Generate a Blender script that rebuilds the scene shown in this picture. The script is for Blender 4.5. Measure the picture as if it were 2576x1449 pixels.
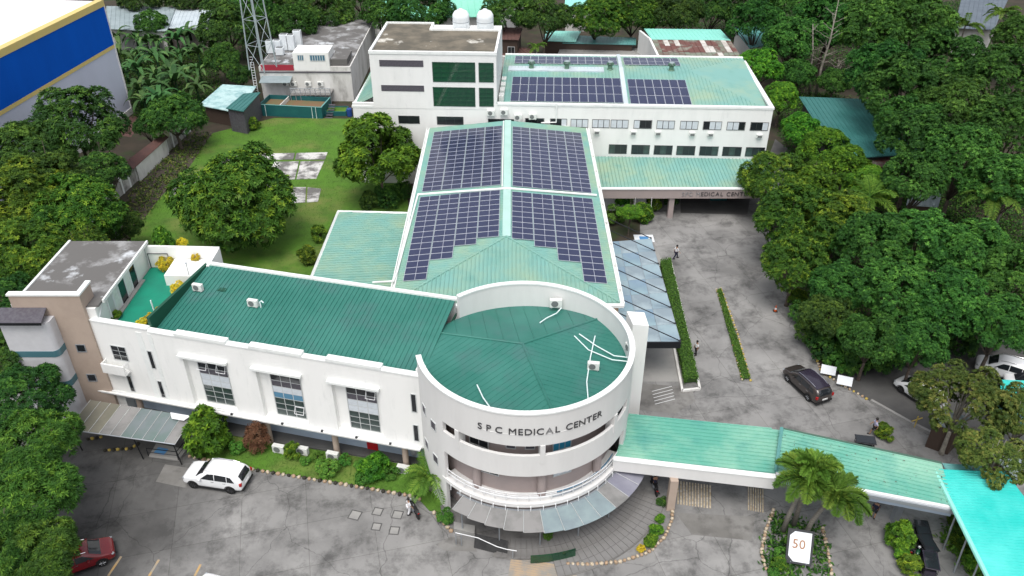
import bpy, bmesh, math, random
import numpy as np
from mathutils import Vector, Matrix

for o in list(bpy.data.objects):
    bpy.data.objects.remove(o)
scene = bpy.context.scene
COL = scene.collection
random.seed(7)
R = math.radians

# ---------------------------------------------------------------- camera
F_PX, CXP, CYP = 2054.0, 1288.0, 724.5           # focal length in px for a 2576 px wide frame
TILT = math.atan(1351 / 2054.0)                  # camera looks down by this angle
CAM_H = 46.0
cd = bpy.data.cameras.new('camera')
cam = bpy.data.objects.new('camera', cd)
COL.objects.link(cam)
cam.location = (0, 0, CAM_H)
cam.rotation_euler = (math.pi / 2 - TILT, 0, 0)
cd.sensor_width = 36.0
cd.lens = F_PX / 2576 * 36
cd.clip_start = 0.5
cd.clip_end = 3000
scene.camera = cam

# ---------------------------------------------------------------- sky and sun (bright overcast)
SUN_EL, SUN_AZ = R(66), R(190)                   # azimuth clockwise from +Y: behind the camera, a little left
world = bpy.data.worlds.new('World')
scene.world = world
world.use_nodes = True
wn = world.node_tree
wn.nodes.clear()
sky = wn.nodes.new('ShaderNodeTexSky')
sky.sky_type = 'NISHITA'
sky.sun_disc = False
sky.sun_elevation = SUN_EL
sky.sun_rotation = SUN_AZ
sky.dust_density = 4.0
sky.air_density = 1.0
sky.ozone_density = 1.0
hsv = wn.nodes.new('ShaderNodeHueSaturation')
hsv.inputs['Saturation'].default_value = 0.32
bg = wn.nodes.new('ShaderNodeBackground')
bg.inputs['Strength'].default_value = 0.15
wo = wn.nodes.new('ShaderNodeOutputWorld')
wn.links.new(sky.outputs[0], hsv.inputs['Color'])
wn.links.new(hsv.outputs[0], bg.inputs['Color'])
wn.links.new(bg.outputs[0], wo.inputs['Surface'])
sl = bpy.data.lights.new('sun', 'SUN')
sl.energy = 1.1
sl.angle = R(34)
sl.color = (1.0, 0.97, 0.92)
sun = bpy.data.objects.new('sun', sl)
COL.objects.link(sun)
sun.location = (0, 0, 90)
sd = Vector((math.sin(SUN_AZ) * math.cos(SUN_EL), math.cos(SUN_AZ) * math.cos(SUN_EL), math.sin(SUN_EL)))
sun.rotation_euler = sd.to_track_quat('Z', 'Y').to_euler()
vs = scene.view_settings
vs.view_transform = 'Standard'
vs.look = 'None'
vs.gamma = 1.0
vs.use_curve_mapping = False
vs.exposure = 0.50
scene.render.resolution_x, scene.render.resolution_y = 1024, 576

# ---------------------------------------------------------------- pixel -> place
_c, _s = math.cos(TILT), math.sin(TILT)
def ray(x, y):
    u = (x - CXP) / F_PX; v = (y - CYP) / F_PX
    return (u, _c - v * _s, -_s - v * _c)
def G(x, y, z=0.0):
    d = ray(x, y); t = (z - CAM_H) / d[2]
    return Vector((d[0] * t, d[1] * t, z))
def pxm(p):
    "pixels per metre at a point"
    return F_PX / (p[1] * _c + (CAM_H - p[2]) * _s)

# ---------------------------------------------------------------- mesh building
class MB:
    def __init__(s): s.v = []; s.f = []; s.m = []
    def add(s, vs_, fs, mi=0):
        b = len(s.v); s.v += [tuple(v) for v in vs_]
        s.f += [tuple(b + i for i in f) for f in fs]; s.m += [mi] * len(fs); return s
    def box(s, x0, x1, y0, y1, z0, z1, mi=0):
        v = [(x, y, z) for z in (z0, z1) for y in (y0, y1) for x in (x0, x1)]
        return s.add(v, [(0, 2, 3, 1), (4, 5, 7, 6), (0, 1, 5, 4), (2, 6, 7, 3), (0, 4, 6, 2), (1, 3, 7, 5)], mi)
    def obox(s, c, hx, hy, hz, rz=0, mi=0):
        ca, sa = math.cos(rz), math.sin(rz)
        v = [(c[0] + x * ca - y * sa, c[1] + x * sa + y * ca, c[2] + z) for z in (-hz, hz) for y in (-hy, hy) for x in (-hx, hx)]
        return s.add(v, [(0, 2, 3, 1), (4, 5, 7, 6), (0, 1, 5, 4), (2, 6, 7, 3), (0, 4, 6, 2), (1, 3, 7, 5)], mi)
    def prism(s, poly, z0, z1, mi=0):
        "poly: list of (x,y) or (x,y,ztop); counter-clockwise"
        n = len(poly)
        a = sum(poly[i][0] * poly[(i + 1) % n][1] - poly[(i + 1) % n][0] * poly[i][1] for i in range(n))
        if a < 0: poly = list(poly)[::-1]
        v = [(p[0], p[1], z0) for p in poly] + [(p[0], p[1], p[2] if len(p) > 2 else z1) for p in poly]
        f = [tuple(range(n))[::-1], tuple(range(n, 2 * n))] + [(i, (i + 1) % n, n + (i + 1) % n, n + i) for i in range(n)]
        return s.add(v, f, mi)
    def slab(s, pts, th, mi=0):
        "polygon of 3d points, extruded down by th"
        n = len(pts)
        a = sum(pts[i][0] * pts[(i + 1) % n][1] - pts[(i + 1) % n][0] * pts[i][1] for i in range(n))
        if a < 0: pts = list(pts)[::-1]
        v = [(p[0], p[1], p[2] - th) for p in pts] + [tuple(p) for p in pts]
        f = [tuple(range(n))[::-1], tuple(range(n, 2 * n))] + [(i, (i + 1) % n, n + (i + 1) % n, n + i) for i in range(n)]
        return s.add(v, f, mi)
    def tube(s, pts, r, n=6, mi=0, cap=True):
        pts = [Vector(p) for p in pts]
        rs = r if isinstance(r, (list, tuple)) else [r] * len(pts)
        b = len(s.v); ref = None
        for i, p in enumerate(pts):
            t = (pts[min(i + 1, len(pts) - 1)] - pts[max(i - 1, 0)]).normalized()
            if ref is None: ref = Vector((0, 0, 1)) if abs(t.z) < .9 else Vector((1, 0, 0))
            a = (ref - t * ref.dot(t)).normalized(); c = t.cross(a); ref = a
            for k in range(n):
                q = 2 * math.pi * k / n
                s.v.append(tuple(p + (a * math.cos(q) + c * math.sin(q)) * rs[i]))
        for i in range(len(pts) - 1):
            for k in range(n):
                s.f.append((b + i * n + k, b + i * n + (k + 1) % n, b + (i + 1) * n + (k + 1) % n, b + (i + 1) * n + k)); s.m.append(mi)
        if cap:
            s.f.append(tuple(b + k for k in range(n))[::-1]); s.m.append(mi)
            s.f.append(tuple(b + (len(pts) - 1) * n + k for k in range(n))); s.m.append(mi)
        return s
    def lathe(s, prof, c=(0, 0, 0), n=16, mi=0):
        b = len(s.v); m = len(prof)
        for r, z in prof:
            for k in range(n):
                q = 2 * math.pi * k / n
                s.v.append((c[0] + r * math.cos(q), c[1] + r * math.sin(q), c[2] + z))
        for i in range(m - 1):
            for k in range(n):
                s.f.append((b + i * n + k, b + i * n + (k + 1) % n, b + (i + 1) * n + (k + 1) % n, b + (i + 1) * n + k)); s.m.append(mi)
        if prof[0][0] > 1e-4: s.f.append(tuple(b + k for k in range(n))[::-1]); s.m.append(mi)
        if prof[-1][0] > 1e-4: s.f.append(tuple(b + (m - 1) * n + k for k in range(n))); s.m.append(mi)
        return s
    def arc(s, c, r0, r1, z0, z1, a0, a1, n=48, mi=0):
        "ring segment, angles in radians"
        for i in range(n):
            q0 = a0 + (a1 - a0) * i / n; q1 = a0 + (a1 - a0) * (i + 1) / n
            P = []
            for z in (z0, z1):
                for q, r in ((q0, r0), (q0, r1), (q1, r1), (q1, r0)):
                    P.append((c[0] + r * math.cos(q), c[1] + r * math.sin(q), z))
            f = [(0, 3, 2, 1), (4, 5, 6, 7), (1, 2, 6, 5), (3, 0, 4, 7)]
            if i == 0: f.append((0, 1, 5, 4))
            if i == n - 1: f.append((2, 3, 7, 6))
            s.add(P, f, mi)
        return s
    def mesh(s, name, mats, smooth=False, merge=False):
        me = bpy.data.meshes.new(name)
        me.from_pydata(s.v, [], s.f)
        for m in (mats if isinstance(mats, (list, tuple)) else [mats]): me.materials.append(m)
        if any(s.m): me.polygons.foreach_set('material_index', s.m)
        if merge:
            bm = bmesh.new(); bm.from_mesh(me); bmesh.ops.remove_doubles(bm, verts=bm.verts, dist=1e-4); bm.to_mesh(me); bm.free()
        if smooth:
            me.polygons.foreach_set('use_smooth', [True] * len(me.polygons))
        me.update()
        return me

KIDS = {}
def link(name, data, parent=None, loc=None, rz=None):
    o = bpy.data.objects.new(name, data); COL.objects.link(o)
    if parent: o.parent = parent; KIDS.setdefault(parent.name, []).append(o)
    if loc is not None: o.location = loc
    if rz is not None: o.rotation_euler = (0, 0, rz)
    return o
def tag(o, label, cat, group=None):
    o['label'] = label; o['category'] = cat
    if group: o['group'] = group
    return o
def thing(name, label, cat, loc=(0, 0, 0), rz=0.0, group=None):
    o = link(name, None, None, loc, rz); o.empty_display_size = .3
    return tag(o, label, cat, group)
def part(name, mb, mats, parent, smooth=False, bevel=0, label=None, merge=False):
    o = link(name, mb if isinstance(mb, bpy.types.Mesh) else mb.mesh(name, mats, smooth, merge), parent)
    if bevel:
        m = o.modifiers.new('bevel', 'BEVEL'); m.width = bevel; m.segments = 2; m.limit_method = 'ANGLE'
    if label: o['label'] = label
    return o
def struct(name, mb, mats, smooth=False):
    o = link(name, mb.mesh(name, mats, smooth)); o['kind'] = 'structure'; return o
def copy_tree(o, parent=None, loc=None, rz=None, label=None, sc=None):
    c = o.copy(); COL.objects.link(c)
    if parent is not None: c.parent = parent; KIDS.setdefault(parent.name, []).append(c)
    if loc is not None: c.location = loc
    if rz is not None: c.rotation_euler = (0, 0, rz)
    if sc is not None: c.scale = (sc, sc, sc) if not isinstance(sc, tuple) else sc
    if label: c['label'] = label
    for ch in CHILD(o): copy_tree(ch, c)
    return c
def CHILD(o): return list(KIDS.get(o.name, []))

# ---------------------------------------------------------------- materials
def lin(r, g, b):
    f = lambda c: ((c / 255 + .055) / 1.055) ** 2.4 if c > 10 else c / 255 / 12.92
    return (f(r), f(g), f(b), 1)
MATS = {}
def mat(name, col, rough=.6, col2=None, scale=1.5, lo=.4, hi=.65, detail=6, metal=0, bump=0, bscale=20, col3=None, scale3=6, lo3=.55, hi3=.7, spec=.4, stretch=None, coat=0):
    m = bpy.data.materials.new(name); m.use_nodes = True; MATS[name] = m
    nt = m.node_tree; N = nt.nodes; L = nt.links
    p = N['Principled BSDF']
    p.inputs['Roughness'].default_value = rough; p.inputs['Metallic'].default_value = metal
    p.inputs['Specular IOR Level'].default_value = spec
    if coat: p.inputs['Coat Weight'].default_value = coat; p.inputs['Coat Roughness'].default_value = .05
    p.inputs['Base Color'].default_value = col
    tc = N.new('ShaderNodeTexCoord'); vec = tc.outputs['Object']
    if stretch:
        mp = N.new('ShaderNodeMapping'); mp.inputs['Scale'].default_value = stretch
        L.new(vec, mp.inputs['Vector']); vec = mp.outputs[0]
    cur = None
    def layer(cur, c_to, sc, lo_, hi_):
        n = N.new('ShaderNodeTexNoise'); n.inputs['Scale'].default_value = sc; n.inputs['Detail'].default_value = detail; n.inputs['Roughness'].default_value = .62
        L.new(vec, n.inputs['Vector'])
        r = N.new('ShaderNodeMapRange'); r.inputs['From Min'].default_value = lo_; r.inputs['From Max'].default_value = hi_
        L.new(n.outputs['Fac'], r.inputs['Value'])
        mx = N.new('ShaderNodeMix'); mx.data_type = 'RGBA'
        L.new(r.outputs[0], mx.inputs['Factor'])
        if cur is None: mx.inputs[6].default_value = col
        else: L.new(cur, mx.inputs[6])
        mx.inputs[7].default_value = c_to
        return mx.outputs[2]
    if col2 is not None: cur = layer(cur, col2, scale, lo, hi)
    if col3 is not None: cur = layer(cur, col3, scale3, lo3, hi3)
    if cur is not None: L.new(cur, p.inputs['Base Color'])
    if bump:
        n = N.new('ShaderNodeTexNoise'); n.inputs['Scale'].default_value = bscale; n.inputs['Detail'].default_value = 5
        L.new(tc.outputs['Object'], n.inputs['Vector'])
        b = N.new('ShaderNodeBump'); b.inputs['Strength'].default_value = bump; b.inputs['Distance'].default_value = .03
        L.new(n.outputs['Fac'], b.inputs['Height']); L.new(b.outputs[0], p.inputs['Normal'])
    return m
M = MATS
def g(v): return (v, v, v, 1)
mat('white_wall', (.82, .82, .80, 1), .75, (.75, .755, .735, 1), .5, .45, .75, col3=(.66, .665, .65, 1), scale3=1.3, lo3=.6, hi3=.85, stretch=(1.4, 1.4, .35))
mat('white_band', (.71, .705, .69, 1), .75, (.64, .635, .62, 1), .5, .4, .8, stretch=(1.2, 1.2, .3))  # wall white greyed, the drum's weaker light put into the colour
mat('white_trim', (.80, .82, .80, 1), .6, (.66, .68, .67, 1), 1.2, .5, .8)
mat('dirty_white', (.62, .61, .58, 1), .8, (.32, .31, .29, 1), .8, .5, .75, col3=(.72, .71, .69, 1), scale3=.5, lo3=.45, hi3=.6, stretch=(1, 1, .4))
mat('tan_wall', (.42, .335, .275, 1), .8, (.36, .285, .235, 1), .7, .4, .7)
mat('pink_wall', (.36, .30, .285, 1), .8, (.32, .275, .265, 1), .6, .4, .7)
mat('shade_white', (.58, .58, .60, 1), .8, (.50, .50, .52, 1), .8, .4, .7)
mat('grey_paint', (.40, .48, .58, 1), .7, (.35, .42, .50, 1), .8, .4, .7)
mat('roof_light', (.185, .385, .345, 1), .42, (.29, .41, .29, 1), .16, .42, .66, col3=(.16, .345, .30, 1), scale3=.5, lo3=.52, hi3=.72, detail=8)
mat('roof_aqua', (.115, .37, .29, 1), .4, (.25, .48, .37, 1), .18, .4, .62, col3=(.085, .30, .26, 1), scale3=.4, lo3=.52, hi3=.75, detail=8)
mat('roof_cyan', (.025, .50, .45, 1), .35, (.10, .62, .57, 1), .2, .4, .65, detail=6)
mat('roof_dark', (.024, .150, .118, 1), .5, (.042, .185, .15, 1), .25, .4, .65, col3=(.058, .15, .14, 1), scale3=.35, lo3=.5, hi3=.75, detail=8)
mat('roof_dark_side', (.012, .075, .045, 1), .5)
mat('roof_teal_old', (.10, .30, .28, 1), .45, (.16, .36, .36, 1), .3, .4, .7)
mat('roof_rust', (.16, .07, .06, 1), .8, (.24, .23, .19, 1), .35, .5, .58, col3=(.10, .05, .045, 1), scale3=1.5, lo3=.5, hi3=.7)
mat('roof_brown', (.13, .065, .055, 1), .8, (.09, .05, .045, 1), .8, .4, .7)
mat('roof_grey', (.24, .30, .31, 1), .55, (.32, .38, .40, 1), .4, .4, .65)
mat('roof_pale', (.55, .62, .66, 1), .5, (.42, .48, .52, 1), .4, .4, .7)
mat('roof_mint', (.22, .62, .46, 1), .5, (.30, .68, .54, 1), .1, .4, .7)
mat('flat_roof', (.105, .095, .075, 1), .9, (.19, .165, .125, 1), .35, .42, .62, col3=(.62, .60, .54, 1), scale3=.22, lo3=.60, hi3=.66, detail=9, bump=.3, bscale=6)
mat('flat_roof_grey', (.13, .125, .12, 1), .85, (.30, .30, .30, 1), .4, .5, .62, col3=(.52, .54, .56, 1), scale3=.33, lo3=.58, hi3=.66, detail=10, bump=.3, bscale=6)
mat('terrace_green', (.006, .24, .15, 1), .7, (.008, .19, .125, 1), .6, .4, .7)
mat('concrete', (.24, .236, .23, 1), .8, (.145, .143, .14, 1), .17, .44, .66, col3=(.315, .31, .30, 1), scale3=.11, lo3=.48, hi3=.68, detail=10, bump=.15, bscale=8)
mat('slab_old', (.60, .59, .57, 1), .85, (.15, .145, .14, 1), .42, .44, .56, col3=(.09, .11, .05, 1), scale3=.7, lo3=.62, hi3=.72, detail=10)
mat('paver', (.20, .195, .19, 1), .75, (.14, .135, .13, 1), .6, .4, .7)
mat('asphalt_dark', (.075, .074, .073, 1), .7, (.11, .108, .105, 1), .4, .4, .7, detail=9)
mat('patch_grey', (.30, .295, .28, 1), .75, (.22, .215, .21, 1), .4, .4, .7, detail=9)
mat('paint_yellow', (.48, .31, .13, 1), .75, (.30, .27, .22, 1), 1.1, .45, .62, detail=9)
mat('paint_stone', (.55, .48, .38, 1), .8, (.38, .30, .19, 1), 4, .4, .6)
mat('stone_tan', (.42, .28, .18, 1), .85, (.28, .22, .15, 1), 4, .4, .6)
mat('stone_black', (.03, .028, .02, 1), .8)
mat('stone_yellow', (.46, .34, .08, 1), .7)
mat('soil', (.055, .042, .03, 1), .95, (.035, .03, .02, 1), .3, .4, .6, col3=(.03, .05, .015, 1), scale3=.25, lo3=.5, hi3=.65)
mat('soil_brown', (.09, .07, .055, 1), .95, (.05, .04, .035, 1), .8, .4, .6, col3=(.22, .20, .17, 1), scale3=2.5, lo3=.62, hi3=.7, bump=.5)
mat('grass', (.080, .19, .016, 1), .9, (.06, .125, .016, 1), .35, .42, .65, col3=(.17, .19, .05, 1), scale3=.15, lo3=.5, hi3=.72, detail=10, bump=.4, bscale=30)
mat('blade', (.07, .16, .018, 1), .8, (.11, .21, .03, 1), .5, .4, .6)
mat('blue_wall', (.002, .10, .55, 1), .8, (.002, .085, .48, 1), .25, .4, .7, stretch=(1, 1, .3), spec=.1)
mat('yellow_band', (.68, .52, .19, 1), .6, (.62, .50, .20, 1), .4, .4, .7)
mat('lilac_wall', (.56, .58, .70, 1), .8, (.52, .54, .65, 1), .3, .4, .7, stretch=(1, 1, .3))
mat('white_roof', (.86, .86, .85, 1), .6, (.80, .80, .79, 1), .3, .4, .7)
mat('solar_cell', (.022, .028, .075, 1), .22, (.028, .036, .085, 1), .4, .4, .6, spec=.6)
mat('solar_frame', (.62, .64, .70, 1), .4, metal=.3)
mat('glass_dark', (.018, .021, .025, 1), .06, spec=.7)
mat('glass_window', (.03, .045, .042, 1), .05, (.05, .075, .07, 1), .9, .4, .6, spec=.8)
mat('glass_green', (.006, .045, .022, 1), .05, (.012, .07, .03, 1), .5, .4, .6, spec=.7)
mat('glass_blue', (.10, .24, .36, 1), .12, spec=.6)
mat('glass_teal', (.07, .17, .20, 1), .2, spec=.6)
mat('blind', (.62, .66, .70, 1), .6, (.54, .58, .62, 1), 2, .4, .6)
mat('blind_strip', (.05, .16, .24, 1), .5)
mat('curtain_blue', (.03, .28, .45, 1), .6)
mat('mullion', (.50, .52, .52, 1), .5)
mat('louver', (.075, .068, .085, 1), .6, (.10, .095, .11, 1), 4, .4, .6)
mat('frame_dark', (.03, .032, .035, 1), .5)
mat('steel_black', (.018, .02, .024, 1), .45, metal=.4)
mat('steel_white', (.74, .75, .76, 1), .45)
mat('steel_grey', (.36, .39, .42, 1), .45, metal=.5)
mat('galv', (.45, .52, .54, 1), .4, metal=.4)
mat('ac_white', (.72, .73, .70, 1), .5, (.60, .61, .58, 1), 3, .45, .7)
mat('ac_grille', (.16, .17, .17, 1), .6)
mat('tank_white', (.78, .82, .84, 1), .35)
mat('teal_tank', (.012, .095, .105, 1), .5, (.016, .12, .12, 1), .6, .4, .7)
mat('muddy', (.20, .12, .065, 1), .5, (.16, .14, .07, 1), .6, .4, .6)
mat('plastic_black', (.012, .012, .013, 1), .5)
mat('rubber', (.012, .012, .012, 1), .85)
mat('rim', (.06, .06, .065, 1), .35, metal=.7)
mat('rim_silver', (.45, .46, .48, 1), .3, metal=.8)
mat('car_white', (.80, .81, .82, 1), .25, coat=.6)
mat('car_grey', (.055, .045, .042, 1), .28, metal=.35, coat=.8)
mat('car_roof', (.03, .025, .04, 1), .2, coat=.6)
mat('car_red', (.16, .008, .012, 1), .25, coat=.8)
mat('car_black', (.012, .012, .014, 1), .22, coat=.8)
mat('chrome', (.7, .7, .72, 1), .15, metal=1)
mat('lamp_red', (.35, .008, .01, 1), .2)
mat('lamp_white', (.75, .78, .8, 1), .15)
mat('plate', (.75, .75, .75, 1), .5)
mat('red_door', (.48, .012, .018, 1), .5)
mat('sign_red', (.35, .03, .05, 1), .5)
mat('letter', (.10, .10, .105, 1), .35, metal=.6)
mat('letter_light', (.42, .42, .43, 1), .3, metal=.7)
mat('letter_brown', (.33, .16, .07, 1), .5)
mat('sign_white', (.74, .77, .80, 1), .4)
mat('sign_blue', (.08, .25, .50, 1), .5)
mat('pvc', (.72, .82, .82, 1), .4)
mat('skin', (.34, .19, .12, 1), .55)
mat('hair', (.012, .010, .009, 1), .6)
mat('cloth_white', (.72, .72, .74, 1), .8)
mat('cloth_lilac', (.42, .42, .58, 1), .8)
mat('cloth_navy', (.018, .02, .045, 1), .8)
mat('cloth_black', (.015, .015, .017, 1), .8)
mat('cloth_grey', (.25, .26, .28, 1), .8)
mat('bark', (.12, .095, .075, 1), .9, (.07, .055, .045, 1), 3, .4, .6, bump=.6)
mat('bark_pale', (.27, .25, .21, 1), .85, (.17, .155, .13, 1), 3, .4, .6)
mat('palm_bark', (.24, .22, .19, 1), .85, (.15, .14, .12, 1), 4, .4, .6, stretch=(1, 1, 5))
mat('wood_dark', (.06, .04, .03, 1), .8)
mat('cone_orange', (.55, .10, .02, 1), .5)
mat('pot', (.33, .16, .09, 1), .8)
mat('blue_tarp', (.02, .06, .25, 1), .5)
mat('ramp_mat', (.022, .022, .023, 1), .8, (.035, .035, .035, 1), 3, .4, .6)

def leaf_mat(name, c_dark, c_light, c_tip, trans=.12, hue=.02, val=.25):
    m = bpy.data.materials.new(name); m.use_nodes = True; MATS[name] = m
    nt = m.node_tree; N = nt.nodes; L = nt.links; N.clear()
    out = N.new('ShaderNodeOutputMaterial')
    at = N.new('ShaderNodeAttribute'); at.attribute_name = 'lv'
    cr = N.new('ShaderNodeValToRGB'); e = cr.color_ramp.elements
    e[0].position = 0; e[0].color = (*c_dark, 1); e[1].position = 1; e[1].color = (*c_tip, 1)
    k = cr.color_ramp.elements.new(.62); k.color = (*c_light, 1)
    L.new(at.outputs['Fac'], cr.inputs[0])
    oi = N.new('ShaderNodeObjectInfo')
    hs = N.new('ShaderNodeHueSaturation')
    mr = N.new('ShaderNodeMapRange'); mr.inputs['To Min'].default_value = .5 - hue; mr.inputs['To Max'].default_value = .5 + hue
    L.new(oi.outputs['Random'], mr.inputs['Value']); L.new(mr.outputs[0], hs.inputs['Hue'])
    ml = N.new('ShaderNodeMath'); ml.operation = 'MULTIPLY'; ml.inputs[1].default_value = 7.13
    fr = N.new('ShaderNodeMath'); fr.operation = 'FRACT'
    L.new(oi.outputs['Random'], ml.inputs[0]); L.new(ml.outputs[0], fr.inputs[0])
    mv = N.new('ShaderNodeMapRange'); mv.inputs['To Min'].default_value = 1 - val; mv.inputs['To Max'].default_value = 1 + val
    L.new(fr.outputs[0], mv.inputs['Value']); L.new(mv.outputs[0], hs.inputs['Value'])
    L.new(cr.outputs[0], hs.inputs['Color'])
    p = N.new('ShaderNodeBsdfPrincipled'); p.inputs['Roughness'].default_value = .6; p.inputs['Specular IOR Level'].default_value = .18
    L.new(hs.outputs[0], p.inputs['Base Color'])
    t = N.new('ShaderNodeBsdfTranslucent'); L.new(hs.outputs[0], t.inputs['Color'])
    mx = N.new('ShaderNodeMixShader'); mx.inputs[0].default_value = trans
    L.new(p.outputs[0], mx.inputs[1]); L.new(t.outputs[0], mx.inputs[2]); L.new(mx.outputs[0], out.inputs['Surface'])
    return m
leaf_mat('leaf_mango', (.016, .052, .007), (.065, .145, .013), (.21, .30, .024))
leaf_mat('leaf_long', (.014, .050, .009), (.045, .125, .016), (.13, .25, .028))
leaf_mat('leaf_dark', (.012, .045, .010), (.040, .110, .017), (.11, .22, .028))
leaf_mat('leaf_forest', (.011, .050, .009), (.042, .130, .019), (.105, .25, .036))
leaf_mat('leaf_bright', (.018, .075, .008), (.075, .21, .015), (.18, .35, .024))
leaf_mat('leaf_olive', (.030, .065, .012), (.10, .15, .026), (.21, .22, .05))
leaf_mat('leaf_palm', (.06, .15, .02), (.16, .29, .04), (.28, .38, .06), hue=.01)
leaf_mat('leaf_banana', (.022, .070, .020), (.058, .135, .038), (.15, .24, .07))
leaf_mat('leaf_yellow', (.30, .30, .02), (.60, .46, .03), (.80, .55, .04))
leaf_mat('leaf_brown', (.12, .055, .03), (.22, .11, .06), (.28, .16, .09))
leaf_mat('leaf_bush', (.035, .115, .016), (.075, .20, .026), (.14, .28, .04))
leaf_mat('leaf_hedge', (.04, .10, .015), (.07, .16, .022), (.12, .22, .03), hue=.005, val=.05)
# ================================================================ the setting: ground, lot, lawn
def concrete_cracks(m):
    nt = m.node_tree; N = nt.nodes; L = nt.links; p = N['Principled BSDF']
    src = p.inputs['Base Color'].links[0].from_socket
    tc = N.new('ShaderNodeTexCoord')
    nz = N.new('ShaderNodeTexNoise'); nz.inputs['Scale'].default_value = .6; nz.inputs['Detail'].default_value = 4
    L.new(tc.outputs['Object'], nz.inputs['Vector'])
    ad = N.new('ShaderNodeVectorMath'); ad.operation = 'MULTIPLY_ADD'; ad.inputs[1].default_value = (1.3, 1.3, 0)
    L.new(nz.outputs['Color'], ad.inputs[0]); L.new(tc.outputs['Object'], ad.inputs[2])
    vo = N.new('ShaderNodeTexVoronoi'); vo.feature = 'DISTANCE_TO_EDGE'; vo.inputs['Scale'].default_value = .13
    L.new(ad.outputs[0], vo.inputs['Vector'])
    lt = N.new('ShaderNodeMapRange'); lt.inputs['From Min'].default_value = .0012; lt.inputs['From Max'].default_value = .004
    lt.inputs['To Min'].default_value = .62; lt.inputs['To Max'].default_value = 1
    L.new(vo.outputs['Distance'], lt.inputs['Value'])
    mp = N.new('ShaderNodeMapping'); mp.inputs['Rotation'].default_value = (0, 0, R(-14))
    L.new(tc.outputs['Object'], mp.inputs['Vector'])
    bk = N.new('ShaderNodeTexBrick'); bk.offset = 0; bk.inputs['Scale'].default_value = 1; bk.inputs['Mortar Size'].default_value = .022
    bk.inputs['Brick Width'].default_value = 4.6; bk.inputs['Row Height'].default_value = 3.8
    bk.inputs['Color1'].default_value = (1, 1, 1, 1); bk.inputs['Color2'].default_value = (.86, .86, .86, 1); bk.inputs['Mortar'].default_value = (.62, .62, .60, 1)
    L.new(mp.outputs[0], bk.inputs['Vector'])
    # oil and water stains with their own outlines
    n2 = N.new('ShaderNodeTexNoise'); n2.inputs['Scale'].default_value = .42; n2.inputs['Detail'].default_value = 12; n2.inputs['Roughness'].default_value = .74; n2.inputs['Distortion'].default_value = .15
    L.new(tc.outputs['Object'], n2.inputs['Vector'])
    st = N.new('ShaderNodeMapRange'); st.inputs['From Min'].default_value = .48; st.inputs['From Max'].default_value = .64; st.inputs['To Min'].default_value = 1.06; st.inputs['To Max'].default_value = .50
    L.new(n2.outputs['Fac'], st.inputs['Value'])
    # old damp, mossy concrete plus painted tree shade, ragged edges, left end of lot
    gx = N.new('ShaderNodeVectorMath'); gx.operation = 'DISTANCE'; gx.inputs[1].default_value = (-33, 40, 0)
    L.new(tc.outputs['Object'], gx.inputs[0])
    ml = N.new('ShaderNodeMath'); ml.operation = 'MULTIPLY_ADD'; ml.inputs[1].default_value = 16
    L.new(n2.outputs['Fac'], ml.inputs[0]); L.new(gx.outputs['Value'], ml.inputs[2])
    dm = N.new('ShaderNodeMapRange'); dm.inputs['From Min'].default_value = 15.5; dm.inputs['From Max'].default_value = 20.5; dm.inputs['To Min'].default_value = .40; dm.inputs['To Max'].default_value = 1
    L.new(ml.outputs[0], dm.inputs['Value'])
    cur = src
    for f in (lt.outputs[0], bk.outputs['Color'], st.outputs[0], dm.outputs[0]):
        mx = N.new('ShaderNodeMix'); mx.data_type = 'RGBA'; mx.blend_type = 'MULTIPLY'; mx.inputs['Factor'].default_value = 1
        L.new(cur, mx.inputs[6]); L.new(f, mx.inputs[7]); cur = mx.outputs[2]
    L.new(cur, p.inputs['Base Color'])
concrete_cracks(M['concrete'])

def sheet(name, pix, z, m, th=None):
    P = [G(x, y, 0) for x, y in pix]
    mb = MB()
    if th is None: mb.add([(p.x, p.y, z) for p in P], [tuple(range(len(P)))])
    else: mb.prism([(p.x, p.y) for p in P], z - th, z)
    me = mb.mesh(name, m)
    if th is None:
        if me.polygons[0].normal.z < 0: me.flip_normals()
    o = link(name, me); o['kind'] = 'structure'; return o

gm = MB()
n = 40
for i in range(n + 1):
    for j in range(n + 1):
        gm.v.append((-900 + 1800 * i / n, -500 + 1800 * j / n, 0))
for i in range(n):
    for j in range(n):
        a = i * (n + 1) + j; gm.f.append((a, a + n + 1, a + n + 2, a + 1)); gm.m.append(0)
struct('ground', gm, M['soil'])
KERB = [(1930, 560), (1960, 700), (2012, 800), (2065, 935), (2180, 1005), (2290, 1062), (2420, 1125), (2560, 1170), (2800, 1250)]
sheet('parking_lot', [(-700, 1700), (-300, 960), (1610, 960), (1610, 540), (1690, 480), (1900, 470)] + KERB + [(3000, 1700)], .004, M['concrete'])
sheet('side_street', KERB[3:] + [(3300, 1150), (2900, 900), (2400, 830), (2200, 880)], .004, M['asphalt_dark'])
LAWN = [(295, 640), (400, 500), (470, 430), (535, 335), (690, 297), (890, 299), (1010, 400), (1030, 535), (840, 545), (780, 705), (560, 690)]
sheet('lawn', LAWN, .02, M['grass'])
sheet('dirt_path', [(270, 560), (470, 330), (555, 332), (480, 430), (400, 505), (330, 600)], .01, M['soil_brown'])
GARDEN = [(475, 1148), (500, 1085), (1065, 1178), (1100, 1215), (1110, 1290), (1080, 1285), (1045, 1247), (850, 1214), (640, 1181)]
sheet('garden_lawn', GARDEN, .10, M['grass'], .096)
sheet('verge', KERB[:4] + [(2200, 905), (2130, 800), (2030, 640), (1980, 520)], .06, M['soil'])
sheet('corridor_floor', [(490, 1083), (1075, 1176), (1060, 1080), (500, 1000)], .14, M['asphalt_dark'], .13)
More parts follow.
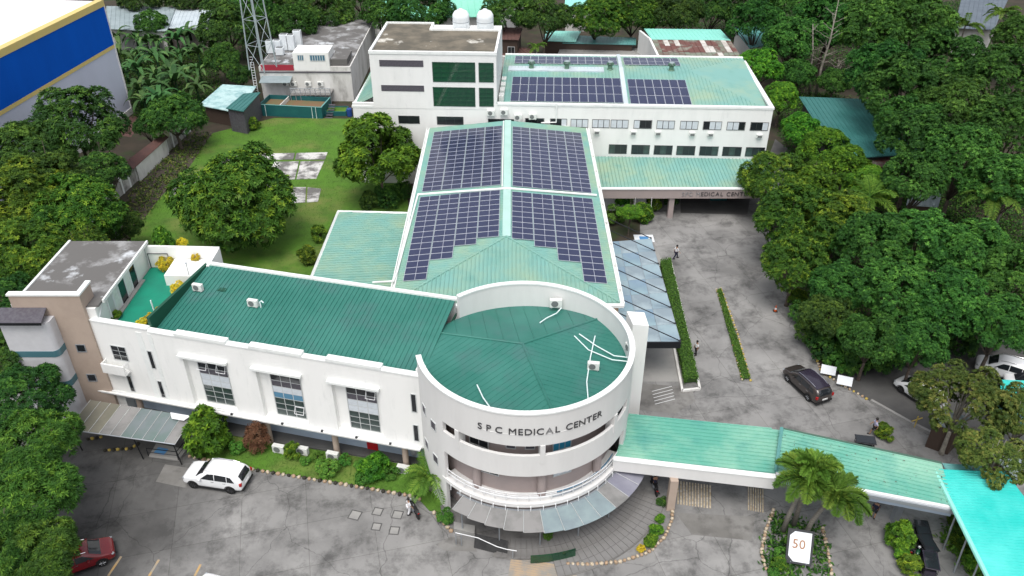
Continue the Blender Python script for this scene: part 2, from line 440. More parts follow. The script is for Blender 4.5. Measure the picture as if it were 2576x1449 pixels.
sheet('porch_floor_shade', [(1712, 536), (1880, 540), (1890, 478), (1712, 472)], .016, M['asphalt_dark'])  # dark floor colour carries the shade under the porch roof
sheet('ramp_apron', [(1640, 600), (1665, 655), (1740, 960), (1600, 960), (1600, 610)], .010, M['patch_grey'])
sheet('yard_path', [(1920, 430), (1950, 350), (1990, 380), (2000, 420), (1950, 480), (1905, 490)], .01, M['asphalt_dark'])

mat('patch_dark', (.155, .15, .14, 1), .75, (.22, .215, .205, 1), .35, .42, .62, detail=10, col3=(.11, .105, .10, 1), scale3=.6, lo3=.5, hi3=.65)
# repaired patches of different age on the lot
for k, (pp, mm) in enumerate([
        ([(415, 1168), (478, 1178), (470, 1228), (392, 1212)], 'patch_dark'),
        ([(1135, 1350), (1190, 1362), (1200, 1388), (1120, 1385), (1095, 1370)], 'patch_dark'),
        ([(1700, 1290), (1900, 1300), (1890, 1360), (1740, 1345)], 'patch_dark'),
        ([(1560, 960), (1740, 975), (1750, 1010), (1700, 1040), (1600, 1030)], 'patch_dark')]):
    o = sheet('road_patch', pp, .008 + .001 * k, M[mm])
mat('paint_worn', (.40, .30, .20, 1), .8, (.27, .25, .22, 1), .9, .42, .6, detail=10)
# old parking bay lines and the worn yellow hatch by the ramp
def strip(name, a, b, w, z, m):
    A, B = G(*a), G(*b); d = (B - A).normalized(); nrm = Vector((-d.y, d.x, 0)) * w / 2
    mb = MB().add([(p.x, p.y, z) for p in (A - nrm, B - nrm, B + nrm, A + nrm)], [(0, 1, 2, 3)])
    me = mb.mesh(name, m)
    if me.polygons[0].normal.z < 0: me.flip_normals()
    o = link(name, me); o['kind'] = 'structure'; return o
for a, b in (((305, 1400), (272, 1449)), ((400, 1408), (375, 1449)), ((505, 1420), (490, 1449))):
    strip('painted_line', a, b, .16, .013, M['paint_yellow'])
for k in range(13):
    strip('painted_line', (1286 - k * 1, 1402 + k * 6), (1448 + k, 1432 + k * 6), .17, .013, M['paint_worn'])
# faint arrow stripes on the drive
for k in range(5):
    strip('painted_line', (1640 + 2 * k, 985 + 8 * k), (1690 + 2 * k, 972 + 8 * k), .05, .016, M['steel_white'])

# loose grass tufts on the lawns
def pip(x, y, poly):
    c = False; j = len(poly) - 1
    for i in range(len(poly)):
        if (poly[i][1] > y) != (poly[j][1] > y) and x < (poly[j][0] - poly[i][0]) * (y - poly[i][1]) / (poly[j][1] - poly[i][1]) + poly[i][0]: c = not c
        j = i
    return c
def tufts(name, pix, z, count, h, label):
    poly = [tuple(G(*p)[:2]) for p in pix]; xs = [p[0] for p in poly]; ys = [p[1] for p in poly]
    mb = MB(); rnd = random.Random(3); k = 0
    while k < count:
        x, y = rnd.uniform(min(xs), max(xs)), rnd.uniform(min(ys), max(ys))
        if not pip(x, y, poly): continue
        k += 1
        for b in range(5):
            a = rnd.uniform(0, 6.28); l = h * rnd.uniform(.5, 1.2); w = .012
            dx, dy = math.cos(a), math.sin(a)
            mb.add([(x - dy * w, y + dx * w, z - .002), (x + dy * w, y - dx * w, z - .002), (x + dx * l * .7, y + dy * l * .7, z + l)], [(0, 1, 2)])
    o = link(name, mb.mesh(name, M['blade'])); o['kind'] = 'stuff'; tag(o, label, 'grass')
tufts('grass', LAWN, .02, 9000, .12, 'short green grass tufts on the back lawn')
tufts('grass', GARDEN, .10, 2500, .10, 'short green grass tufts on the front garden strip')

# the broken concrete base on the back lawn: separate slabs
sl_root = thing('old_foundation', 'broken stained white concrete foundation slabs on the back lawn', 'foundation')
for pp in ([(560, 396), (608, 391), (596, 416), (560, 410)], [(612, 391), (655, 388), (640, 418), (600, 416)], [(659, 388), (742, 386), (738, 402), (652, 404)], [(746, 386), (824, 384), (818, 402), (742, 402)],
           [(690, 408), (752, 407), (742, 452), (668, 455)], [(756, 407), (816, 406), (796, 450), (746, 452)], [(665, 459), (726, 457), (720, 475), (668, 472)],
           [(730, 472), (770, 472), (768, 510), (735, 512)], [(774, 472), (808, 476), (800, 508), (772, 510)], [(440, 470), (500, 430), (505, 470), (420, 500)]):
    P = [G(*p) for p in pp]
    part('slab', MB().prism([(p.x, p.y) for p in P], .012, .09 + random.uniform(-.02, .02)), M['slab_old'], sl_root, bevel=.01)

# manhole covers on the lot
for k, (x, y, w) in enumerate([(893, 1296, .42), (950, 1287, .36), (1000, 1295, .38), (947, 1325, .34), (992, 1335, .36)]):
    P = G(x, y); t = thing('manhole_cover', ['square manhole cover nearest the white car on the lot', 'square manhole cover farthest from the lot edge, middle of the top row', 'square manhole cover beside the white motorcycle', 'square manhole cover left of the lowest pair', 'square manhole cover lowest and nearest the ramp'][k], 'manhole cover', (P.x, P.y, .004), R(-16 + 3 * k), 'manhole covers on the lot')
    part('frame', MB().box(-w, w, -w, -w + .07, .0, .02).box(-w, w, w - .07, w, .0, .02).box(-w, -w + .07, -w + .07, w - .07, .0, .02).box(w - .07, w, -w + .07, w - .07, .0, .02), M['asphalt_dark'], t)
    part('lid', MB().box(-w + .08, w - .08, -w + .08, w - .08, .0, .014), M['patch_grey'], t)

# rows of painted stones that edge the beds
STONE = {}
def stone_mesh(key, m, seed):
    bm = bmesh.new(); bmesh.ops.create_icosphere(bm, subdivisions=1, radius=.19)
    rnd = random.Random(seed)
    for v in bm.verts: v.co = Vector((v.co.x * 1.0, v.co.y * .85, v.co.z * .95)) * rnd.uniform(.86, 1.1)
    me = bpy.data.meshes.new('stone'); bm.to_mesh(me); bm.free(); me.materials.append(m)
    me.polygons.foreach_set('use_smooth', [True] * len(me.polygons)); return me
for i in range(3):
    for nme in ('paint_stone', 'stone_tan', 'stone_black', 'stone_yellow'): STONE[nme, i] = stone_mesh(nme, M[nme], i)
def stones(label, pix, mats, step=.42, sc=1.0, z=.1):
    P = [G(*p) for p in pix]
    t = thing('stone_border', label, 'stone border', (P[0].x, P[0].y, 0))
    k = 0; carry = 0
    for a, b in zip(P, P[1:]):
        d = b - a; L_ = d.length; q = carry
        while q < L_:
            p = a + d * (q / L_)
            o = link('stone', STONE[mats[k % len(mats)], k % 3], t, (p.x - P[0].x, p.y - P[0].y, z * sc), random.uniform(0, 6.3))
            o.scale = (sc * random.uniform(.85, 1.1),) * 3
            k += 1; q += step * sc
        carry = q - L_
    return t
stones('row of tan and yellow painted stones edging the front garden strip', [(478, 1150), (640, 1184), (850, 1218), (1048, 1252), (1060, 1262)], ('stone_tan', 'paint_stone', 'stone_black'), .42)
stones('short curve of pale stones beside the dark ramp', [(1092, 1292), (1120, 1322), (1140, 1342)], ('paint_stone', 'stone_tan'), .42)
stones('curved row of cream stones around the paved entrance plaza', [(1692, 1272), (1690, 1310), (1672, 1352), (1630, 1392), (1560, 1415), (1480, 1422), (1425, 1420)], ('paint_stone', 'stone_tan'), .36, .9)
stones('left row of cream stones around the palm island', [(1945, 1285), (1925, 1340), (1915, 1390), (1925, 1430), (1945, 1455)], ('paint_stone', 'paint_stone', 'stone_tan'), .36, .9)
stones('right row of cream stones around the palm island', [(2068, 1330), (2080, 1380), (2092, 1450)], ('paint_stone', 'stone_tan'), .36, .9)
stones('left row of white stones on the narrow median', [(1803, 730), (1835, 830), (1868, 960)], ('paint_stone', 'stone_yellow'), .5, .75)
stones('right row of white stones on the narrow median', [(1813, 727), (1855, 840), (1888, 960)], ('paint_stone', 'stone_yellow'), .5, .75)
stones('row of cream stones along the right road edge under the trees', [(2012, 800), (2040, 870), (2065, 935), (2110, 965), (2180, 1005)], ('paint_stone', 'stone_tan', 'stone_yellow'), .5, .8)
stones('black and yellow stones under the grey glass canopy', [(265, 1135), (330, 1130), (352, 1115)], ('stone_black', 'stone_yellow'), .36, .9)
stones('black and yellow stones beside the canopy post', [(222, 1107), (262, 1100)], ('stone_black', 'stone_yellow'), .36, .9)

# kerbs
def kerb(label, pix, w=.18, h=.14, m='patch_grey'):
    P = [G(*p) for p in pix]; mb = MB()
    for a, b in zip(P, P[1:]):
        d = (b - a); c = (a + b) / 2; mb.obox((c.x, c.y, h / 2), d.length / 2 + .02, w / 2, h / 2, math.atan2(d.y, d.x))
    o = link('kerb', mb.mesh('kerb', M[m])); o['kind'] = 'structure'; return o
kerb('', [(2190, 1012), (2290, 1068), (2420, 1131), (2560, 1176), (2700, 1225)], .25, .3)
kerb('', [(1970, 735), (2008, 800)], .2, .14)

# paved plaza round the rotunda: every paver a piece
RC, RR = Vector((.9, 45.9, 0)), 7.65
plaza = struct('plaza', MB().arc(RC, 6.0, 9.66, -.05, .07, R(257), R(338), 40).arc(RC, 9.661, 11.35, -.05, .069, R(281), R(338), 20), M['patch_dark'])
pav = {}
rings = [7.9, 8.77, 9.63, 10.48, 11.3]
for ri in range(4):
    r0, r1 = rings[ri], rings[ri + 1]; na = 44
    da = R(338 - 224) / na
    me = MB().arc((0, 0, 0), r0 + .012, r1 - .012, .0, .06, -da / 2 + .0016, da / 2 - .0016, 1).mesh('paver', M['paver'])
    for k in range(na):
        if R(224) + da * k < R(281 if ri >= 2 else 257): continue
        o = link('paver', me, plaza, (RC.x, RC.y, .055 + random.uniform(-.006, .006)), R(224) + da * (k + .5))
# ================================================================ shared building helpers
def ribs(mb, pts, rd, sp, h=.035, w=.07, mi=0, inset=.05):
    "standing seams on a planar convex polygon; rd = direction of the seams"
    pts = [Vector(p) for p in pts]
    nrm = Vector((0, 0, 0))
    for i in range(1, len(pts) - 1): nrm += (pts[i] - pts[0]).cross(pts[i + 1] - pts[0])
    nrm.normalize()
    if nrm.z < 0: nrm = -nrm
    b = Vector(rd); b = (b - nrm * b.dot(nrm)).normalized(); a = b.cross(nrm)
    P = [((p - pts[0]).dot(a), (p - pts[0]).dot(b)) for p in pts]
    lo, hi = min(p[0] for p in P), max(p[0] for p in P)
    k = lo + sp / 2
    while k < hi:
        xs = []
        for i in range(len(P)):
            p, q = P[i], P[(i + 1) % len(P)]
            if (p[0] - k) * (q[0] - k) < 0: xs.append(p[1] + (q[1] - p[1]) * (k - p[0]) / (q[0] - p[0]))
        if len(xs) >= 2 and max(xs) - min(xs) > 2.5 * inset:
            b0, b1 = min(xs) + inset, max(xs) - inset
            V = []
            for bb in (b0, b1):
                o = pts[0] + b * bb + a * k
                V += [o - a * w / 2, o - a * w / 4 + nrm * h, o + a * w / 4 + nrm * h, o + a * w / 2]
            mb.add(V, [(0, 1, 5, 4), (1, 2, 6, 5), (2, 3, 7, 6), (0, 3, 2, 1), (4, 5, 6, 7)], mi)
        k += sp
    return mb
def roof_sheet(name, pts, rd, sp, m, parent, th=.08, h=.04, w=.08):
    mb = MB().slab(pts, th); ribs(mb, pts, rd, sp, h, w)
    return part(name, mb, m, parent)
UNIT = {}
def unit(m):
    if m not in UNIT: UNIT[m] = MB().box(-.5, .5, -.012, .012, -.5, .5).mesh('pane', M[m])
    return UNIT[m]
class Frame:
    "local frame: s along the wall, t into the building, z up"
    def __init__(s, ox, oy, rz): s.o = Vector((ox, oy, 0)); s.rz = rz; s.u = Vector((math.cos(rz), math.sin(rz), 0)); s.n = Vector((-math.sin(rz), math.cos(rz), 0))
    def __call__(s, a, t, z): return s.o + s.u * a + s.n * t + Vector((0, 0, z))
    def xf(s, mb):
        mb.v = [tuple(s(*v)) for v in mb.v]; return mb
    def hit(s, px, py, t=0.0):
        d = Vector(ray(px, py)); o = s.o + s.n * t
        k = o.dot(s.n) / d.dot(s.n); p = d * k + Vector((0, 0, CAM_H))
        return (p - s.o).dot(s.u), p.z
def window(parent, fr, s0, s1, z0, z1, cols, rows, pm, t=0.0, fw=.06, bar=.035, proud=.04, frame_m='mullion', label=None):
    "frame part with one child per pane; pm(c, r) gives the pane material"
    mb = MB()
    a, b = t - proud, t + .02
    mb.box(s0 - fw, s0, a, b, z0 - fw, z1 + fw).box(s1, s1 + fw, a, b, z0 - fw, z1 + fw).box(s0, s1, a, b, z0 - fw, z0).box(s0, s1, a, b, z1, z1 + fw)
    cw, rh = (s1 - s0) / cols, (z1 - z0) / rows
    for c in range(1, cols): mb.box(s0 + c * cw - bar / 2, s0 + c * cw + bar / 2, a + .01, b, z0, z1)
    for r in range(1, rows):
        for c in range(cols):
            mb.box(s0 + c * cw + (bar / 2 if c else 0), s0 + (c + 1) * cw - (bar / 2 if c < cols - 1 else 0), a + .012, b, z0 + r * rh - bar / 2, z0 + r * rh + bar / 2)
    w = part('window', fr.xf(mb), M[frame_m], parent, label=label)
    for c in range(cols):
        for r in range(rows):
            o = link('pane', unit(pm(c, r) if callable(pm) else pm), w, fr(s0 + (c + .5) * cw, t - proud * .3, z0 + (r + .5) * rh), fr.rz)
            o.scale = (cw - bar * .6, 1, rh - bar * .6)
    return w
def ac_unit(parent_name, label, fr, s, t, z, face=-1, group='air conditioner outdoor units', sc=1.0, rz=0):
    p = fr(s, t, z)
    a = thing(parent_name, label, 'air conditioner', p, fr.rz + rz, group)
    part('casing', MB().box(-.42 * sc, .42 * sc, -.16 * sc, .16 * sc, 0.06 * sc, .66 * sc), M['ac_white'], a, bevel=.02)
    mb = MB(); n_ = 16
    ring = [(-.08 * sc + .24 * sc * math.cos(6.2832 * k / n_), -.162 * sc, .36 * sc + .24 * sc * math.sin(6.2832 * k / n_)) for k in range(n_)]
    mb.add(ring + [(q[0], -.175 * sc, q[2]) for q in ring], [tuple(range(n_, 2 * n_))] + [(k, (k + 1) % n_, n_ + (k + 1) % n_, n_ + k) for k in range(n_)])
    part('fan_grille', mb, M['ac_grille'], a)
    for x in (-.3, .3): part('bracket', MB().box(x * sc - .03, x * sc + .03, -.18 * sc, .2 * sc, -.001, .06 * sc), M['steel_grey'], a)
    return a
def letters(text, size, m_for, parent, place, depth=.05, gap=.0):
    "place(x, k) -> matrix for a letter whose centre is x metres along the line"
    x = 0; items = []
    for k, ch in enumerate(text):
        if ch == ' ': x += size * .55; continue
        cu = bpy.data.curves.new('letter', 'FONT'); cu.body = ch; cu.size = size * 1.38; cu.extrude = depth / 2; cu.resolution_u = 3; cu.align_x = 'CENTER'
        tmp = bpy.data.objects.new('letter', cu); COL.objects.link(tmp)
        dg = bpy.context.evaluated_depsgraph_get(); dg.update()
        me = bpy.data.meshes.new_from_object(tmp.evaluated_get(dg))
        w = max(v.co.x for v in me.vertices) - min(v.co.x for v in me.vertices)
        bpy.data.objects.remove(tmp); bpy.data.curves.remove(cu)
        me.materials.clear(); me.materials.append(m_for(k))
        items.append((x + w / 2, me, k)); x += w + size * .16 + gap
    for cx, me, k in items:
        o = link('letter', me, parent); o.matrix_local = place(cx, x)
    return x

# ================================================================ front building: wing, terrace block, rotunda
FB = thing('front_building', 'white front building with dark green roof and round balconied entrance tower', 'building')
WF = Frame(-32.2, 50.6, math.atan2(-6.4, 25.3))
niches = [(7.45, 11.2, 8.38, 10.8), (13.55, 17.25, 14.47, 16.87), (19.65, 23.35, 20.58, 22.93)]
wall = MB()
edges = [0.0] + [v for nc in niches for v in nc[:2]] + [26.5]
for k in range(0, len(edges), 2): wall.box(edges[k], edges[k + 1], 0, .4, 2.75, 9.55 if k else 9.75)
for a, b, _, _ in niches:
    wall.box(a, b, 0, .4, 7.75, 9.55); wall.box(a, b, 0, .4, 2.75, 3.0)
    wall.box(a, b, .4, .5, 2.75, 9.0)
FW = part('wall', WF.xf(wall), M['white_wall'], FB)
# inner walls, back wall and ground storey
part('wall', WF.xf(MB().box(5.2, 26.5, 8.35, 8.65, 0, 10.5).box(0, .3, .4, 9.5, 0, 8.4)), M['white_wall'], FB)
part('ground_floor_wall', WF.xf(MB().box(-2, 26.2, 1.4, 1.7, 0, 2.75)), M['grey_paint'], FB)
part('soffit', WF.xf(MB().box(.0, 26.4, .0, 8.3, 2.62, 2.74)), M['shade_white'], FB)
d = part('door', WF.xf(MB().box(21.15, 22.05, 1.34, 1.4, .14, 2.2)), M['red_door'], FB, label='red door behind the columns')
part('handle', WF.xf(MB().box(21.9, 21.96, 1.30, 1.34, 1.0, 1.15)), M['chrome'], d)
part('wall_sign', WF.xf(MB().box(22.7, 23.7, 1.36, 1.4, 1.5, 1.85)), M['sign_red'], FB)
for s in (1.9, 7.6, 13.35, 19.1, 24.82):
    part('column', MB().lathe([(.24, 0), (.24, 2.6)], WF(s, .25, 0), 16), M['tan_wall'], FB, smooth=False)
# parapet copings, raised over the niches
cop = MB().box(5.0, 26.5, -.05, .45, 9.55, 9.66).box(0, 5.0, -.05, .45, 9.75, 9.86)
for a, b, _, _ in niches: cop.box(a - .15, b + .35, -.08, .48, 9.66, 9.9)
part('parapet_coping', WF.xf(cop), M['white_trim'], FB)
for a, b, _, _ in niches: part('lintel', WF.xf(MB().box(a - .25, b + .12, -.3, 0, 7.75, 7.98)), M['white_trim'], FB, bevel=.02)
# tall windows
def big_pm(k):
    def f(c, r):
        if r in (6, 7): return 'glass_dark'
        if r == 5: return 'louver'
        if r == 4: return 'blind'
        if r == 3: return 'blind' if k != 1 else 'glass_blue'
        return 'glass_window'
    return f
for k, (a, b, w0, w1) in enumerate(niches):
    w = window(FB, WF, w0, w1, 3.2, 7.72, 3, 8, big_pm(k), t=.395, fw=.05, bar=.05)
    for (c, r) in ([(0, 6), (2, 6)], [(2, 1)], [(2, 6)])[k]:
        cw = (w1 - w0) / 3; s0 = w0 + c * cw; z0 = 3.2 + r * .565
        mb = MB(); q = .045
        def ob(s_, z_, k2=.3): return (s_, .33 - k2 * (z0 + .54 - z_), z_)
        V = []
        for zz, dd in ((z0 + .54, .02), (z0 + .02, .26)):
            V += [(s0 + .03, .34 - dd, zz), (s0 + cw - .03, .34 - dd, zz)]
        mb.tube([V[0], V[1]], .028, 4).tube([V[1], V[3]], .028, 4).tube([V[3], V[2]], .028, 4).tube([V[2], V[0]], .028, 4)
        so = part('open_sash', WF.xf(mb), M['steel_white'], w)
# small windows
for s0, s1, z0, z1 in ((4.46, 4.78, 6.02, 7.68), (4.55, 4.86, 3.12, 4.73), (25.82, 26.15, 6.25, 7.88), (25.80, 26.13, 3.40, 4.93), (1.76, 2.11, 3.15, 4.70)):
    window(FB, WF, s0, s1, z0, z1, 1, 1, 'glass_dark', fw=.05)
# pale vertical strip behind the slit windows, with a cap
part('pilaster', WF.xf(MB().box(3.9, 4.4, -.03, 0, 2.7, 9.4).box(4.92, 5.25, -.03, 0, 2.7, 9.4)), M['white_trim'], FB)
window(FB, WF, 1.2, 2.45, 6.3, 7.62, 2, 3, 'glass_dark', fw=.05, label='gridded window above the small balcony')
bal = part('balcony', WF.xf(MB().box(.25, 2.3, -.62, 0, 5.2, 5.32).box(.25, 2.3, -.62, -.52, 5.32, 6.1).box(.25, .33, -.52, 0, 5.32, 6.1)), M['white_wall'], FB)
rl = MB()
for k in range(5): rl.tube([(2.27, -.55 + k * .12, 5.32), (2.27, -.55 + k * .12, 6.2)], .018, 4)
rl.tube([(2.27, -.6, 6.2), (2.27, 0, 6.2)], .025, 4).tube([(2.27, -.6, 5.8), (2.27, 0, 5.8)], .02, 4)
part('railing', WF.xf(rl), M['steel_white'], bal)
# ledge and gutter along the bottom of the wall
led = MB().box(-1.6, 26.3, -.42, 0, 2.76, 2.88).box(-1.6, 26.3, -.48, -.38, 2.88, 2.98)
part('ledge', WF.xf(led), M['white_wall'], FB)
part('gutter_pipe', WF.xf(MB().tube([(-1.4, -.16, 2.95), (10, -.16, 2.95), (26.2, -.16, 2.95)], .05, 6).tube([(2, -.3, 2.91), (26, -.3, 2.91)], .03, 5)), M['steel_white'], FB)
for s in (9.2, 10.9, 15.2, 18.5, 21.3, 24.0): part('floodlight', WF.xf(MB().box(s - .08, s + .08, -.5, -.36, 2.98, 3.1)), M['frame_dark'], FB)
# main roof of the wing
rp = [WF(5.15, .42, 9.28), WF(26.55, .42, 9.28), WF(26.55, 8.35, 10.5), WF(5.15, 8.35, 10.5)]
roof = roof_sheet('roof', rp, WF.n, .36, M['roof_dark'], FB, .15, .06, .07)
part('roof_flashing', WF.xf(MB().box(5.0, 26.75, 8.35, 8.7, 10.5, 10.66)), M['white_trim'], roof)
part('roof_gutter', WF.xf(MB().box(5.2, 26.5, 7.75, 8.3, 10.47, 10.53)), M['roof_dark_side'], roof) if False else None
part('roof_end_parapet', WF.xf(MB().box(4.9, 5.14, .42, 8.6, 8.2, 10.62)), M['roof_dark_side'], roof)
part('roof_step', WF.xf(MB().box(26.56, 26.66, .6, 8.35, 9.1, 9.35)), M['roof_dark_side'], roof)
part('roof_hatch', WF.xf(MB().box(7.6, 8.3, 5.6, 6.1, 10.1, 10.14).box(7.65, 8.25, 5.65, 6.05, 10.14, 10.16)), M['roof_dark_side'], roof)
part('roof_vent_pipe', WF.xf(MB().tube([(11.95, 4.6, 9.9), (11.95, 4.6, 10.4), (12.1, 4.6, 10.55), (12.25, 4.6, 10.4)], .06, 8)), M['pvc'], roof)
part('upstand', WF.xf(MB().box(26.2, 26.75, .3, .9, 9.2, 9.95)), M['white_wall'], roof)
# ---------------- terrace and stair block
TB = [(-31.45, 50.75), (-27.3, 49.65), (-25.2, 57.6), (-25.15, 60.2), (-31.4, 60.5)]
part('terrace_floor', MB().prism(TB, 8.3, 8.5), M['terrace_green'], FB)
part('terrace_wall', MB().prism([(-31.5, 60.3), (-25.0, 60.0), (-25.0, 60.25), (-31.5, 60.55)], 8.3, 10.6).prism([(-25.2, 57.2), (-24.95, 57.15), (-24.95, 60.0), (-25.2, 60.0)], 8.3, 10.6), M['white_wall'], FB)
part('terrace_platform', MB().prism([(-29.0, 57.4), (-25.25, 57.2), (-25.25, 59.95), (-29.0, 60.1)], 8.5, 9.5), M['white_wall'], FB)
part('block_wall', MB().box(-37.6, -31.55, 50.72, 60.5, 0, 10.75), M['white_wall'], FB)
br = part('block_roof', MB().box(-37.75, -31.35, 50.95, 60.65, 10.76, 10.92), M['flat_roof_grey'], FB)
part('roof_edge', MB().box(-37.95, -37.76, 50.95, 60.65, 10.7, 11.02), M['white_trim'], br)
part('roof_edge', MB().box(-31.34, -31.2, 51.6, 60.65, 10.72, 10.98), M['white_trim'], br)
part('tan_wall', MB().box(-37.5, -32.2, 50.4, 50.71, 0, 12.15).box(-32.45, -32.2, 50.72, 52.2, 10.93, 12.15), M['tan_wall'], FB)
part('parapet_coping', MB().box(-37.6, -32.12, 50.33, 50.8, 12.15, 12.3).box(-32.52, -32.12, 50.8, 52.3, 12.15, 12.3), M['white_trim'], FB)
XF = Frame(-32.2, 50.4, 0)
for a, b, z0 in ((-1.55, -.95, 6.95), (-1.55, -.95, 4.0)): window(FB, XF, a, b, z0, z0 + .62, 1, 1, 'glass_dark', fw=.07, frame_m='steel_grey')
# stair bay with rounded corner and teal strip windows
def bay(z0, z1, off=0.0):
    o = []
    x1, y0 = -34.6 + off, 49.3 - off
    o += [(-38.2, 50.39), (-38.2, y0)]
    for k in range(6):
        a = -math.pi / 2 + math.pi / 2 * k / 5; o.append((x1 - .45 + .45 * math.cos(a), y0 + .45 + .45 * math.sin(a)))
    o.append((x1, 50.39)); return MB().prism(o, z0, z1)
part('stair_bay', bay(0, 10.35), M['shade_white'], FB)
for z in (7.25, 4.25): part('strip_window', bay(z, z + .55, .03), M['glass_teal'], FB)
bc = part('bay_canopy', MB().slab([(-38.4, 48.9, 10.75), (-34.75, 48.9, 10.75), (-34.95, 50.39, 11.1), (-38.4, 50.39, 11.1)], .08), M['louver'], FB)
part('canopy_fascia', MB().box(-38.4, -34.75, 48.83, 48.9, 10.55, 10.76), M['steel_black'], bc)
# terrace front of the block: doors and panels
YF = Frame(-31.53, 52.0, math.pi / 2)     # s runs along +Y, t points to -X (into the block)
for s0, s1, mm in ((.5, 1.3, 'mullion'), (1.5, 2.3, 'ac_white'), (2.5, 3.6, 'glass_dark'), (3.75, 4.6, 'ac_white'), (4.75, 5.75, 'glass_dark')):
    dd = part('door', YF.xf(MB().box(s0, s1, -.06, 0, 8.5, 10.45)), M[mm], FB)
    part('door_frame', YF.xf(MB().box(s0 - .07, s0, -.1, 0, 8.5, 10.52).box(s1, s1 + .07, -.1, 0, 8.5, 10.52).box(s0, s1, -.1, 0, 10.45, 10.52)), M['steel_white'], dd)
part('step', YF.xf(MB().box(.4, 6.2, -.45, -.11, 8.5, 8.6)), M['patch_grey'], FB)
gate = part('gate', MB().box(-31.3, -29.6, 60.2, 60.26, 8.55, 9.9), M['ac_white'], FB)
part('gate_frame', MB().tube([(-31.3, 60.17, 8.5), (-31.3, 60.17, 9.95), (-29.6, 60.17, 9.95), (-29.6, 60.17, 8.5)], .04, 5), M['frame_dark'], gate)
lad = MB()
for s in (0, .45): lad.tube([(-32.0 + s, 50.95, 9.8), (-31.9 + s, 52.0, 10.9)], .025, 4)
for k in range(4): lad.tube([(-31.97 + 0, 51.1 + .25 * k, 9.95 + .26 * k), (-31.5, 51.1 + .25 * k, 9.95 + .26 * k)], .02, 4)
part('ladder', lad, M['steel_white'], FB)
# ---------------- rotunda
A0, A1 = R(193), R(492)
part('top_band', MB().arc(RC, RR - .28, RR, 8.65, 11.3, A0, A1, 110), M['white_band'], FB, smooth=False)
part('band_coping', MB().arc(RC, RR - .33, RR + .05, 11.3, 11.42, A0 - .005, A1, 110), M['white_trim'], FB)
part('drum_wall', MB().arc(RC, RR - .28, RR - .002, 0, 8.65, A0, R(223.5), 14), M['white_band'], FB)
part('drum_wall', MB().arc(RC, RR - .28, RR - .002, 0, 8.65, R(338), A1, 50), M['white_band'], FB)
part('mid_band', MB().arc(RC, RR - .22, RR, 5.9, 7.75, R(223.5), R(338), 50), M['white_band'], FB)
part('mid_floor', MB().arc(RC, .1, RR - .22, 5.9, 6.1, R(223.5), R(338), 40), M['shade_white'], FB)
part('low_slab', MB().arc(RC, .1, RR + .05, 2.98, 3.28, R(221), R(338), 50), M['white_band'], FB)
part('ceiling_slab', MB().arc(RC, .1, RR - .29, 8.65, 8.85, R(180), R(360), 50), M['shade_white'], FB)
part('inner_wall', MB().arc(RC, 6.35, 6.6, 0, 8.64, R(200), R(345), 50), M['pink_wall'], FB)
for a in (233.6, 278.2, 323.0): part('post', MB().obox((RC.x + (RR - .3) * math.cos(R(a)), RC.y + (RR - .3) * math.sin(R(a)), 7.85), .34, .17, .8, R(a)), M['white_band'], FB)
for a in (241, 279.5, 318): part('column', MB().lathe([(.3, 3.28), (.3, 5.9)], (RC.x + 6.85 * math.cos(R(a)), RC.y + 6.85 * math.sin(R(a)), 0), 14), M['pink_wall'], FB)
def on_drum(a, r, z): return Vector((RC.x + r * math.cos(a), RC.y + r * math.sin(a), z))
def drum_window(a0, a1, z0, z1, cols, m, r=6.62, fm='mullion'):
    c = R((a0 + a1) / 2); p = on_drum(c, r, 0); f = Frame(p.x, p.y, c + math.pi / 2)
    hw = r * math.sin(R(a1 - a0) / 2)
    return window(FB, f, -hw, hw, z0, z1, cols, 1, m, t=-.0, fw=.05, proud=.05, frame_m=fm)
drum_window(236, 248, 7.0, 8.2, 2, 'glass_dark'); drum_window(286, 297, 7.0, 8.2, 3, 'curtain_blue')
drum_window(259, 264, 7.45, 7.9, 1, 'louver'); drum_window(270, 275, 7.45, 7.9, 1, 'louver')
drum_window(243, 254, 4.7, 5.3, 2, 'glass_dark'); drum_window(287, 298, 4.6, 5.5, 2, 'blind'); drum_window(270, 273, 4.9, 5.3, 1, 'louver')
for a, z in ((204, 7.2), (215, 6.9), (204, 3.9), (215, 3.7)): drum_window(a - 2.2, a + 2.2, z + .2, z + .9, 1, 'louver', RR, 'mullion')
# rails and pipes on the lower balcony
for zz, rr, rad in ((3.75, 7.5, .03), (4.1, 7.5, .035)):
    part('railing', MB().tube([on_drum(R(222 + 2 * k), rr, zz) for k in range(56)], rad, 5), M['steel_white'], FB)
for k in range(19): part('baluster', MB().tube([on_drum(R(224 + 6 * k), 7.5, 3.28), on_drum(R(224 + 6 * k), 7.5, 4.1)], .022, 4), M['steel_white'], FB)
for rr, zz, a0, a1, m_ in ((7.2, 3.34, 224, 300, 'steel_white'), (7.0, 3.34, 224, 290, 'steel_white'), (7.3, 3.36, 285, 330, 'steel_grey'), (7.1, 3.5, 288, 334, 'glass_blue'), (6.95, 3.42, 292, 330, 'steel_white')):
    part('pipe', MB().tube([on_drum(R(a0 + (a1 - a0) * k / 20), rr, zz) for k in range(21)], .05, 5), M[m_], FB)
for k in range(16): part('drain_spout', MB().tube([on_drum(R(228 + 6.4 * k), RR + .02, 3.08), on_drum(R(228 + 6.4 * k), RR + .10, 3.06), on_drum(R(228 + 6.4 * k), RR + .11, 2.62)], .035, 5), M['steel_white'], FB)
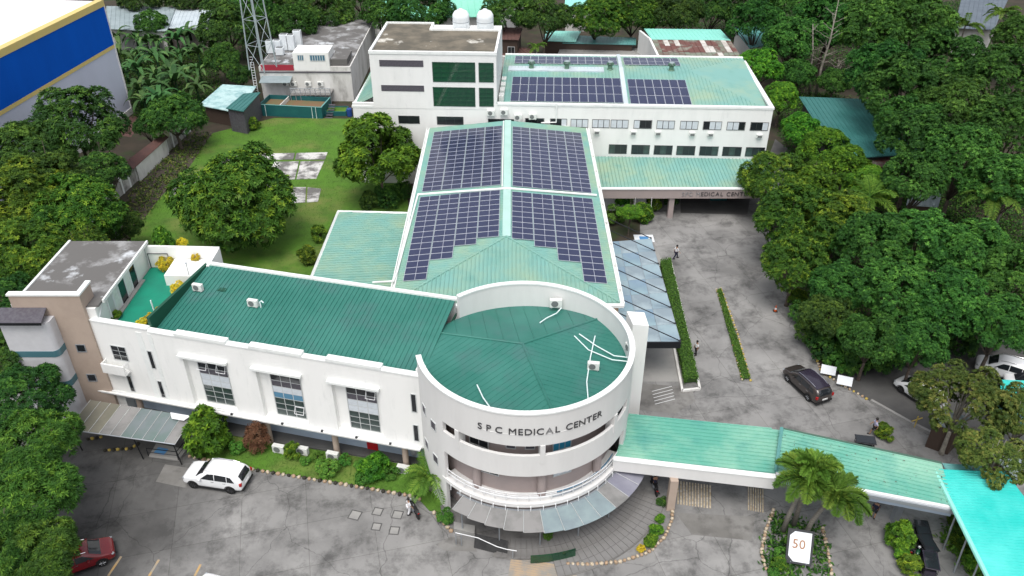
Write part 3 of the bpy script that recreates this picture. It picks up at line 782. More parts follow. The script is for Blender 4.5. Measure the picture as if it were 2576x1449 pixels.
# fan shaped entrance canopy: each glazed sheet a piece
can = part('entrance_canopy', MB().arc(RC, 7.62, 7.75, 2.66, 2.74, R(232), R(338), 40), M['steel_grey'], FB, label='fan shaped grey sheet canopy over the round entrance')
def fan_sheet(a0, a1, r0, r1, z0, z1, m, seg=4):
    V = []; Fs = []
    for k in range(seg + 1):
        a = a0 + (a1 - a0) * k / seg
        for r, z in ((r0, z0), (r1, z1)): V += [tuple(on_drum(a, r, z)), tuple(on_drum(a, r, z - .02))]
    for k in range(seg):
        b = 4 * k; Fs += [(b, b + 4, b + 6, b + 2), (b + 1, b + 3, b + 7, b + 5), (b, b + 1, b + 5, b + 4), (b + 2, b + 6, b + 7, b + 3)]
    b = 4 * seg; Fs += [(0, 2, 3, 1), (b, b + 1, b + 3, b + 2)]
    part('canopy_sheet', MB().add(V, Fs), M[m], can)
canopy_m = ['sheet_grey'] * 5 + ['sheet_glass'] * 4 + ['sheet_grey', 'sheet_lilac', 'sheet_lilac']
mat('sheet_grey', (.25, .245, .24, 1), .6, (.17, .17, .165, 1), .5, .45, .62, detail=10)
mat('sheet_lilac', (.20, .20, .25, 1), .5, (.26, .26, .31, 1), .5, .4, .65)
mat('sheet_glass', (.19, .235, .26, 1), .15, (.26, .33, .34, 1), .5, .4, .65, spec=.6)
for k, mm in enumerate(canopy_m):
    a0 = 236 + k * 8.3; a1 = a0 + 8.2
    fan_sheet(R(a0), R(a1), 7.7, 8.95 + min(.67, k * .12), 2.72, 2.5, mm)
for k in range(13): part('canopy_rib', MB().tube([on_drum(R(236 + k * 8.3), 7.65, 2.75), on_drum(R(236 + k * 8.3), 8.93 + min(.67, k * .12), 2.53)], .02, 4), M['mullion'], can)
for a in (239, 258, 277, 296, 315, 332): part('canopy_post', MB().tube([on_drum(R(a), 8.5, .07), on_drum(R(a), 8.5, 2.5)], .05, 6), M['steel_grey'], can)
pl = MB()
for k in range(8): a = R(268 + 3.2 * k); pl.add([], [])
part('glass_screen', MB().arc(RC, 9.95, 10.0, .1, .85, R(272), R(290), 10), M['glass_green'], FB)
# hipped roof inside the drum
nd = Vector((.77, 47.0, 10.25)); RA_ = [154.8, 40.9 + 360, 286.9]
def ridge_end(a): return on_drum(R(a), RR - .27, 9.78)
def perim(a0, a1):
    e0, e1 = ridge_end(a0), ridge_end(a1)
    nn = (e0 - nd).cross(e1 - nd).normalized(); out = [e0]
    st = max(2, int(abs(a1 - a0) / 6))
    for k in range(1, st):
        p = on_drum(R(a0 + (a1 - a0) * k / st), RR - .27, 0); p.z = nd.z - (nn.x * (p.x - nd.x) + nn.y * (p.y - nd.y)) / nn.z; out.append(p)
    return out + [e1]
for a0, a1 in ((286.9, 400.9), (40.9, 154.8), (154.8, 286.9)):
    poly = [nd] + perim(a0, a1)
    e0, e1 = ridge_end(a0), ridge_end(a1); nn = (e0 - nd).cross(e1 - nd).normalized()
    down = Vector((nn.x, nn.y, 0)) if nn.z > 0 else Vector((-nn.x, -nn.y, 0))
    part('drum_roof', ribs(MB().slab([tuple(p) for p in poly], .1), poly, down, .45 if a0 != 40.9 else 1.1, .03, .05), M['roof_dark'], FB)
    part('ridge_cap', MB().tube([nd + Vector((0, 0, .02)), e0 + Vector((0, 0, .02))], .09, 6), M['roof_dark'], FB)
# letters on the top band
def place_drum(aa0, total_deg):
    def f(x, total):
        a = R(aa0) + R(total_deg) * x / total
        p = on_drum(a, RR + .03, 9.66)
        return Matrix.Translation(p) @ Matrix.Rotation(a + math.pi / 2, 4, 'Z') @ Matrix.Rotation(math.pi / 2, 4, 'X')
    return f
sgn = part('sign_rail', MB().arc(RC, RR - .001, RR + .02, 9.62, 9.65, R(246), R(311), 30), M['white_band'], FB, label='curved lettering on the top band')
letters('SPC', .54, lambda k: M['letter'], sgn, place_drum(246.3, 14.5), gap=.25)
letters('MEDICAL', .54, lambda k: M['letter_light'] if k == 5 else M['letter'], sgn, place_drum(261.6, 25.4))  # the A gets a lighter metal, its reflection put into the colour
letters('CENTER', .54, lambda k: M['letter'], sgn, place_drum(289.4, 21.5))
# white fin beyond the drum
part('fin_wall', MB().box(9.0, 10.6, 50.6, 50.85, 0, 9.6), M['white_wall'], FB) if False else None
part('side_tower', MB().prism([(8.3, 47.0), (9.0, 47.2), (9.15, 51.0), (7.6, 51.0)], 0, 8.9), M['white_band'], FB)
ft = [G(1577, 783, 11.0), G(1621, 786, 11.0)]
part('fin_wall', MB().prism([tuple(ft[0][:2]), tuple(ft[1][:2]), (ft[1].x + .1, ft[1].y - 1.7), (ft[0].x + .25, ft[0].y - 1.7)], 0, 11.0), M['white_wall'], FB)
ac_unit('condenser', 'tall white outdoor unit on the right rim of the round roof', Frame(0, 0, 0), *G(1583, 880, 10.2)[:2], 10.0, rz=R(-70))
# objects on the drum roof
IDF = Frame(0, 0, 0)
def roof_z(x, y): return 9.75
ac_unit('condenser', 'white outdoor unit standing against the back parapet of the round roof', IDF, *G(1398, 772, 9.75)[:2], 9.72, sc=1.15)
ac_unit('condenser', 'white outdoor unit with dark opening on the right of the round roof', IDF, *G(1492, 932, 9.6)[:2], 9.68, rz=R(-8))
ac_unit('condenser', 'white outdoor unit on the left end of the dark green roof', WF, *( (WF.hit(498, 725, 5.3))[0], 5.3, 10.05), rz=0)
ac_unit('condenser', 'white outdoor unit beside the bent vent pipe on the dark green roof', WF, 11.35, 4.55, 9.92)
for k, (pts_, lab) in enumerate([([(1358, 812), (1375, 800), (1400, 788), (1412, 775)], 'short white pipe trailing from the unit by the back parapet'),
                            ([(1445, 845), (1480, 880), (1540, 905), (1585, 910)], 'lower of two long white hoses crossing the right of the round roof'),
                            ([(1457, 840), (1500, 870), (1545, 895), (1588, 900)], 'upper of two long white hoses crossing the right of the round roof'),
                            ([(1497, 845), (1485, 900), (1476, 960), (1480, 1010)], 'white pipe running to the front rim of the round roof'),
                            ([(1200, 968), (1215, 1000), (1235, 1028)], 'thin white pipe at the front left of the round roof')]):
    mb = MB().tube([G(x, y, 9.83 + (.0 if y > 860 else .15)) for x, y in pts_], .045, 6)
    tag(link('roof_pipe', mb.mesh('roof_pipe', M['pvc'])), lab, 'pipe', 'pipes on the round roof')
ant = thing('roof_antenna', 'thin grey antenna mast on the terrace', 'antenna', (-26.9, 57.4, 8.5))
part('mast', MB().tube([(0, 0, 0), (0, 0, 2.1)], .05, 6), M['steel_white'], ant); part('head', MB().lathe([(.02, 2.1), (.12, 2.2), (.02, 2.3)], (0, 0, 0), 8), M['steel_grey'], ant)
tp = thing('terrace_post', 'white post standing on the green terrace by the dark parapet', 'post', (-28.1, 52.6, 8.5))
part('pole', MB().tube([(0, 0, 0), (-.05, 0, 1.75)], .06, 6), M['pvc'], tp)
part('base', MB().box(-.14, .14, -.14, .14, 0, .05), M['steel_white'], tp)
mat('tan_light', (.62, .44, .28, 1), .8, (.55, .40, .27, 1), .8, .4, .7)
# ================================================================ central building with the solar roof
CB = thing('central_building', 'long white building with pale green hipped roof under solar panels', 'building')
XL, XR, YN, YFAR, XRI, ZE, ZR, YA = -9.9, 8.9, 55.6, 92.9, -.5, 8.0, 8.95, 64.9
part('wall', MB().box(XL + .35, XR - .35, YN + .3, YFAR - .1, 0, 7.9), M['white_wall'], CB)
part('wall_corner', MB().box(XR - .6, XR - .05, YN + .1, YN + 3.0, 2.5, 7.7), M['tan_light'], CB)
lf = [(XL, YN, ZE), (XRI, YA, ZR), (XRI, YFAR, ZR), (XL, YFAR, ZE)]
rt = [(XR, YN, ZE), (XR, YFAR, ZE), (XRI, YFAR, ZR), (XRI, YA, ZR)]
hp = [(XL, YN, ZE), (XR, YN, ZE), (XRI, YA, ZR)]
roof_sheet('roof', lf, (1, 0, 0), .36, M['roof_light'], CB, .07, .06, .1)
roof_sheet('roof', rt, (1, 0, 0), .36, M['roof_light'], CB, .07, .06, .1)
roof_sheet('roof', hp, (0, 1, 0), .36, M['roof_light'], CB, .07, .09, .12)
part('ridge_cap', MB().box(XRI - .38, XRI + .38, YA, YFAR, ZR + .015, ZR + .075), M['roof_pale_green'] if 'roof_pale_green' in M else mat('roof_pale_green', (.42, .62, .57, 1), .45, (.36, .56, .50, 1), .6, .4, .7), CB)
for e in ((XL, YN, ZE), (XR, YN, ZE)): part('hip_cap', MB().tube([(XRI, YA, ZR + .03), (e[0], e[1], e[2] + .03)], .10, 6), M['roof_light'], CB)
for x0, x1 in ((XL - .38, XL - .02), (XR + .02, XR + .38)):
    part('gutter', MB().box(x0, x1, YN - .2, YFAR - .05, ZE - .28, ZE - .2).box(x0, x0 + .08, YN - .2, YFAR - .05, ZE - .2, ZE + .05).box(x1 - .08, x1, YN - .2, YFAR - .05, ZE - .2, ZE + .05), M['white_trim'], CB)
part('gutter', MB().box(XL, XR + .3, YN - .4, YN - .05, ZE - .28, ZE - .05), M['white_trim'], CB)
part('white_duct', MB().tube([(XL + .25, 74.9, 8.16), (XRI, 74.4, 9.12), (XR - .3, 74.7, 8.2)], .12, 6), M['white_trim'], CB)
part('white_duct', MB().tube([(XL + .3, 74.8, 8.16), (XL - .1, 60, 8.16), (XL - .25, 58.6, 8.16), (XL - 2.0, 58.4, 8.16)], .09, 6), M['white_trim'], CB)
part('white_duct', MB().tube([(XRI - .5, 92.6, 9.0), (XRI - .5, 75, 9.02)], .07, 6), M['white_trim'], CB)
for k in range(9): part('gutter_joint', MB().box(XR + .0, XR + .4, 57.5 + 3.9 * k, 57.62 + 3.9 * k, ZE - .2, ZE + .06), M['dirty_white'], CB)

def panel_mesh(w, h, split):
    mb = MB().box(0, w, 0, h, 0, .035, 0)
    e = .028
    if split: qs = [(e, w / 2 - .015, e, h - e), (w / 2 + .015, w - e, e, h - e)]
    else: qs = [(e, w - e, e, h - e)]
    for a, b, c, d_ in qs: mb.add([(a, c, .037), (b, c, .037), (b, d_, .037), (a, d_, .037)], [(0, 1, 2, 3)], 1)
    return mb.mesh('panel', [M['solar_frame'], M['solar_cell']])
PM = panel_mesh(2.0, 1.02, True)
def array(label, origin, ax, ay, cols, cw, rh, me):
    "cols: rows in each column; origin is the far corner, rows run towards the camera"
    ax, ay = Vector(ax).normalized(), Vector(ay).normalized(); az = ax.cross(ay).normalized()
    t = thing('solar_array', label, 'solar panels', origin, 0, 'solar arrays on the roofs')
    m = Matrix((ax, ay, az)).transposed().to_4x4(); m.translation = Vector(origin); t.matrix_world = m
    for c, (r0, r1) in enumerate(cols):
        for r in range(r0, r1):
            link('panel', me, t, (c * cw + random.uniform(-.004, .004), -(r + 1) * rh, .06))
        if r1 > r0: part('rail', MB().box(c * cw + .4, c * cw + .46, -r1 * rh, -r0 * rh, 0.0, .058).box(c * cw + cw - .5, c * cw + cw - .44, -r1 * rh, -r0 * rh, 0.0, .058), M['steel_grey'], t)
    return t
k_ = (ZR - ZE) / (XRI - XL)
zl = lambda x: ZE + (x - XL) * k_ + .045
zr = lambda x: ZR - (x - XRI) * (ZR - ZE) / (XR - XRI) + .045
array('solar array on the left slope near the rear building', (-9.25, 91.2, zl(-9.25)), (1, 0, k_), (0, 1, 0), [(0, 15)] * 4, 2.05, 1.05, PM)
array('solar array with stepped lower edge on the left slope near the round roof', (-9.3, 74.3, zl(-9.3)), (1, 0, k_), (0, 1, 0), [(0, 15), (0, 12), (0, 10), (0, 9)], 2.05, 1.05, PM)
array('solar array on the right slope near the rear building', (.05, 90.9, zr(.05)), (1, 0, -k_), (0, 1, 0), [(0, 15)] * 4, 2.05, 1.05, PM)
array('solar array with stepped lower edge on the right slope near the round roof', (-.02, 73.9, zr(-.02)), (1, 0, -k_), (0, 1, 0), [(0, 9), (0, 10), (0, 12), (0, 15)], 2.05, 1.05, PM)

# ================================================================ low annex left of the solar roof
AN = thing('annex', 'low annex with pale green ribbed roof left of the solar roof', 'building')
part('wall', MB().prism([(-18.7, 64.6), (-10.4, 62.9), (-10.4, 76.6), (-18.5, 77.9)], 0, 4.2), M['white_wall'], AN)
ap = [(-18.9, 64.3, 4.35), (-10.35, 62.6, 4.75), (-10.35, 77.0, 4.75), (-18.7, 78.2, 4.35)]
roof_sheet('roof', ap, (1, 0, 0), .45, M['roof_light'], AN, .06, .10, .14)
part('roof_edge', MB().tube([(-19.0, 64.2, 4.4), (-18.8, 78.3, 4.4), (-10.4, 77.1, 4.8)], .16, 4), M['white_trim'], AN)
part('fascia_box', MB().prism([(-19.6, 63.6), (-15.2, 62.7), (-15.2, 63.6), (-19.6, 64.3)], 3.7, 4.75), M['tan_light'] if 'tan_light' in M else mat('tan_light', (.62, .44, .28, 1), .8, (.55, .40, .27, 1), .8, .4, .7), AN)
part('drain_pipe', MB().tube([(-10.7, 63.5, 4.85), (-10.7, 76.0, 4.85)], .06, 6), M['frame_dark'], AN)

# ================================================================ rear building
RB = thing('rear_building', 'long white rear building with pale green roof, tower block and rows of windows', 'building')
RF = Frame(30.9, 92.2, math.atan2(-.045, 1))
part('wall', RF.xf(MB().box(-50.2, 0, 0, .35, 0, 10.6).box(-50.2, -49.85, .35, 17.4, 0, 10.0).box(-.35, 0, .35, 17.4, 0, 10.6).box(-49.8, -.35, 17.1, 17.4, 0, 11.1)), M['white_wall'], RB)
part('parapet_coping', RF.xf(MB().box(-32.7, .08, -.08, .45, 10.6, 10.85).box(-.45, .08, .45, 17.5, 10.6, 10.85).box(-32.6, -.45, 17.0, 17.5, 11.1, 11.4)), M['white_trim'], RB)
zf, zri, tr, tb = 10.35, 11.45, 11.3, 17.0
f1 = [RF(-32.6, .46, zf), RF(-.46, .46, zf), RF(-8.5, tr, zri), RF(-32.6, tr, zri)]
f2 = [RF(-32.6, tr, zri), RF(-8.5, tr, zri), RF(-.46, tb, 11.3), RF(-32.6, tb, 11.3)]
f3 = [RF(-.46, .46, zf), RF(-.46, tb, 11.3), RF(-8.5, tr, zri)]
roof_sheet('roof', f1, RF.n, .45, M['roof_light'], RB, .05, .06, .1)
roof_sheet('roof', f2, RF.n, .45, M['roof_light'], RB, .05, .06, .1)
part('roof', MB().slab([tuple(p) for p in f3], .05), M['roof_light'], RB)
part('roof_walkway', RF.xf(MB().box(-31.9, -19.5, 10.2, 11.9, 11.3, 11.5)), M['roof_pale'], RB)
part('roof_duct', RF.xf(MB().add([(-17.55, .7, 10.42), (-17.0, .7, 10.42), (-17.0, 11.3, 11.5), (-17.55, 11.3, 11.5), (-17.55, .7, 10.62), (-17.0, .7, 10.62), (-17.0, 11.3, 11.7), (-17.55, 11.3, 11.7)], [(0, 3, 2, 1), (4, 5, 6, 7), (0, 1, 5, 4), (1, 2, 6, 5), (2, 3, 7, 6), (3, 0, 4, 7)])), M['roof_pale'], RB)
part('roof_duct', RF.xf(MB().box(-17.5, -17.05, 11.4, 16.9, 11.45, 11.65)), M['roof_pale'], RB)
PR = panel_mesh(1.02, 2.26, False)
PB = panel_mesh(1.02, 1.59, False)
sl_ = (zri - zf) / (tr - .46)
def rr(s, t, extra=.05): return RF(s, t, zf + (t - .46) * sl_ + extra) if t <= tr else RF(s, t, zri - (t - tr) * .026 + extra)
ayv = RF.n + Vector((0, 0, sl_))
array('solar array of three rows at the left of the rear roof', rr(-31.2, 8.3), RF.u, ayv, [(0, 3)] * 13, 1.05, 2.29, PR)
array('smaller solar array of three rows at the middle of the rear roof', rr(-16.7, 8.1), RF.u, ayv, [(0, 3)] * 7, 1.05, 2.29, PR)
ayb = RF.n + Vector((0, 0, -.026))
array('narrow strip of solar panels behind the ridge, left part', rr(-31.2, 16.2), RF.u, ayb, [(0, 2)] * 13, 1.05, 1.62, PB)
array('narrow strip of solar panels behind the ridge, right part', rr(-16.7, 16.2), RF.u, ayb, [(0, 2)] * 7, 1.05, 1.62, PB)
for k, s in enumerate((-28.9, -24.3, -18.7, -10.8)):
    p = RF(s, 11.2, zri - .02)
    v = thing('roof_ventilator', 'green turbine ventilator on the rear ridge, %s from the tower block' % ('first', 'second', 'third', 'fourth')[k], 'ventilator', p, 0, 'turbine ventilators on the rear ridge')
    part('neck', MB().lathe([(.42, 0), (.3, .12), (.3, .55)], (0, 0, 0), 14), M['roof_vent'] if 'roof_vent' in M else mat('roof_vent', (.10, .19, .13, 1), .5), v)
    mb = MB()
    for q in range(14):
        a = 6.2832 * q / 14
        mb.tube([(.3 * math.cos(a), .3 * math.sin(a), .55), (.46 * math.cos(a + .2), .46 * math.sin(a + .2), .78), (.3 * math.cos(a + .4), .3 * math.sin(a + .4), 1.0)], .05, 4)
    part('turbine', mb, M['roof_vent'], v); part('cap', MB().lathe([(.36, 1.0), (.25, 1.08), (.0, 1.12)], (0, 0, 0), 14), M['roof_grey'], v)
# tower block
T0, T1 = -47.6, -32.75
part('tower_wall', RF.xf(MB().box(T0, T1, -.03, 12.2, 10.0, 16.6)), M['white_wall'], RB)
part('tower_roof', RF.xf(MB().box(T0 + .25, T1 - .25, .3, 9.2, 16.6, 16.72).box(T0 + .25, T0 + 5.9, 9.2, 12.0, 16.6, 16.72)), M['flat_roof'], RB)
part('parapet_coping', RF.xf(MB().box(T0 - .05, T1 + .05, -.1, .28, 16.6, 16.92).box(T0 - .05, T0 + .24, .28, 12.25, 16.6, 16.92).box(T1 - .24, T1 + .05, .28, 9.5, 16.6, 16.92).box(T0 + 5.9, T1 - .24, 9.2, 9.5, 16.6, 16.92).box(T0 + 5.9, T0 + 6.15, 9.5, 12.25, 16.6, 16.92).box(T0 + .24, T0 + 5.9, 12.0, 12.25, 16.6, 16.92)), M['white_trim'], RB)
def pwin(x0, y0, x1, y1, cols, rows, m, fm='mullion', t=0.0, pr=.04, fw=.06, bar=.035):
    a, zt = RF.hit(x0, y0, t); b, zb = RF.hit(x1, y1, t)
    return window(RB, RF, a, b, min(zb, zt), max(zb, zt), cols, rows, m, t=t, fw=fw, proud=pr, frame_m=fm, bar=bar)
for q in ((955, 152, 1064, 167), (960, 215, 1066, 229)): pwin(*q, 8, 1, 'louver', 'louver', -.03)
for q, c in (((1088, 157, 1195, 206), 5), ((1205, 159, 1241, 206), 2), ((1090, 220, 1195, 267), 5), ((1206, 222, 1241, 267), 2)): pwin(*q, c, 4, 'glass_green', 'frame_green' if 'frame_green' in M else mat('frame_green', (.01, .05, .03, 1), .4).name, -.03, .05)
for k, q in enumerate(((1003, 292, 1055, 310), (1100, 294, 1165, 313), (1229, 300, 1312, 309))): pwin(*q, 3 if k else 2, 1, 'glass_dark', 'frame_dark')
BL = 'blind'; DK = 'glass_dark'; GW = 'glass_window'
for x0, x1, pat in ((1322, 1368, (DK, DK, DK)), (1385, 1425, (DK, DK, BL)), (1437, 1478, (BL, BL, BL)), (1491, 1532, (BL, BL, BL)), (1538, 1579, (BL, BL, BL)), (1596, 1638, (BL, DK, DK)), (1654, 1695, (BL, BL, BL)), (1713, 1754, (BL, BL, BL)), (1771, 1813, (DK, BL, BL)), (1831, 1872, (BL, BL, DK)), (1890, 1930, (DK, DK, BL))):
    o_ = (x0 - 1437) * .018
    pwin(x0, 300 + o_, x1, 320 + o_, 3, 1, (lambda p_: (lambda c, r: p_[c]))(pat), 'frame_dark', fw=.045, bar=.075)
for k, x0 in enumerate((1533, 1590, 1647, 1704, 1762, 1820, 1878)):
    pwin(x0, 364 + k * 1.2, x0 + 42, 386 + k * 1.2, 3, 1, lambda c, r: DK if (c + r + k) % 3 else GW, 'frame_dark', fw=.05)
# small box air conditioners below the windows and split units by the solar roof
RTXT = ['first', 'second', 'third', 'fourth', 'fifth', 'sixth']
for k, (x, y) in enumerate(((1501, 331), (1593, 333), (1655, 334), (1741, 336), (1787, 337), (1910, 341))):
    s, z = RF.hit(x, y)
    a = thing('window_air_conditioner', 'small box air conditioner in the rear wall under the windows, %s from the solar roof' % RTXT[k], 'air conditioner', RF(s, 0, z), RF.rz, 'box air conditioners in the rear wall')
    part('casing', MB().box(-.34, .34, -.35, 0, -.22, .22), M['ac_white'], a, bevel=.02); part('grille', MB().box(-.26, .26, -.365, -.35, -.17, .12), M['ac_grille'], a)
for x, y, lab in ((1235, 285, 'small outdoor unit above the dark strip window, left one'), (1268, 283, 'outdoor unit above the dark strip window, right one'), (1303, 296, 'upper of two stacked outdoor units beside the dark strip window'), (1303, 309, 'lower of two stacked outdoor units beside the dark strip window'), (1340, 294, 'outdoor unit above the first blind window'), (1397, 325, 'outdoor unit standing at the solar roof end, left of a pair'), (1420, 325, 'outdoor unit standing at the solar roof end, right of a pair')):
    s, z = RF.hit(x, y, -.25); ac_unit('wall_condenser', lab, RF, s, -.22, z - .36, sc=1.1)
part('down_pipe', RF.xf(MB().tube([(-25.6, -.12, 10.9), (-25.6, -.12, 8.6), (-27.4, -.15, 8.5)], .09, 6)), M['white_trim'], RB)
# lean-to roof left of the tower
roof_sheet('side_roof', [RF(-50.0, .3, 10.15), RF(-47.7, .3, 11.3), RF(-47.7, 14, 12.6), RF(-50.0, 14, 10.15)], RF.u, .5, M['roof_light'], RB, .06, .05, .08)
part('roof_edge', RF.xf(MB().box(-50.3, -47.65, -.05, .3, 10.0, 10.25).box(-50.3, -50.0, .3, 14, 10.0, 10.25)), M['white_trim'], RB)
# units between tower and roof
for k in range(4): part('service_unit', RF.xf(MB().box(-32.6, -32.0, 1.4 + 2.0 * k, 2.6 + 2.0 * k, 10.5, 11.2)), M['ac_white'], RB, bevel=.03)
# water tanks on the tower
for k, (x, y) in enumerate(((1161, 80), (1221, 80))):
    p = RF(RF.hit(x, 92, 10.9)[0], 10.9, 0)
    t = thing('water_tank', ('left', 'right')[k] + ' of two white domed water tanks behind the tower roof', 'water tank', (p.x, p.y, 16.6), 0, 'domed water tanks')
    part('shell', MB().lathe([(1.0, 0), (1.08, .1), (1.05, .6), (1.08, .7), (1.05, 1.2), (1.08, 1.3), (1.04, 1.7), (.8, 2.1), (.35, 2.3), (.25, 2.32), (.25, 2.42), (0, 2.42)], (0, 0, 0), 24), M['tank_white'], t, smooth=True)
    part('stand', MB().box(-1.0, 1.0, -1.0, 1.0, -1.6, 0), M['steel_grey'], t)
    part('strap', MB().lathe([(1.09, .84), (1.09, .9)], (0, 0, 0), 24), M['steel_grey'], t)
# tank platform is the rear stair roof behind the tower
part('stair_roof', RF.xf(MB().box(-41.4, T1 - .3, 9.55, 12.4, 10.8, 15.0)), M['flat_roof'], RB)

# ================================================================ porch at the rear right
PO = thing('rear_porch', 'pale green roofed porch with lettered fascia in front of the rear building', 'porch')
pp = [(10.0, 85.2, 3.75), (31.0, 85.0, 3.75), (31.0, 92.15, 4.25), (10.0, 93.0, 4.25)]
roof_sheet('roof', pp, (0, 1, 0), .42, M['roof_light'], PO, .06, .09, .12)
part('fascia', MB().box(9.9, 31.1, 84.7, 85.0, 2.7, 3.85), M['pink_wall'], PO)
part('fascia_trim', MB().box(9.8, 31.2, 84.6, 85.05, 3.85, 3.98), M['white_trim'], PO)
part('soffit', MB().box(10.0, 31.0, 85.05, 92.0, 2.72, 2.8), M['shade_white'], PO)
part('side_wall', MB().box(10.0, 17.5, 86.8, 87.0, 0, 2.7), M['shade_white'], PO)
for x in (18.6, 30.2): part('pillar', MB().box(x - .3, x + .3, 84.9, 85.6, 0, 2.7), M['pink_wall'], PO)
part('back_wall', MB().box(18, 31, 91.7, 91.9, 0, 2.7), M['louver'], PO)  # dark finish stands in for the unlit depth of the porch
letters('SPC MEDICAL CENTER', .52, lambda k: M['letter'] if k > 4 else M['letter_light'], PO, lambda x, tot: Matrix.Translation((19.6 + x * 1.05, 84.67, 3.02)) @ Matrix.Rotation(math.pi / 2, 4, 'X'))
bn = thing('hanging_bar', 'white bar hanging at the porch edge above the round shrub', 'bar', (15.2, 84.4, 1.6))
part('bar', MB().box(-1.0, 1.0, -.08, .08, .0, .18), M['steel_white'], bn)
for x in (-.95, .95): part('hanger', MB().tube([(x, 0, .1), (x, .1, 1.3)], .03, 5), M['steel_white'], bn)

# ================================================================ glass canopy right of the solar roof
GC = thing('glass_canopy', 'long sloping glass canopy with black tie rods beside the solar roof', 'canopy')
mat('canopy_glass', (.20, .29, .38, 1), .08, (.28, .40, .44, 1), .35, .4, .65, spec=.7)
gx0, gx1, gy0, gy1, gz0, gz1 = 9.35, 14.25, 55.2, 72.6, 3.85, 4.3
ny = 7
mat('canopy_glass2', (.30, .40, .44, 1), .1, (.22, .30, .36, 1), .4, .4, .65, spec=.7)
mat('canopy_glass3', (.24, .30, .34, 1), .25, (.34, .42, .46, 1), .5, .45, .6, spec=.6, detail=9)
UG = [MB().box(-.5, .5, -.5, .5, -.015, .015).mesh('pane', M[q]) for q in ('canopy_glass', 'canopy_glass2', 'canopy_glass3')]
tilt = math.atan2(gz1 - gz0, gx1 - gx0)
for i in range(3):
    for j in range(ny):
        cx = gx0 + (i + .5) * (gx1 - gx0) / 3; cy = gy0 + (j + .5) * (gy1 - gy0) / ny
        o = link('pane', UG[(i * 5 + j * 7 + (j // 2)) % 3], GC, (cx, cy, gz0 + (cx - gx0) * math.tan(tilt)))
        o.rotation_euler = (0, -tilt, 0); o.scale = ((gx1 - gx0) / 3 - .03, (gy1 - gy0) / ny - .03, 1)
for j in range(ny + 1):
    y = gy0 + j * (gy1 - gy0) / ny
    part('beam', MB().tube([(gx0 - .4, y, gz0 - .12), (gx1, y, gz1 - .1)], .07, 6), M['steel_grey'], GC)
    part('tie_rod', MB().tube([(gx0 - .75, y + 1.2, 6.6), (gx1 - .1, y, gz1 + .08)], .05, 6), M['steel_black'], GC)
    part('knuckle', MB().lathe([(.0, -.12), (.13, 0), (.0, .12)], (gx1 - .05, y, gz1 + .08), 8), M['steel_black'], GC)
for i in range(4):
    x = gx0 + i * (gx1 - gx0) / 3
    part('purlin', MB().tube([(x, gy0, gz0 + (x - gx0) * math.tan(tilt) - .04), (x, gy1, gz0 + (x - gx0) * math.tan(tilt) - .04)], .04, 5), M['steel_grey'], GC)
part('end_beam', MB().box(gx0, gx1, gy0 - .25, gy0 - .1, gz0 - .1, gz0 + .5), M['steel_black'], GC)

# ================================================================ entrance canopies at the right of the rotunda
E1 = thing('entrance_walkway', 'green ribbed canopy with white beam joining the round tower', 'canopy')
z1 = 4.0
e1 = [G(1582, 1040, z1 + .15), G(1966, 1082, z1 + .15), G(1950, 1190, z1), G(1548, 1148, z1)]
roof_sheet('roof', e1, e1[2] - e1[3], .36, M['roof_aqua'], E1, .06, .10, .14)
a, b = G(1543, 1150, z1), G(1950, 1196, z1); dv = (b - a).normalized(); nv = Vector((-dv.y, dv.x, 0))
def beam(mb, a, b, w, z0, z1_): mb.prism([tuple((a - nv * w)[:2]), tuple((b - nv * w)[:2]), tuple(b[:2]), tuple(a[:2])], z0, z1_); return mb
part('front_beam', beam(MB(), a, b, .35, 3.0, 4.02), M['white_band'], E1)
part('beam_coping', beam(MB(), a + nv * .05, b + nv * .05, .45, 4.02, 4.1), M['white_trim'], E1)
part('soffit', MB().slab([p - Vector((0, 0, .5)) for p in e1], .08), M['grey_paint'], E1)
c_ = G(1685, 1280); part('column', MB().box(c_.x - .28, c_.x + .28, c_.y - .2, c_.y + .3, 0, 3.02), M['tan_wall'], E1)
c_ = e1[0].lerp(e1[2], .2); part('column', MB().box(c_.x - .2, c_.x + .2, c_.y - .2, c_.y + .2, 0, 3.5), M['tan_wall'], E1)
E2 = thing('entrance_porch', 'second green ribbed canopy littered with leaves behind the palms', 'canopy')
z2_ = 4.25
e2 = [G(1966, 1078, z2_ + .2), G(2368, 1165, z2_ + .2), G(2402, 1272, z2_ - .1), G(1952, 1186, z2_ - .1)]
roof_sheet('roof', e2, e2[1] - e2[0], .34, M['roof_aqua'], E2, .06, .10, .14)
part('end_flashing', MB().tube([e2[0] + Vector((0, 0, .06)), e2[3] + Vector((0, 0, .06))], .13, 5), M['roof_teal_old'], E2)
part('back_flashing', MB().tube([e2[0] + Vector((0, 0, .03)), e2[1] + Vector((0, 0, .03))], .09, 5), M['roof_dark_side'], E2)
dv = (e2[2] - e2[3]).normalized(); nv = Vector((-dv.y, dv.x, 0))
part('gutter', beam(MB(), e2[3] - nv * .02, e2[2] - nv * .02, .22, 3.85, 4.12), M['steel_white'], E2)
part('gutter', beam(MB(), e2[3] - nv * .26, e2[2] - nv * .26, .12, 3.7, 3.98), M['steel_grey'], E2)
part('beam', beam(MB(), e2[3] + nv * .3, e2[2] + nv * .3, .3, 3.1, 3.8), M['grey_paint'], E2)
c_ = G(2250, 1315); part('column', MB().box(c_.x - .22, c_.x + .22, c_.y - .1, c_.y + .35, 0, 3.1), M['steel_grey'], E2)
c_ = e2[0].lerp(e2[2], .2); part('column', MB().box(c_.x - .2, c_.x + .2, c_.y - .2, c_.y + .2, 0, 4.1), M['steel_grey'], E2)
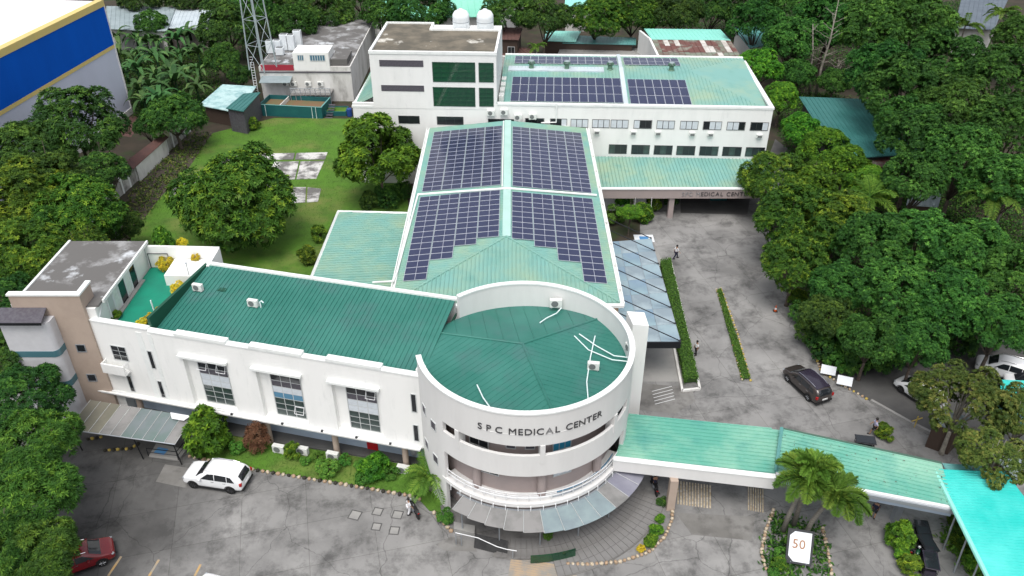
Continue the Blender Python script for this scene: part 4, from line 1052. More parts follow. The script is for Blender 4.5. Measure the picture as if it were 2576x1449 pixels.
roof_sheet('side_roof', [G(2370, 1165, 4.2), G(2470, 1172, 4.2), G(2470, 1230, 4.1), G(2400, 1215, 4.1)], (1, 0, 0), .35, M['roof_teal_old'], E2, .06, .04, .08)
lv_ = MB(); rnd = random.Random(5)
for k in range(70):
    u, v = rnd.random(), rnd.random(); p = e2[0].lerp(e2[1], u).lerp(e2[3].lerp(e2[2], u), v); s = rnd.uniform(.04, .10); a_ = rnd.uniform(0, 6.3)
    lv_.add([(p.x + s * math.cos(a_ + q) * (1 if i % 2 else .5), p.y + s * math.sin(a_ + q) * (1 if i % 2 else .5), p.z + .07) for i, q in enumerate((0, 1.57, 3.14, 4.71))], [(0, 1, 2, 3)])
o = link('leaf_litter', lv_.mesh('leaf_litter', M['bark'])); o['kind'] = 'stuff'; tag(o, 'dry fallen leaves scattered over the porch roof', 'leaves')
E3 = thing('cyan_canopy', 'bright cyan ribbed canopy at the lower right corner', 'canopy')
q0, q1, q2, q3 = G(2355, 1182, 4.3), G(2530, 1186, 4.9), G(2760, 1500, 4.9), G(2500, 1475, 4.3)
roof_sheet('roof', [q0, q1, q2, q3], q1 - q0 + (q2 - q3), .24, M['roof_cyan'], E3, .05, .08, .1)
part('edge_pipe', MB().tube([q0 - Vector((.08, .0, .05)), q3 - Vector((.08, 0, .05))], .15, 8), M['roof_cyan_pale'] if 'roof_cyan_pale' in M else mat('roof_cyan_pale', (.28, .70, .60, 1), .4), E3)
for k in range(4):
    p = q0.lerp(q3, .35 + .2 * k); part('post', MB().tube([(p.x + .5, p.y, 0), (p.x + .3, p.y, 4.2)], .06, 6), M['steel_grey'], E3)
    part('brace', MB().tube([(p.x - .05, p.y - .5, 2.6), (p.x + .35, p.y, 4.15)], .03, 5), M['steel_grey'], E3)

# ================================================================ grey glass canopy at the left of the wing
LC = thing('side_canopy', 'grey translucent sheet canopy on black legs by the left wing', 'canopy')
l0, l1, l2, l3 = G(228, 1006, 2.75), G(486, 1048, 2.75), G(440, 1118, 2.45), G(168, 1080, 2.45)
mat('sheet_olive', (.17, .165, .13, 1), .4, (.21, .20, .16, 1), .5, .4, .6)
for k in range(10):
    u0, u1 = k / 10 + .004, (k + 1) / 10 - .004
    part('canopy_sheet', MB().slab([l0.lerp(l1, u0), l0.lerp(l1, u1), l3.lerp(l2, u1), l3.lerp(l2, u0)], .02), M['sheet_olive' if k < 3 else 'sheet_grey' if k in (3, 4, 9) else 'sheet_glass2'] if 'sheet_glass2' in M or k < 5 or k == 9 else mat('sheet_glass2', (.13, .18, .17, 1), .2, (.17, .20, .21, 1), .6, .4, .6), LC)
for k in range(11): part('bar', MB().tube([l0.lerp(l1, k / 10) + Vector((0, 0, .02)), l3.lerp(l2, k / 10) + Vector((0, 0, .02))], .022, 4), M['mullion'], LC)
part('front_beam', MB().tube([l3, l2], .05, 6), M['steel_grey'], LC)
for u in (.04, .62, .98):
    p = l3.lerp(l2, u); part('leg', MB().tube([(p.x + .05, p.y + .3, 0), (p.x, p.y + .05, 2.4)], .05, 6), M['steel_black'], LC)
tag(link('plastic_sheet', MB().slab([G(428, 1037, 2.9), G(480, 1046, 2.9), G(462, 1058, 2.87), G(432, 1053, 2.87)], .02).mesh('plastic_sheet', M['cloth_white'])), 'crumpled white sheet lying on the grey canopy', 'sheet')
# accessible ramp beside the canopy
RP = thing('wheelchair_ramp', 'concrete wheelchair ramp with blue symbol and black rails by the canopy', 'ramp')
r_ = [G(395, 1120), G(470, 1135), G(450, 1160), G(375, 1150)]
part('slab', MB().prism([(p.x, p.y, .12 + .1 * (i in (0, 1))) for i, p in enumerate(r_)], .005, .2), M['patch_grey'], RP)
c_ = (r_[0] + r_[2]) / 2; part('symbol', MB().obox((c_.x - .5, c_.y + .05, .185), .45, .32, .012, R(-14)), M['sign_blue'], RP)
for a_, b_ in ((r_[1], r_[2]), (r_[2], r_[3])):
    part('rail', MB().tube([(a_.x, a_.y, .2), (a_.x, a_.y, 1.0), (b_.x, b_.y, .95), (b_.x, b_.y, .15)], .035, 5).tube([(a_.x, a_.y, .6), (b_.x, b_.y, .55)], .025, 5), M['steel_black'], RP)

# ================================================================ ramp, rail and board in front of the plaza
RM = thing('entrance_ramp', 'dark matted ramp with white handrail in front of the round entrance', 'ramp')
a, b, c_, d_ = G(1195, 1342, .5), G(1278, 1360, .5), G(1276, 1398, .06), G(1192, 1377, .06)
part('mat', MB().slab([a, b, c_, d_], .04), M['ramp_mat'], RM)
part('landing', MB().prism([tuple(G(1142, 1322)[:2]), tuple(G(1195, 1332)[:2]), tuple(G(1194, 1352)[:2]), tuple(G(1142, 1340)[:2])], .01, .42), M['patch_grey'], RM)
for zz in (1.1, 1.25): part('handrail', MB().tube([G(1146, 1340, zz), G(1202, 1353, zz), G(1250, 1375, zz - .2), G(1275, 1382, zz - .35), G(1300, 1386, zz - .4)], .03, 6), M['steel_white'], RM)
for x, y, z_ in ((1146, 1340, 1.25), (1160, 1343, 1.25), (1290, 1385, .85)):
    p = G(x, y, z_); part('rail_post', MB().tube([(p.x, p.y, .08), p], .03, 6), M['steel_grey'], RM)
# grooved drive humps under the entrance canopy
for k, (x0, y0, x1, y1, n_, lab) in enumerate(((1702, 1210, 1790, 1222, 12, 'striped grooved ramp under the walkway, beside the tan column'), (1880, 1225, 1922, 1232, 7, 'striped grooved ramp under the walkway, beside the palm island'))):
    t = thing('grooved_ramp', lab, 'ramp', (0, 0, 0), 0, 'grooved ramps under the walkway')
    for j in range(n_):
        u = (j + .25) / n_; w_ = .5 / n_
        A_ = [G(x0 + (x1 - x0) * (u + q * w_), y0 + (y1 - y0) * (u + q * w_)) for q in (0, 1)]; B_ = [G(x0 + (x1 - x0) * (u + q * w_), y0 + 58 + (y1 - y0) * (u + q * w_)) for q in (0, 1)]
        part('slat', MB().prism([tuple(p[:2]) for p in (A_[0], A_[1], B_[1], B_[0])], .004, .05), M['paint_stone'], t)
# ================================================================ buildings beyond
# blue and lilac warehouse, upper left
BW = thing('warehouse', 'large warehouse with blue wall, yellow bands and white roof at upper left', 'building')
wd = Vector((-2.4, -22.8, 0)).normalized(); wn_ = Vector((-wd.y, wd.x, 0))
if wn_.x > 0: wn_ = -wn_
BF = Frame(-57.7, 118.3, math.atan2(-wd.y, -wd.x))   # s negative runs toward the camera, +t points left into the building
def bwall(z0, z1, off): return BF.xf(MB().box(-75, 0, -off, .0, z0, z1))
part('wall', BF.xf(MB().box(-75, 0, 0, 60, 0, 16.1)), M['lilac_wall'], BW)
part('blue_cladding', bwall(10.5, 15.9, .06), M['blue_wall'], BW)
part('yellow_stripe', bwall(10.0, 10.49, .07), M['yellow_band'], BW)
part('yellow_stripe', BF.xf(MB().box(-75, .1, -.12, .9, 15.9, 16.75)), M['yellow_band'], BW)
part('roof', BF.xf(MB().box(-75, .1, .95, 60, 16.1, 16.5)), M['white_roof'], BW)
for k in range(14): part('roof_seam', BF.xf(MB().box(-75, 0, 3.5 + 4 * k, 3.56 + 4 * k, 16.5, 16.53)), M['roof_pale'], BW)
part('corner_trim', BF.xf(MB().box(-.12, .06, -.14, .1, 0, 15.9)), M['white_band'], BW)
part('base_kerb', bwall(0, .9, .15), M['dirty_white'], BW)
sheet('warehouse_apron', [(332, 290), (360, 300), (330, 345), (280, 340)], .012, M['roof_brown'])

# stained perimeter wall with posts, and the rusty shed behind it
mat('wall_stained', (.40, .39, .36, 1), .85, (.16, .155, .14, 1), .8, .42, .62, col3=(.55, .54, .51, 1), scale3=.5, lo3=.5, hi3=.62)
mat('roof_slate', (.10, .125, .155, 1), .6, (.14, .17, .20, 1), .4, .4, .7)
PW = thing('perimeter_wall', 'stained white concrete panel wall with posts along the left yard', 'wall')
a, b = G(275, 520), G(478, 332); d = b - a; L_ = d.length; ang = math.atan2(d.y, d.x); npan = 13
for k in range(npan):
    c = a + d * ((k + .5) / npan); h = 1.75 + random.uniform(-.12, .1)
    part('panel', MB().obox((c.x, c.y, h / 2), L_ / npan / 2 - .1, .06, h / 2, ang), M['wall_stained'], PW)
for k in range(npan + 1):
    c = a + d * (k / npan); part('post', MB().obox((c.x, c.y, 1.05), .13, .13, 1.05, ang), M['white_trim'], PW)
SH = thing('rusty_shed', 'long shed with rusty corrugated roof behind the perimeter wall', 'shed')
s0, s1, s2, s3 = G(318, 405, 2.6), G(410, 335, 2.6), G(424, 345, 2.2), G(335, 425, 2.2)
roof_sheet('roof', [s0, s1, s2, s3], (s3 - s0), .45, M['roof_brown'], SH, .05, .05, .1)
part('wall', MB().prism([tuple(p[:2]) for p in (s0.lerp(s2, .08), s1.lerp(s3, .08), s2.lerp(s0, .08), s3.lerp(s1, .08))], 0, 2.1), M['dirty_white'], SH)

mat('roof_teal_dark', (.035, .15, .14, 1), .45, (.05, .18, .17, 1), .4, .4, .7)
def simple_house(name, label, px, z, roofm, wallm, rd, sp=.5, drop=.0, wins=0, ov=.4):
    "px: four roof corner pixels (back left, back right, front right, front left) seen at height z"
    t = thing(name, label, 'building')
    P = [G(x, y, z + (drop if i < 2 else 0)) for i, (x, y) in enumerate(px)]
    rdv = (P[3] - P[0]) if rd == 'y' else (P[1] - P[0])
    roof_sheet('roof', P, rdv, sp, M[roofm], t, .1, .06, .1)
    c = sum(P, Vector()) / 4; Q = [c + (p - c) * (1 - ov / 4) for p in P]
    part('wall', MB().prism([tuple(q[:2]) for q in Q], 0, z - .12), M[wallm], t)
    if wins:
        e = Q[2] - Q[3]; f = Frame(Q[3].x, Q[3].y, math.atan2(e.y, e.x)); Lw = e.length
        for k in range(wins):
            s = Lw * (k + .5) / wins; window(t, f, s - .55, s + .55, z * .45, z * .75, 2, 1, 'glass_dark', fw=.07)
    return t
simple_house('teal_roof_shed', 'pale teal corrugated shed left of the teal tank', [(560, 212), (645, 217), (600, 284), (500, 264)], 2.6, 'roof_teal_pale' if 'roof_teal_pale' in M else mat('roof_teal_pale', (.46, .62, .62, 1), .4, (.28, .46, .47, 1), .9, .45, .6).name, 'wood_dark', 'x', .55)
simple_house('green_roof_shed', 'small shed with dark teal roof and grey wall beside the teal tank', [(612, 235), (655, 232), (612, 280), (568, 272)], 3.6, 'roof_teal_dark', 'louver', 'y', .6)
ac_unit('yard_condenser', 'outdoor unit on the grey shed wall beside the lawn', IDF, *G(624, 302)[:2], .3)
# white building at the left rear
LB = thing('rear_left_building', 'stained white two storey building with flat roof behind the teal tank', 'building')
lb0 = G(655, 300); yb = lb0.y + 7.5
LBF = Frame(0, yb, 0)
def lx(px, py, t=0.0): return LBF.hit(px, py, t)
xa, ztop = lx(650, 168); xb, _ = lx(882, 175)
part('wall', MB().box(xa, xb, yb, yb + 26, 0, ztop), M['dirty_white'], LB)
rf_ = part('flat_roof', MB().box(xa + .2, xb - .2, yb + .3, yb + 25.8, ztop, ztop + .12), M['flat_roof_grey'], LB)
x0_, z0_ = lx(742, 175, .2); x1_, z1_ = lx(826, 132, .2)
part('upper_wall', MB().box(x0_, x1_, yb - .05, yb + 4, ztop - .6, z1_), M['white_wall'], LB)
for q in ((748, 139, 764, 152), (779, 139, 818, 153)):
    a_, zz1 = lx(q[0], q[1], -.05); b_, zz0 = lx(q[2], q[3], -.05)
    window(LB, LBF, a_, b_, zz0, zz1, 6 if b_ - a_ > 2 else 3, 1, 'blind_strip', t=-.05, bar=.12)
part('grey_slab', MB().box(x1_ + .1, xb - .5, yb + .5, yb + 5, ztop + .13, ztop + 1.0), M['flat_roof_grey'], LB)
a_, zz1 = lx(655, 163); b_, zz0 = lx(740, 177)
part('red_band', MB().box(a_, b_, yb - .08, yb, zz0, zz1), M['sign_red'], LB)
part('floor_band', MB().box(xa, xb, yb - .12, yb, ztop - .9, ztop - .75), M['louver'], LB)
for k, px in enumerate((718, 738, 775, 806)):
    s, z = lx(px, 213, -.3); ac_unit('wall_condenser', 'outdoor unit on the stained rear left wall, %s from the left' % ('first', 'second', 'third', 'fourth')[k], LBF, s, -.25, z - .3, sc=1.15)
part('canopy', MB().slab([(xa + .3, yb - 2.0, 3.7), (xa + 5, yb - 2.0, 3.7), (xa + 5, yb, 4.1), (xa + .3, yb, 4.1)], .08), M['roof_grey'], LB)
part('platform', MB().box(xa + 5, xb - 3, yb - 2.6, yb - .02, 1.9, 2.05), M['patch_grey'], LB)
fr_ = MB()
for k in range(9):
    x = xa + 5 + k * (xb - xa - 8) / 8; fr_.tube([(x, yb - 2.55, 0), (x, yb - 2.55, 3.0)], .06, 5)
for zz in (2.4, 2.7, 3.0): fr_.tube([(xa + 5, yb - 2.55, zz), (xb - 3, yb - 2.55, zz)], .045, 5)
part('platform_frame', fr_, M['steel_grey'], LB)
# white water tanks on its roof
for k, (px, py, h) in enumerate(((683, 135, 2.0), (700, 132, 1.9), (719, 128, 2.6), (735, 128, 2.5), (752, 118, 2.6), (706, 140, 1.2))):
    p = G(px, py, ztop); t = thing('roof_tank', 'tall white tank on the rear left roof, %s from the lattice mast' % ('first', 'second', 'fourth', 'fifth', 'sixth', 'third and shortest')[k], 'tank', (p.x, p.y, ztop + .12), 0, 'white tanks on the rear left roof')
    part('casing', MB().box(-.62, .62, -.5, .5, .08, h), M['tank_white'], t, bevel=.06)
    part('foot', MB().box(-.55, .55, -.4, .4, 0, .08), M['steel_grey'], t)
    part('lid', MB().box(-.5, .5, -.38, .38, h, h + .06), M['ac_grille'], t)
# lattice mast
mp_ = G(662, 172, ztop); MS = thing('lattice_mast', 'grey steel lattice antenna mast at the rear left', 'mast', (mp_.x, mp_.y, ztop))
def leg_at(k, z): w = 1.45 * (1 - z / 46); a_ = R(20 + 90 * k); return Vector((w * math.cos(a_) * 1.41, w * math.sin(a_) * 1.41, z))
for k in range(4): part('leg', MB().tube([leg_at(k, 0), leg_at(k, 30)], .11, 6), M['galv'], MS)
lt = MB()
for j in range(8):
    za, zb = j * 3.75, (j + 1) * 3.75
    for k in range(4):
        lt.tube([leg_at(k, zb), leg_at((k + 1) % 4, zb)], .035, 4)
        lt.tube([leg_at(k, za), leg_at((k + 1) % 4, zb)] if j % 2 else [leg_at((k + 1) % 4, za), leg_at(k, zb)], .035, 4)
part('bracing', lt, M['galv'], MS)
ld = thing('wall_ladder', 'white ladder standing at the left end of the stained rear building', 'ladder', (xa - .8, yb - .6, 0))
lm = MB()
for s in (-.25, .25): lm.tube([(s, 0, 0), (s, .3, ztop + .8)], .04, 5)
for k in range(18): lm.tube([(-.25, .3 * k * .4 / (ztop + .8), .3 + k * .4), (.25, .3 * k * .4 / (ztop + .8), .3 + k * .4)], .03, 4)
part('frame', lm, M['steel_white'], ld)
# teal tank
a, b = G(655, 291), G(812, 299); TT = thing('settling_tank', 'open dark teal rectangular tank with muddy water beside the lawn', 'tank', (a.x, a.y, 0), math.atan2(b.y - a.y, b.x - a.x))
Lt = (b - a).length; Wt = 4.3; ht = 1.75
part('wall', MB().box(0, Lt, 0, .12, 0, ht).box(0, Lt, Wt - .12, Wt, 0, ht).box(0, .12, .12, Wt - .12, 0, ht).box(Lt - .12, Lt, .12, Wt - .12, 0, ht), M['teal_tank'], TT)
part('water', MB().box(.12, Lt - .12, .12, Wt - .12, .1, 1.1), M['muddy'], TT)
part('divider', MB().box(Lt * .32, Lt * .32 + .12, .12, Wt - .12, 1.1, ht - .05), M['dirty_white'], TT)
part('rim', MB().box(-.04, Lt + .04, -.04, .16, ht, ht + .05).box(Lt - .16, Lt + .04, .16, Wt, ht, ht + .05), M['roof_teal_old'], TT)
for x in (.3, 1.0, Lt - 1.5, Lt - .9): part('pipe', MB().tube([(x, -.06, 0), (x, -.06, ht)], .04, 5), M['pvc'], TT)
for k in range(6): part('stair_tread', MB().box(Lt + .3, Lt + 1.3, .3 + k * .4, .7 + k * .4, .25 * k, .25 * k + .06), M['louver'], TT)
tb_ = G(845, 292); GB = thing('garden_box', 'low green boxed bed beside the rear building', 'planter', (tb_.x, tb_.y, 0))
part('frame', MB().box(-1.6, 1.6, 0, .12, 0, .7).box(-1.6, 1.6, 2.2, 2.32, 0, .7).box(-1.6, -1.48, .12, 2.2, 0, .7).box(1.48, 1.6, .12, 2.2, 0, .7), M['teal_tank'], GB)
part('soil', MB().box(-1.48, 1.48, .12, 2.2, 0, .55), M['grass'], GB)
bt = G(880, 292); tag(link('blue_barrel', MB().lathe([(.35, .12), (.4, .2), (.4, 1.2), (.36, 1.3), (0, 1.3)], (bt.x, bt.y, -.12), 14).mesh('blue_barrel', M['blue_tarp'])), 'dark blue drum at the corner of the rear building', 'drum')
# roofs behind
simple_house('grey_roof_house', 'house with grey blue roof behind the banana plants at top left', [(268, 15), (442, 18), (420, 78), (262, 72)], 4.5, 'roof_grey', 'dirty_white', 'y', .8)
simple_house('pale_roof_house', 'house with pale metal roof behind the banana plants', [(440, 22), (535, 26), (520, 74), (420, 70)], 4.3, 'roof_pale', 'pink_wall', 'y', .7, 0, 3)
simple_house('brown_house', 'small house with red brown roof behind the tower block', [(1235, 68), (1315, 70), (1305, 100), (1235, 98)], 5.5, 'roof_brown', 'wood_dark', 'y', .6, 0, 2)
simple_house('brown_lean_to', 'low rust brown roof behind the tower block', [(1240, 118), (1330, 120), (1350, 143), (1265, 142)], 3.0, 'roof_brown', 'wood_dark', 'y', .6)
simple_house('turquoise_roof_shed', 'small shed with turquoise roof behind the rear building', [(1375, 78), (1462, 78), (1448, 105), (1365, 102)], 3.5, 'roof_cyan_pale', 'wood_dark', 'y', .5)
simple_house('green_lean_to', 'dark green lean-to behind the rear building', [(1420, 88), (1600, 95), (1600, 112), (1415, 108)], 3.2, 'roof_teal_old', 'wood_dark', 'y', .6)
simple_house('concrete_yard_store', 'low grey concrete store with flat roof behind the rear building', [(1410, 118), (1612, 122), (1620, 142), (1400, 142)], 2.0, 'patch_grey', 'dirty_white', 'y', 3)
RH = simple_house('rusty_roof_hall', 'hall with rusty patched roof behind the rear building', [(1640, 100), (1838, 102), (1868, 148), (1660, 148)], 5.5, 'roof_rust', 'dirty_white', 'y', .7)
mat('sheet_white', (.62, .60, .56, 1), .6, (.45, .40, .36, 1), .8, .45, .65); mat('sheet_moss', (.20, .23, .18, 1), .8, (.17, .12, .10, 1), .7, .42, .6)
hp4 = [G(1640, 100, 5.58), G(1838, 102, 5.58), G(1868, 148, 5.58), G(1660, 148, 5.58)]; rq = random.Random(2)
for c in range(15):
    for r in range(3):
        mm = 'sheet_white' if (c, r) in ((2, 0), (4, 0), (9, 0), (10, 1), (9, 1), (11, 2), (13, 0), (13, 1)) else 'sheet_moss' if r == 2 or c == 0 or (c == 12) else 'roof_rust'
        u0, u1, v0, v1 = c / 15 + .002, (c + 1) / 15 - .002, r / 3 + .004, (r + 1) / 3 - .004; zz = Vector((0, 0, rq.uniform(.0, .05)))
        part('roof_sheet', MB().slab([hp4[0].lerp(hp4[1], a_).lerp(hp4[3].lerp(hp4[2], a_), b_) + zz for a_, b_ in ((u0, v0), (u1, v0), (u1, v1), (u0, v1))], .03), M[mm], RH)
simple_house('turquoise_roof_hall', 'far slope of the hall roof in clean turquoise', [(1620, 72), (1812, 74), (1838, 101), (1640, 99)], 5.6, 'roof_cyan_pale', 'dirty_white', 'y', .7)
HW = thing('gable_wall', 'white curved gable wall left of the rusty roofed hall', 'wall')
hp_ = [G(1615, 78, 5.6), G(1640, 100, 5.5), G(1662, 146, 5.5)]
part('wall', MB().prism([(p.x - .5, p.y) for p in hp_] + [(p.x - .15, p.y) for p in hp_[::-1]], 0, 5.7), M['white_wall'], HW)
simple_house('mint_roof_hall', 'large hall with mint green roof behind the trees at top centre', [(1100, -40), (1330, -40), (1225, 42), (1100, 42)], 7, 'roof_mint', 'dirty_white', 'y', 1.2)
simple_house('mint_roof_store', 'low building with pale mint roof left of the big hall', [(920, -5), (1010, -5), (1150, 40), (940, 45)], 5, 'roof_mint', 'dirty_white', 'x', .9, 0, 3)
simple_house('pale_roof_store', 'pale turquoise roof between the trees at top centre', [(1425, -30), (1500, -30), (1475, 16), (1420, 16)], 5, 'roof_cyan_pale', 'dirty_white', 'y', .9)
simple_house('blue_roof_house', 'house with blue grey roof at the top right behind palms', [(2420, -10), (2540, -10), (2500, 75), (2400, 70)], 5, 'roof_slate', 'dirty_white', 'y', .8)
simple_house('long_teal_roof', 'long dark teal corrugated roof among the right hand trees', [(2010, 243), (2200, 250), (2330, 385), (2110, 400)], 4.2, 'roof_teal_dark', 'louver', 'y', .6)
simple_house('street_side_roof', 'pale blue roof corner behind the rear right building', [(1845, 70), (1935, 62), (1960, 110), (1885, 120)], 4.5, 'roof_teal_old', 'white_wall', 'y', .6)
simple_house('red_roof_patch', 'small red roof beside the long teal roof', [(2170, 360), (2240, 362), (2250, 420), (2185, 418)], 3.5, 'roof_rust', 'louver', 'y', .6)
simple_house('stall_roof', 'small grey lean-to under the right hand trees', [(2290, 480), (2370, 485), (2360, 520), (2280, 515)], 3.0, 'roof_grey', 'wood_dark', 'y', .6)
simple_house('kiosk', 'kiosk with grey metal roof under the olive tree on the side street', [(2375, 1030), (2440, 1050), (2410, 1085), (2345, 1062)], 2.6, 'roof_grey', 'wood_dark', 'x', .5, .3)
simple_house('teal_kiosk', 'kiosk with teal roof at the right edge', [(2520, 955), (2640, 960), (2640, 1010), (2510, 1005)], 2.8, 'roof_cyan', 'roof_teal_old', 'x', .5)
simple_house('far_grey_roof', 'grey roof at the right edge under the olive tree', [(2470, 1110), (2580, 1160), (2560, 1210), (2500, 1150)], 2.8, 'roof_grey', 'wood_dark', 'x', .5)
# ================================================================ vegetation
def leaves_mesh(name, P, D, Nn, Ln, Wd, lv, m):
    "numpy arrays: base points, directions, normals, lengths, widths, tone -> one folded leaf quad pair each"
    n_ = len(P); S = np.cross(D, Nn); S /= np.linalg.norm(S, axis=1)[:, None] + 1e-9
    V = np.empty((n_, 4, 3))
    V[:, 0] = P
    V[:, 1] = P + D * (Ln * .5)[:, None] + S * (Wd / 2)[:, None] + Nn * (Ln * .06)[:, None]
    V[:, 2] = P + D * Ln[:, None] - Nn * (Ln * .14)[:, None]
    V[:, 3] = P + D * (Ln * .5)[:, None] - S * (Wd / 2)[:, None] + Nn * (Ln * .06)[:, None]
    me = bpy.data.meshes.new(name)
    me.vertices.add(4 * n_); me.vertices.foreach_set('co', V.reshape(-1).astype('f'))
    idx = np.arange(n_)[:, None] * 4 + np.array([[0, 1, 2, 0, 2, 3]])
    me.loops.add(6 * n_); me.loops.foreach_set('vertex_index', idx.reshape(-1).astype('i'))
    me.polygons.add(2 * n_); me.polygons.foreach_set('loop_start', np.arange(2 * n_, dtype='i') * 3); me.polygons.foreach_set('loop_total', np.full(2 * n_, 3, dtype='i'))
    at = me.attributes.new('lv', 'FLOAT', 'POINT'); at.data.foreach_set('value', np.repeat(lv, 4).astype('f'))
    me.materials.append(m); me.update(calc_edges=True); me.validate()
    return me
def unitv(a): return a / (np.linalg.norm(a, axis=-1, keepdims=True) + 1e-9)
def crown(seed, rx, rz, nl, lr, nros, per, ln, wd, m, cz, low=-.35, flat=0.0):
    "crown of lobes; each lobe carries rosettes of leaves on its outer side; returns mesh and lobe centres"
    r = np.random.RandomState(seed)
    LC_, LR_ = [], []
    while len(LC_) < nl:
        d_ = r.normal(size=3); d_ /= np.linalg.norm(d_)
        if d_[2] < low: continue
        k = r.uniform(.55, .85); c = d_ * np.array([rx, rx, rz]) * k
        if flat: c[2] = c[2] * (1 - flat)
        rad = rx * r.uniform(*lr)
        if LC_ and min(np.linalg.norm(c - q) for q in LC_) < rad * .45: rad *= .8
        LC_.append(c); LR_.append(rad)
    LC_, LR_ = np.array(LC_), np.array(LR_)
    w = LR_ ** 2; pick = r.choice(nl, nros, p=w / w.sum())
    out = unitv(LC_ / np.array([rx, rx, rz]))
    dd = unitv(r.normal(size=(nros, 3)) + out[pick] * .75 + np.array([0, 0, .45]))
    pos = LC_[pick] + dd * (LR_[pick] * np.where(r.rand(nros) < .2, r.uniform(.35, .8, nros), r.uniform(.85, 1.06, nros)))[:, None]
    ld = np.linalg.norm(pos[:, None] - LC_[None], axis=2); ld[np.arange(nros), pick] = 1e9
    keep = ~((ld < LR_[None] * .72).any(axis=1)); pos, dd, pick = pos[keep], dd[keep], pick[keep]; nros = len(pos)
    ax = unitv(dd * .8 + np.array([0, 0, .6]))
    tv = unitv(np.cross(ax, np.where(np.abs(ax[:, 2:3]) < .9, [[0, 0, 1.]], [[1., 0, 0]]))); bv = np.cross(ax, tv)
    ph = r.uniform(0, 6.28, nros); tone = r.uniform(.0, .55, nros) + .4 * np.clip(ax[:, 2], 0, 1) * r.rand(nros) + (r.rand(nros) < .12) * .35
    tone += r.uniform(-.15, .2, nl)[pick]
    Ps, Ds, Ns, Ls, Ws, Ts = [], [], [], [], [], []
    for k in range(per):
        a = ph + 6.283 * k / per + r.uniform(-.35, .35, nros)
        el = r.uniform(.05, .75, nros)
        d_ = unitv((tv * np.cos(a)[:, None] + bv * np.sin(a)[:, None]) * np.cos(el)[:, None] + ax * np.sin(el)[:, None])
        nn = unitv(ax - d_ * (ax * d_).sum(1)[:, None] + r.normal(size=(nros, 3)) * .15)
        Ps.append(pos); Ds.append(d_); Ns.append(nn); Ls.append(ln * r.uniform(.7, 1.2, nros)); Ws.append(wd * r.uniform(.8, 1.2, nros)); Ts.append(np.clip(tone + r.uniform(-.12, .12, nros), 0, 1))
    P = np.concatenate(Ps); P[:, 2] += cz
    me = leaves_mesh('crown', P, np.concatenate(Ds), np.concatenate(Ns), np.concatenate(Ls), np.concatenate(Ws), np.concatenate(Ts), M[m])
    LC_[:, 2] += cz
    return me, LC_
def trunk_mesh(lobes, cz, rad, m, seed, n_limb=7, z_fork=.45):
    rnd = random.Random(seed); mb = MB(); zf_ = cz * z_fork
    lean = Vector((rnd.uniform(-.25, .25), rnd.uniform(-.25, .25), 0))
    mb.tube([(0, 0, -.15), Vector((0, 0, .35)) + lean * .1, Vector((0, 0, zf_ * .6)) + lean * .5, Vector((0, 0, zf_)) + lean], [rad * 1.5, rad * 1.05, rad * .9, rad * .8], 8)
    for c in sorted(lobes.tolist(), key=lambda q: rnd.random())[:n_limb]:
        c = Vector(c); b = Vector((0, 0, zf_ - .1)) + lean; mid = b.lerp(c, .5) + Vector((0, 0, .25))
        mb.tube([b, mid, c], [rad * .5, rad * .3, rad * .1], 6)
    return mb.mesh('trunk', M[m], True)
PROTO = {}
def proto(key, seed, rx, rz, cz, nl, lr, nros, per, ln, wd, m, bark='bark', rad=.28, low=-.35, n_limb=7, zfork=.45):
    me, lob = crown(seed, rx, rz, nl, lr, nros, per, ln, wd, m, cz, low)
    PROTO[key] = (me, trunk_mesh(lob, cz, rad, bark, seed, n_limb, zfork), rx, cz)
#      key        seed rx  rz  cz   lobes lobe radius  rosettes per leaf
proto('mango0', 1, 5.0, 3.9, 4.9, 46, (.22, .34), 4200, 7, .42, .14, 'leaf_mango')
proto('mango1', 2, 5.0, 4.2, 5.2, 52, (.20, .32), 4200, 7, .42, .14, 'leaf_mango')
proto('dark0', 3, 5.0, 4.2, 5.6, 50, (.20, .32), 4200, 7, .40, .13, 'leaf_dark')
proto('dark1', 4, 5.0, 3.6, 6.0, 48, (.20, .33), 4000, 7, .42, .14, 'leaf_dark')
proto('forest0', 5, 5.0, 3.6, 7.4, 64, (.16, .26), 5000, 7, .34, .13, 'leaf_forest')
proto('forest1', 6, 5.0, 4.0, 7.8, 70, (.15, .25), 5000, 7, .34, .13, 'leaf_forest')
proto('forest2', 7, 5.0, 3.3, 7.0, 60, (.16, .28), 5000, 7, .34, .13, 'leaf_forest')
proto('bright0', 8, 5.0, 4.6, 5.0, 44, (.20, .32), 4200, 7, .44, .17, 'leaf_bright')
proto('bright1', 9, 5.0, 4.0, 4.6, 50, (.20, .30), 4200, 7, .40, .15, 'leaf_bright')
proto('olive0', 10, 5.0, 3.4, 5.6, 60, (.12, .24), 3600, 8, .30, .12, 'leaf_olive', 'bark_pale', .24, -.55, 14, .45)
proto('loose0', 11, 5.0, 5.2, 6.2, 34, (.20, .30), 3000, 7, .50, .20, 'leaf_bright', 'bark', .2, -.5)
proto('long0', 12, 5.0, 4.0, 5.0, 46, (.20, .32), 3600, 9, .58, .13, 'leaf_long')
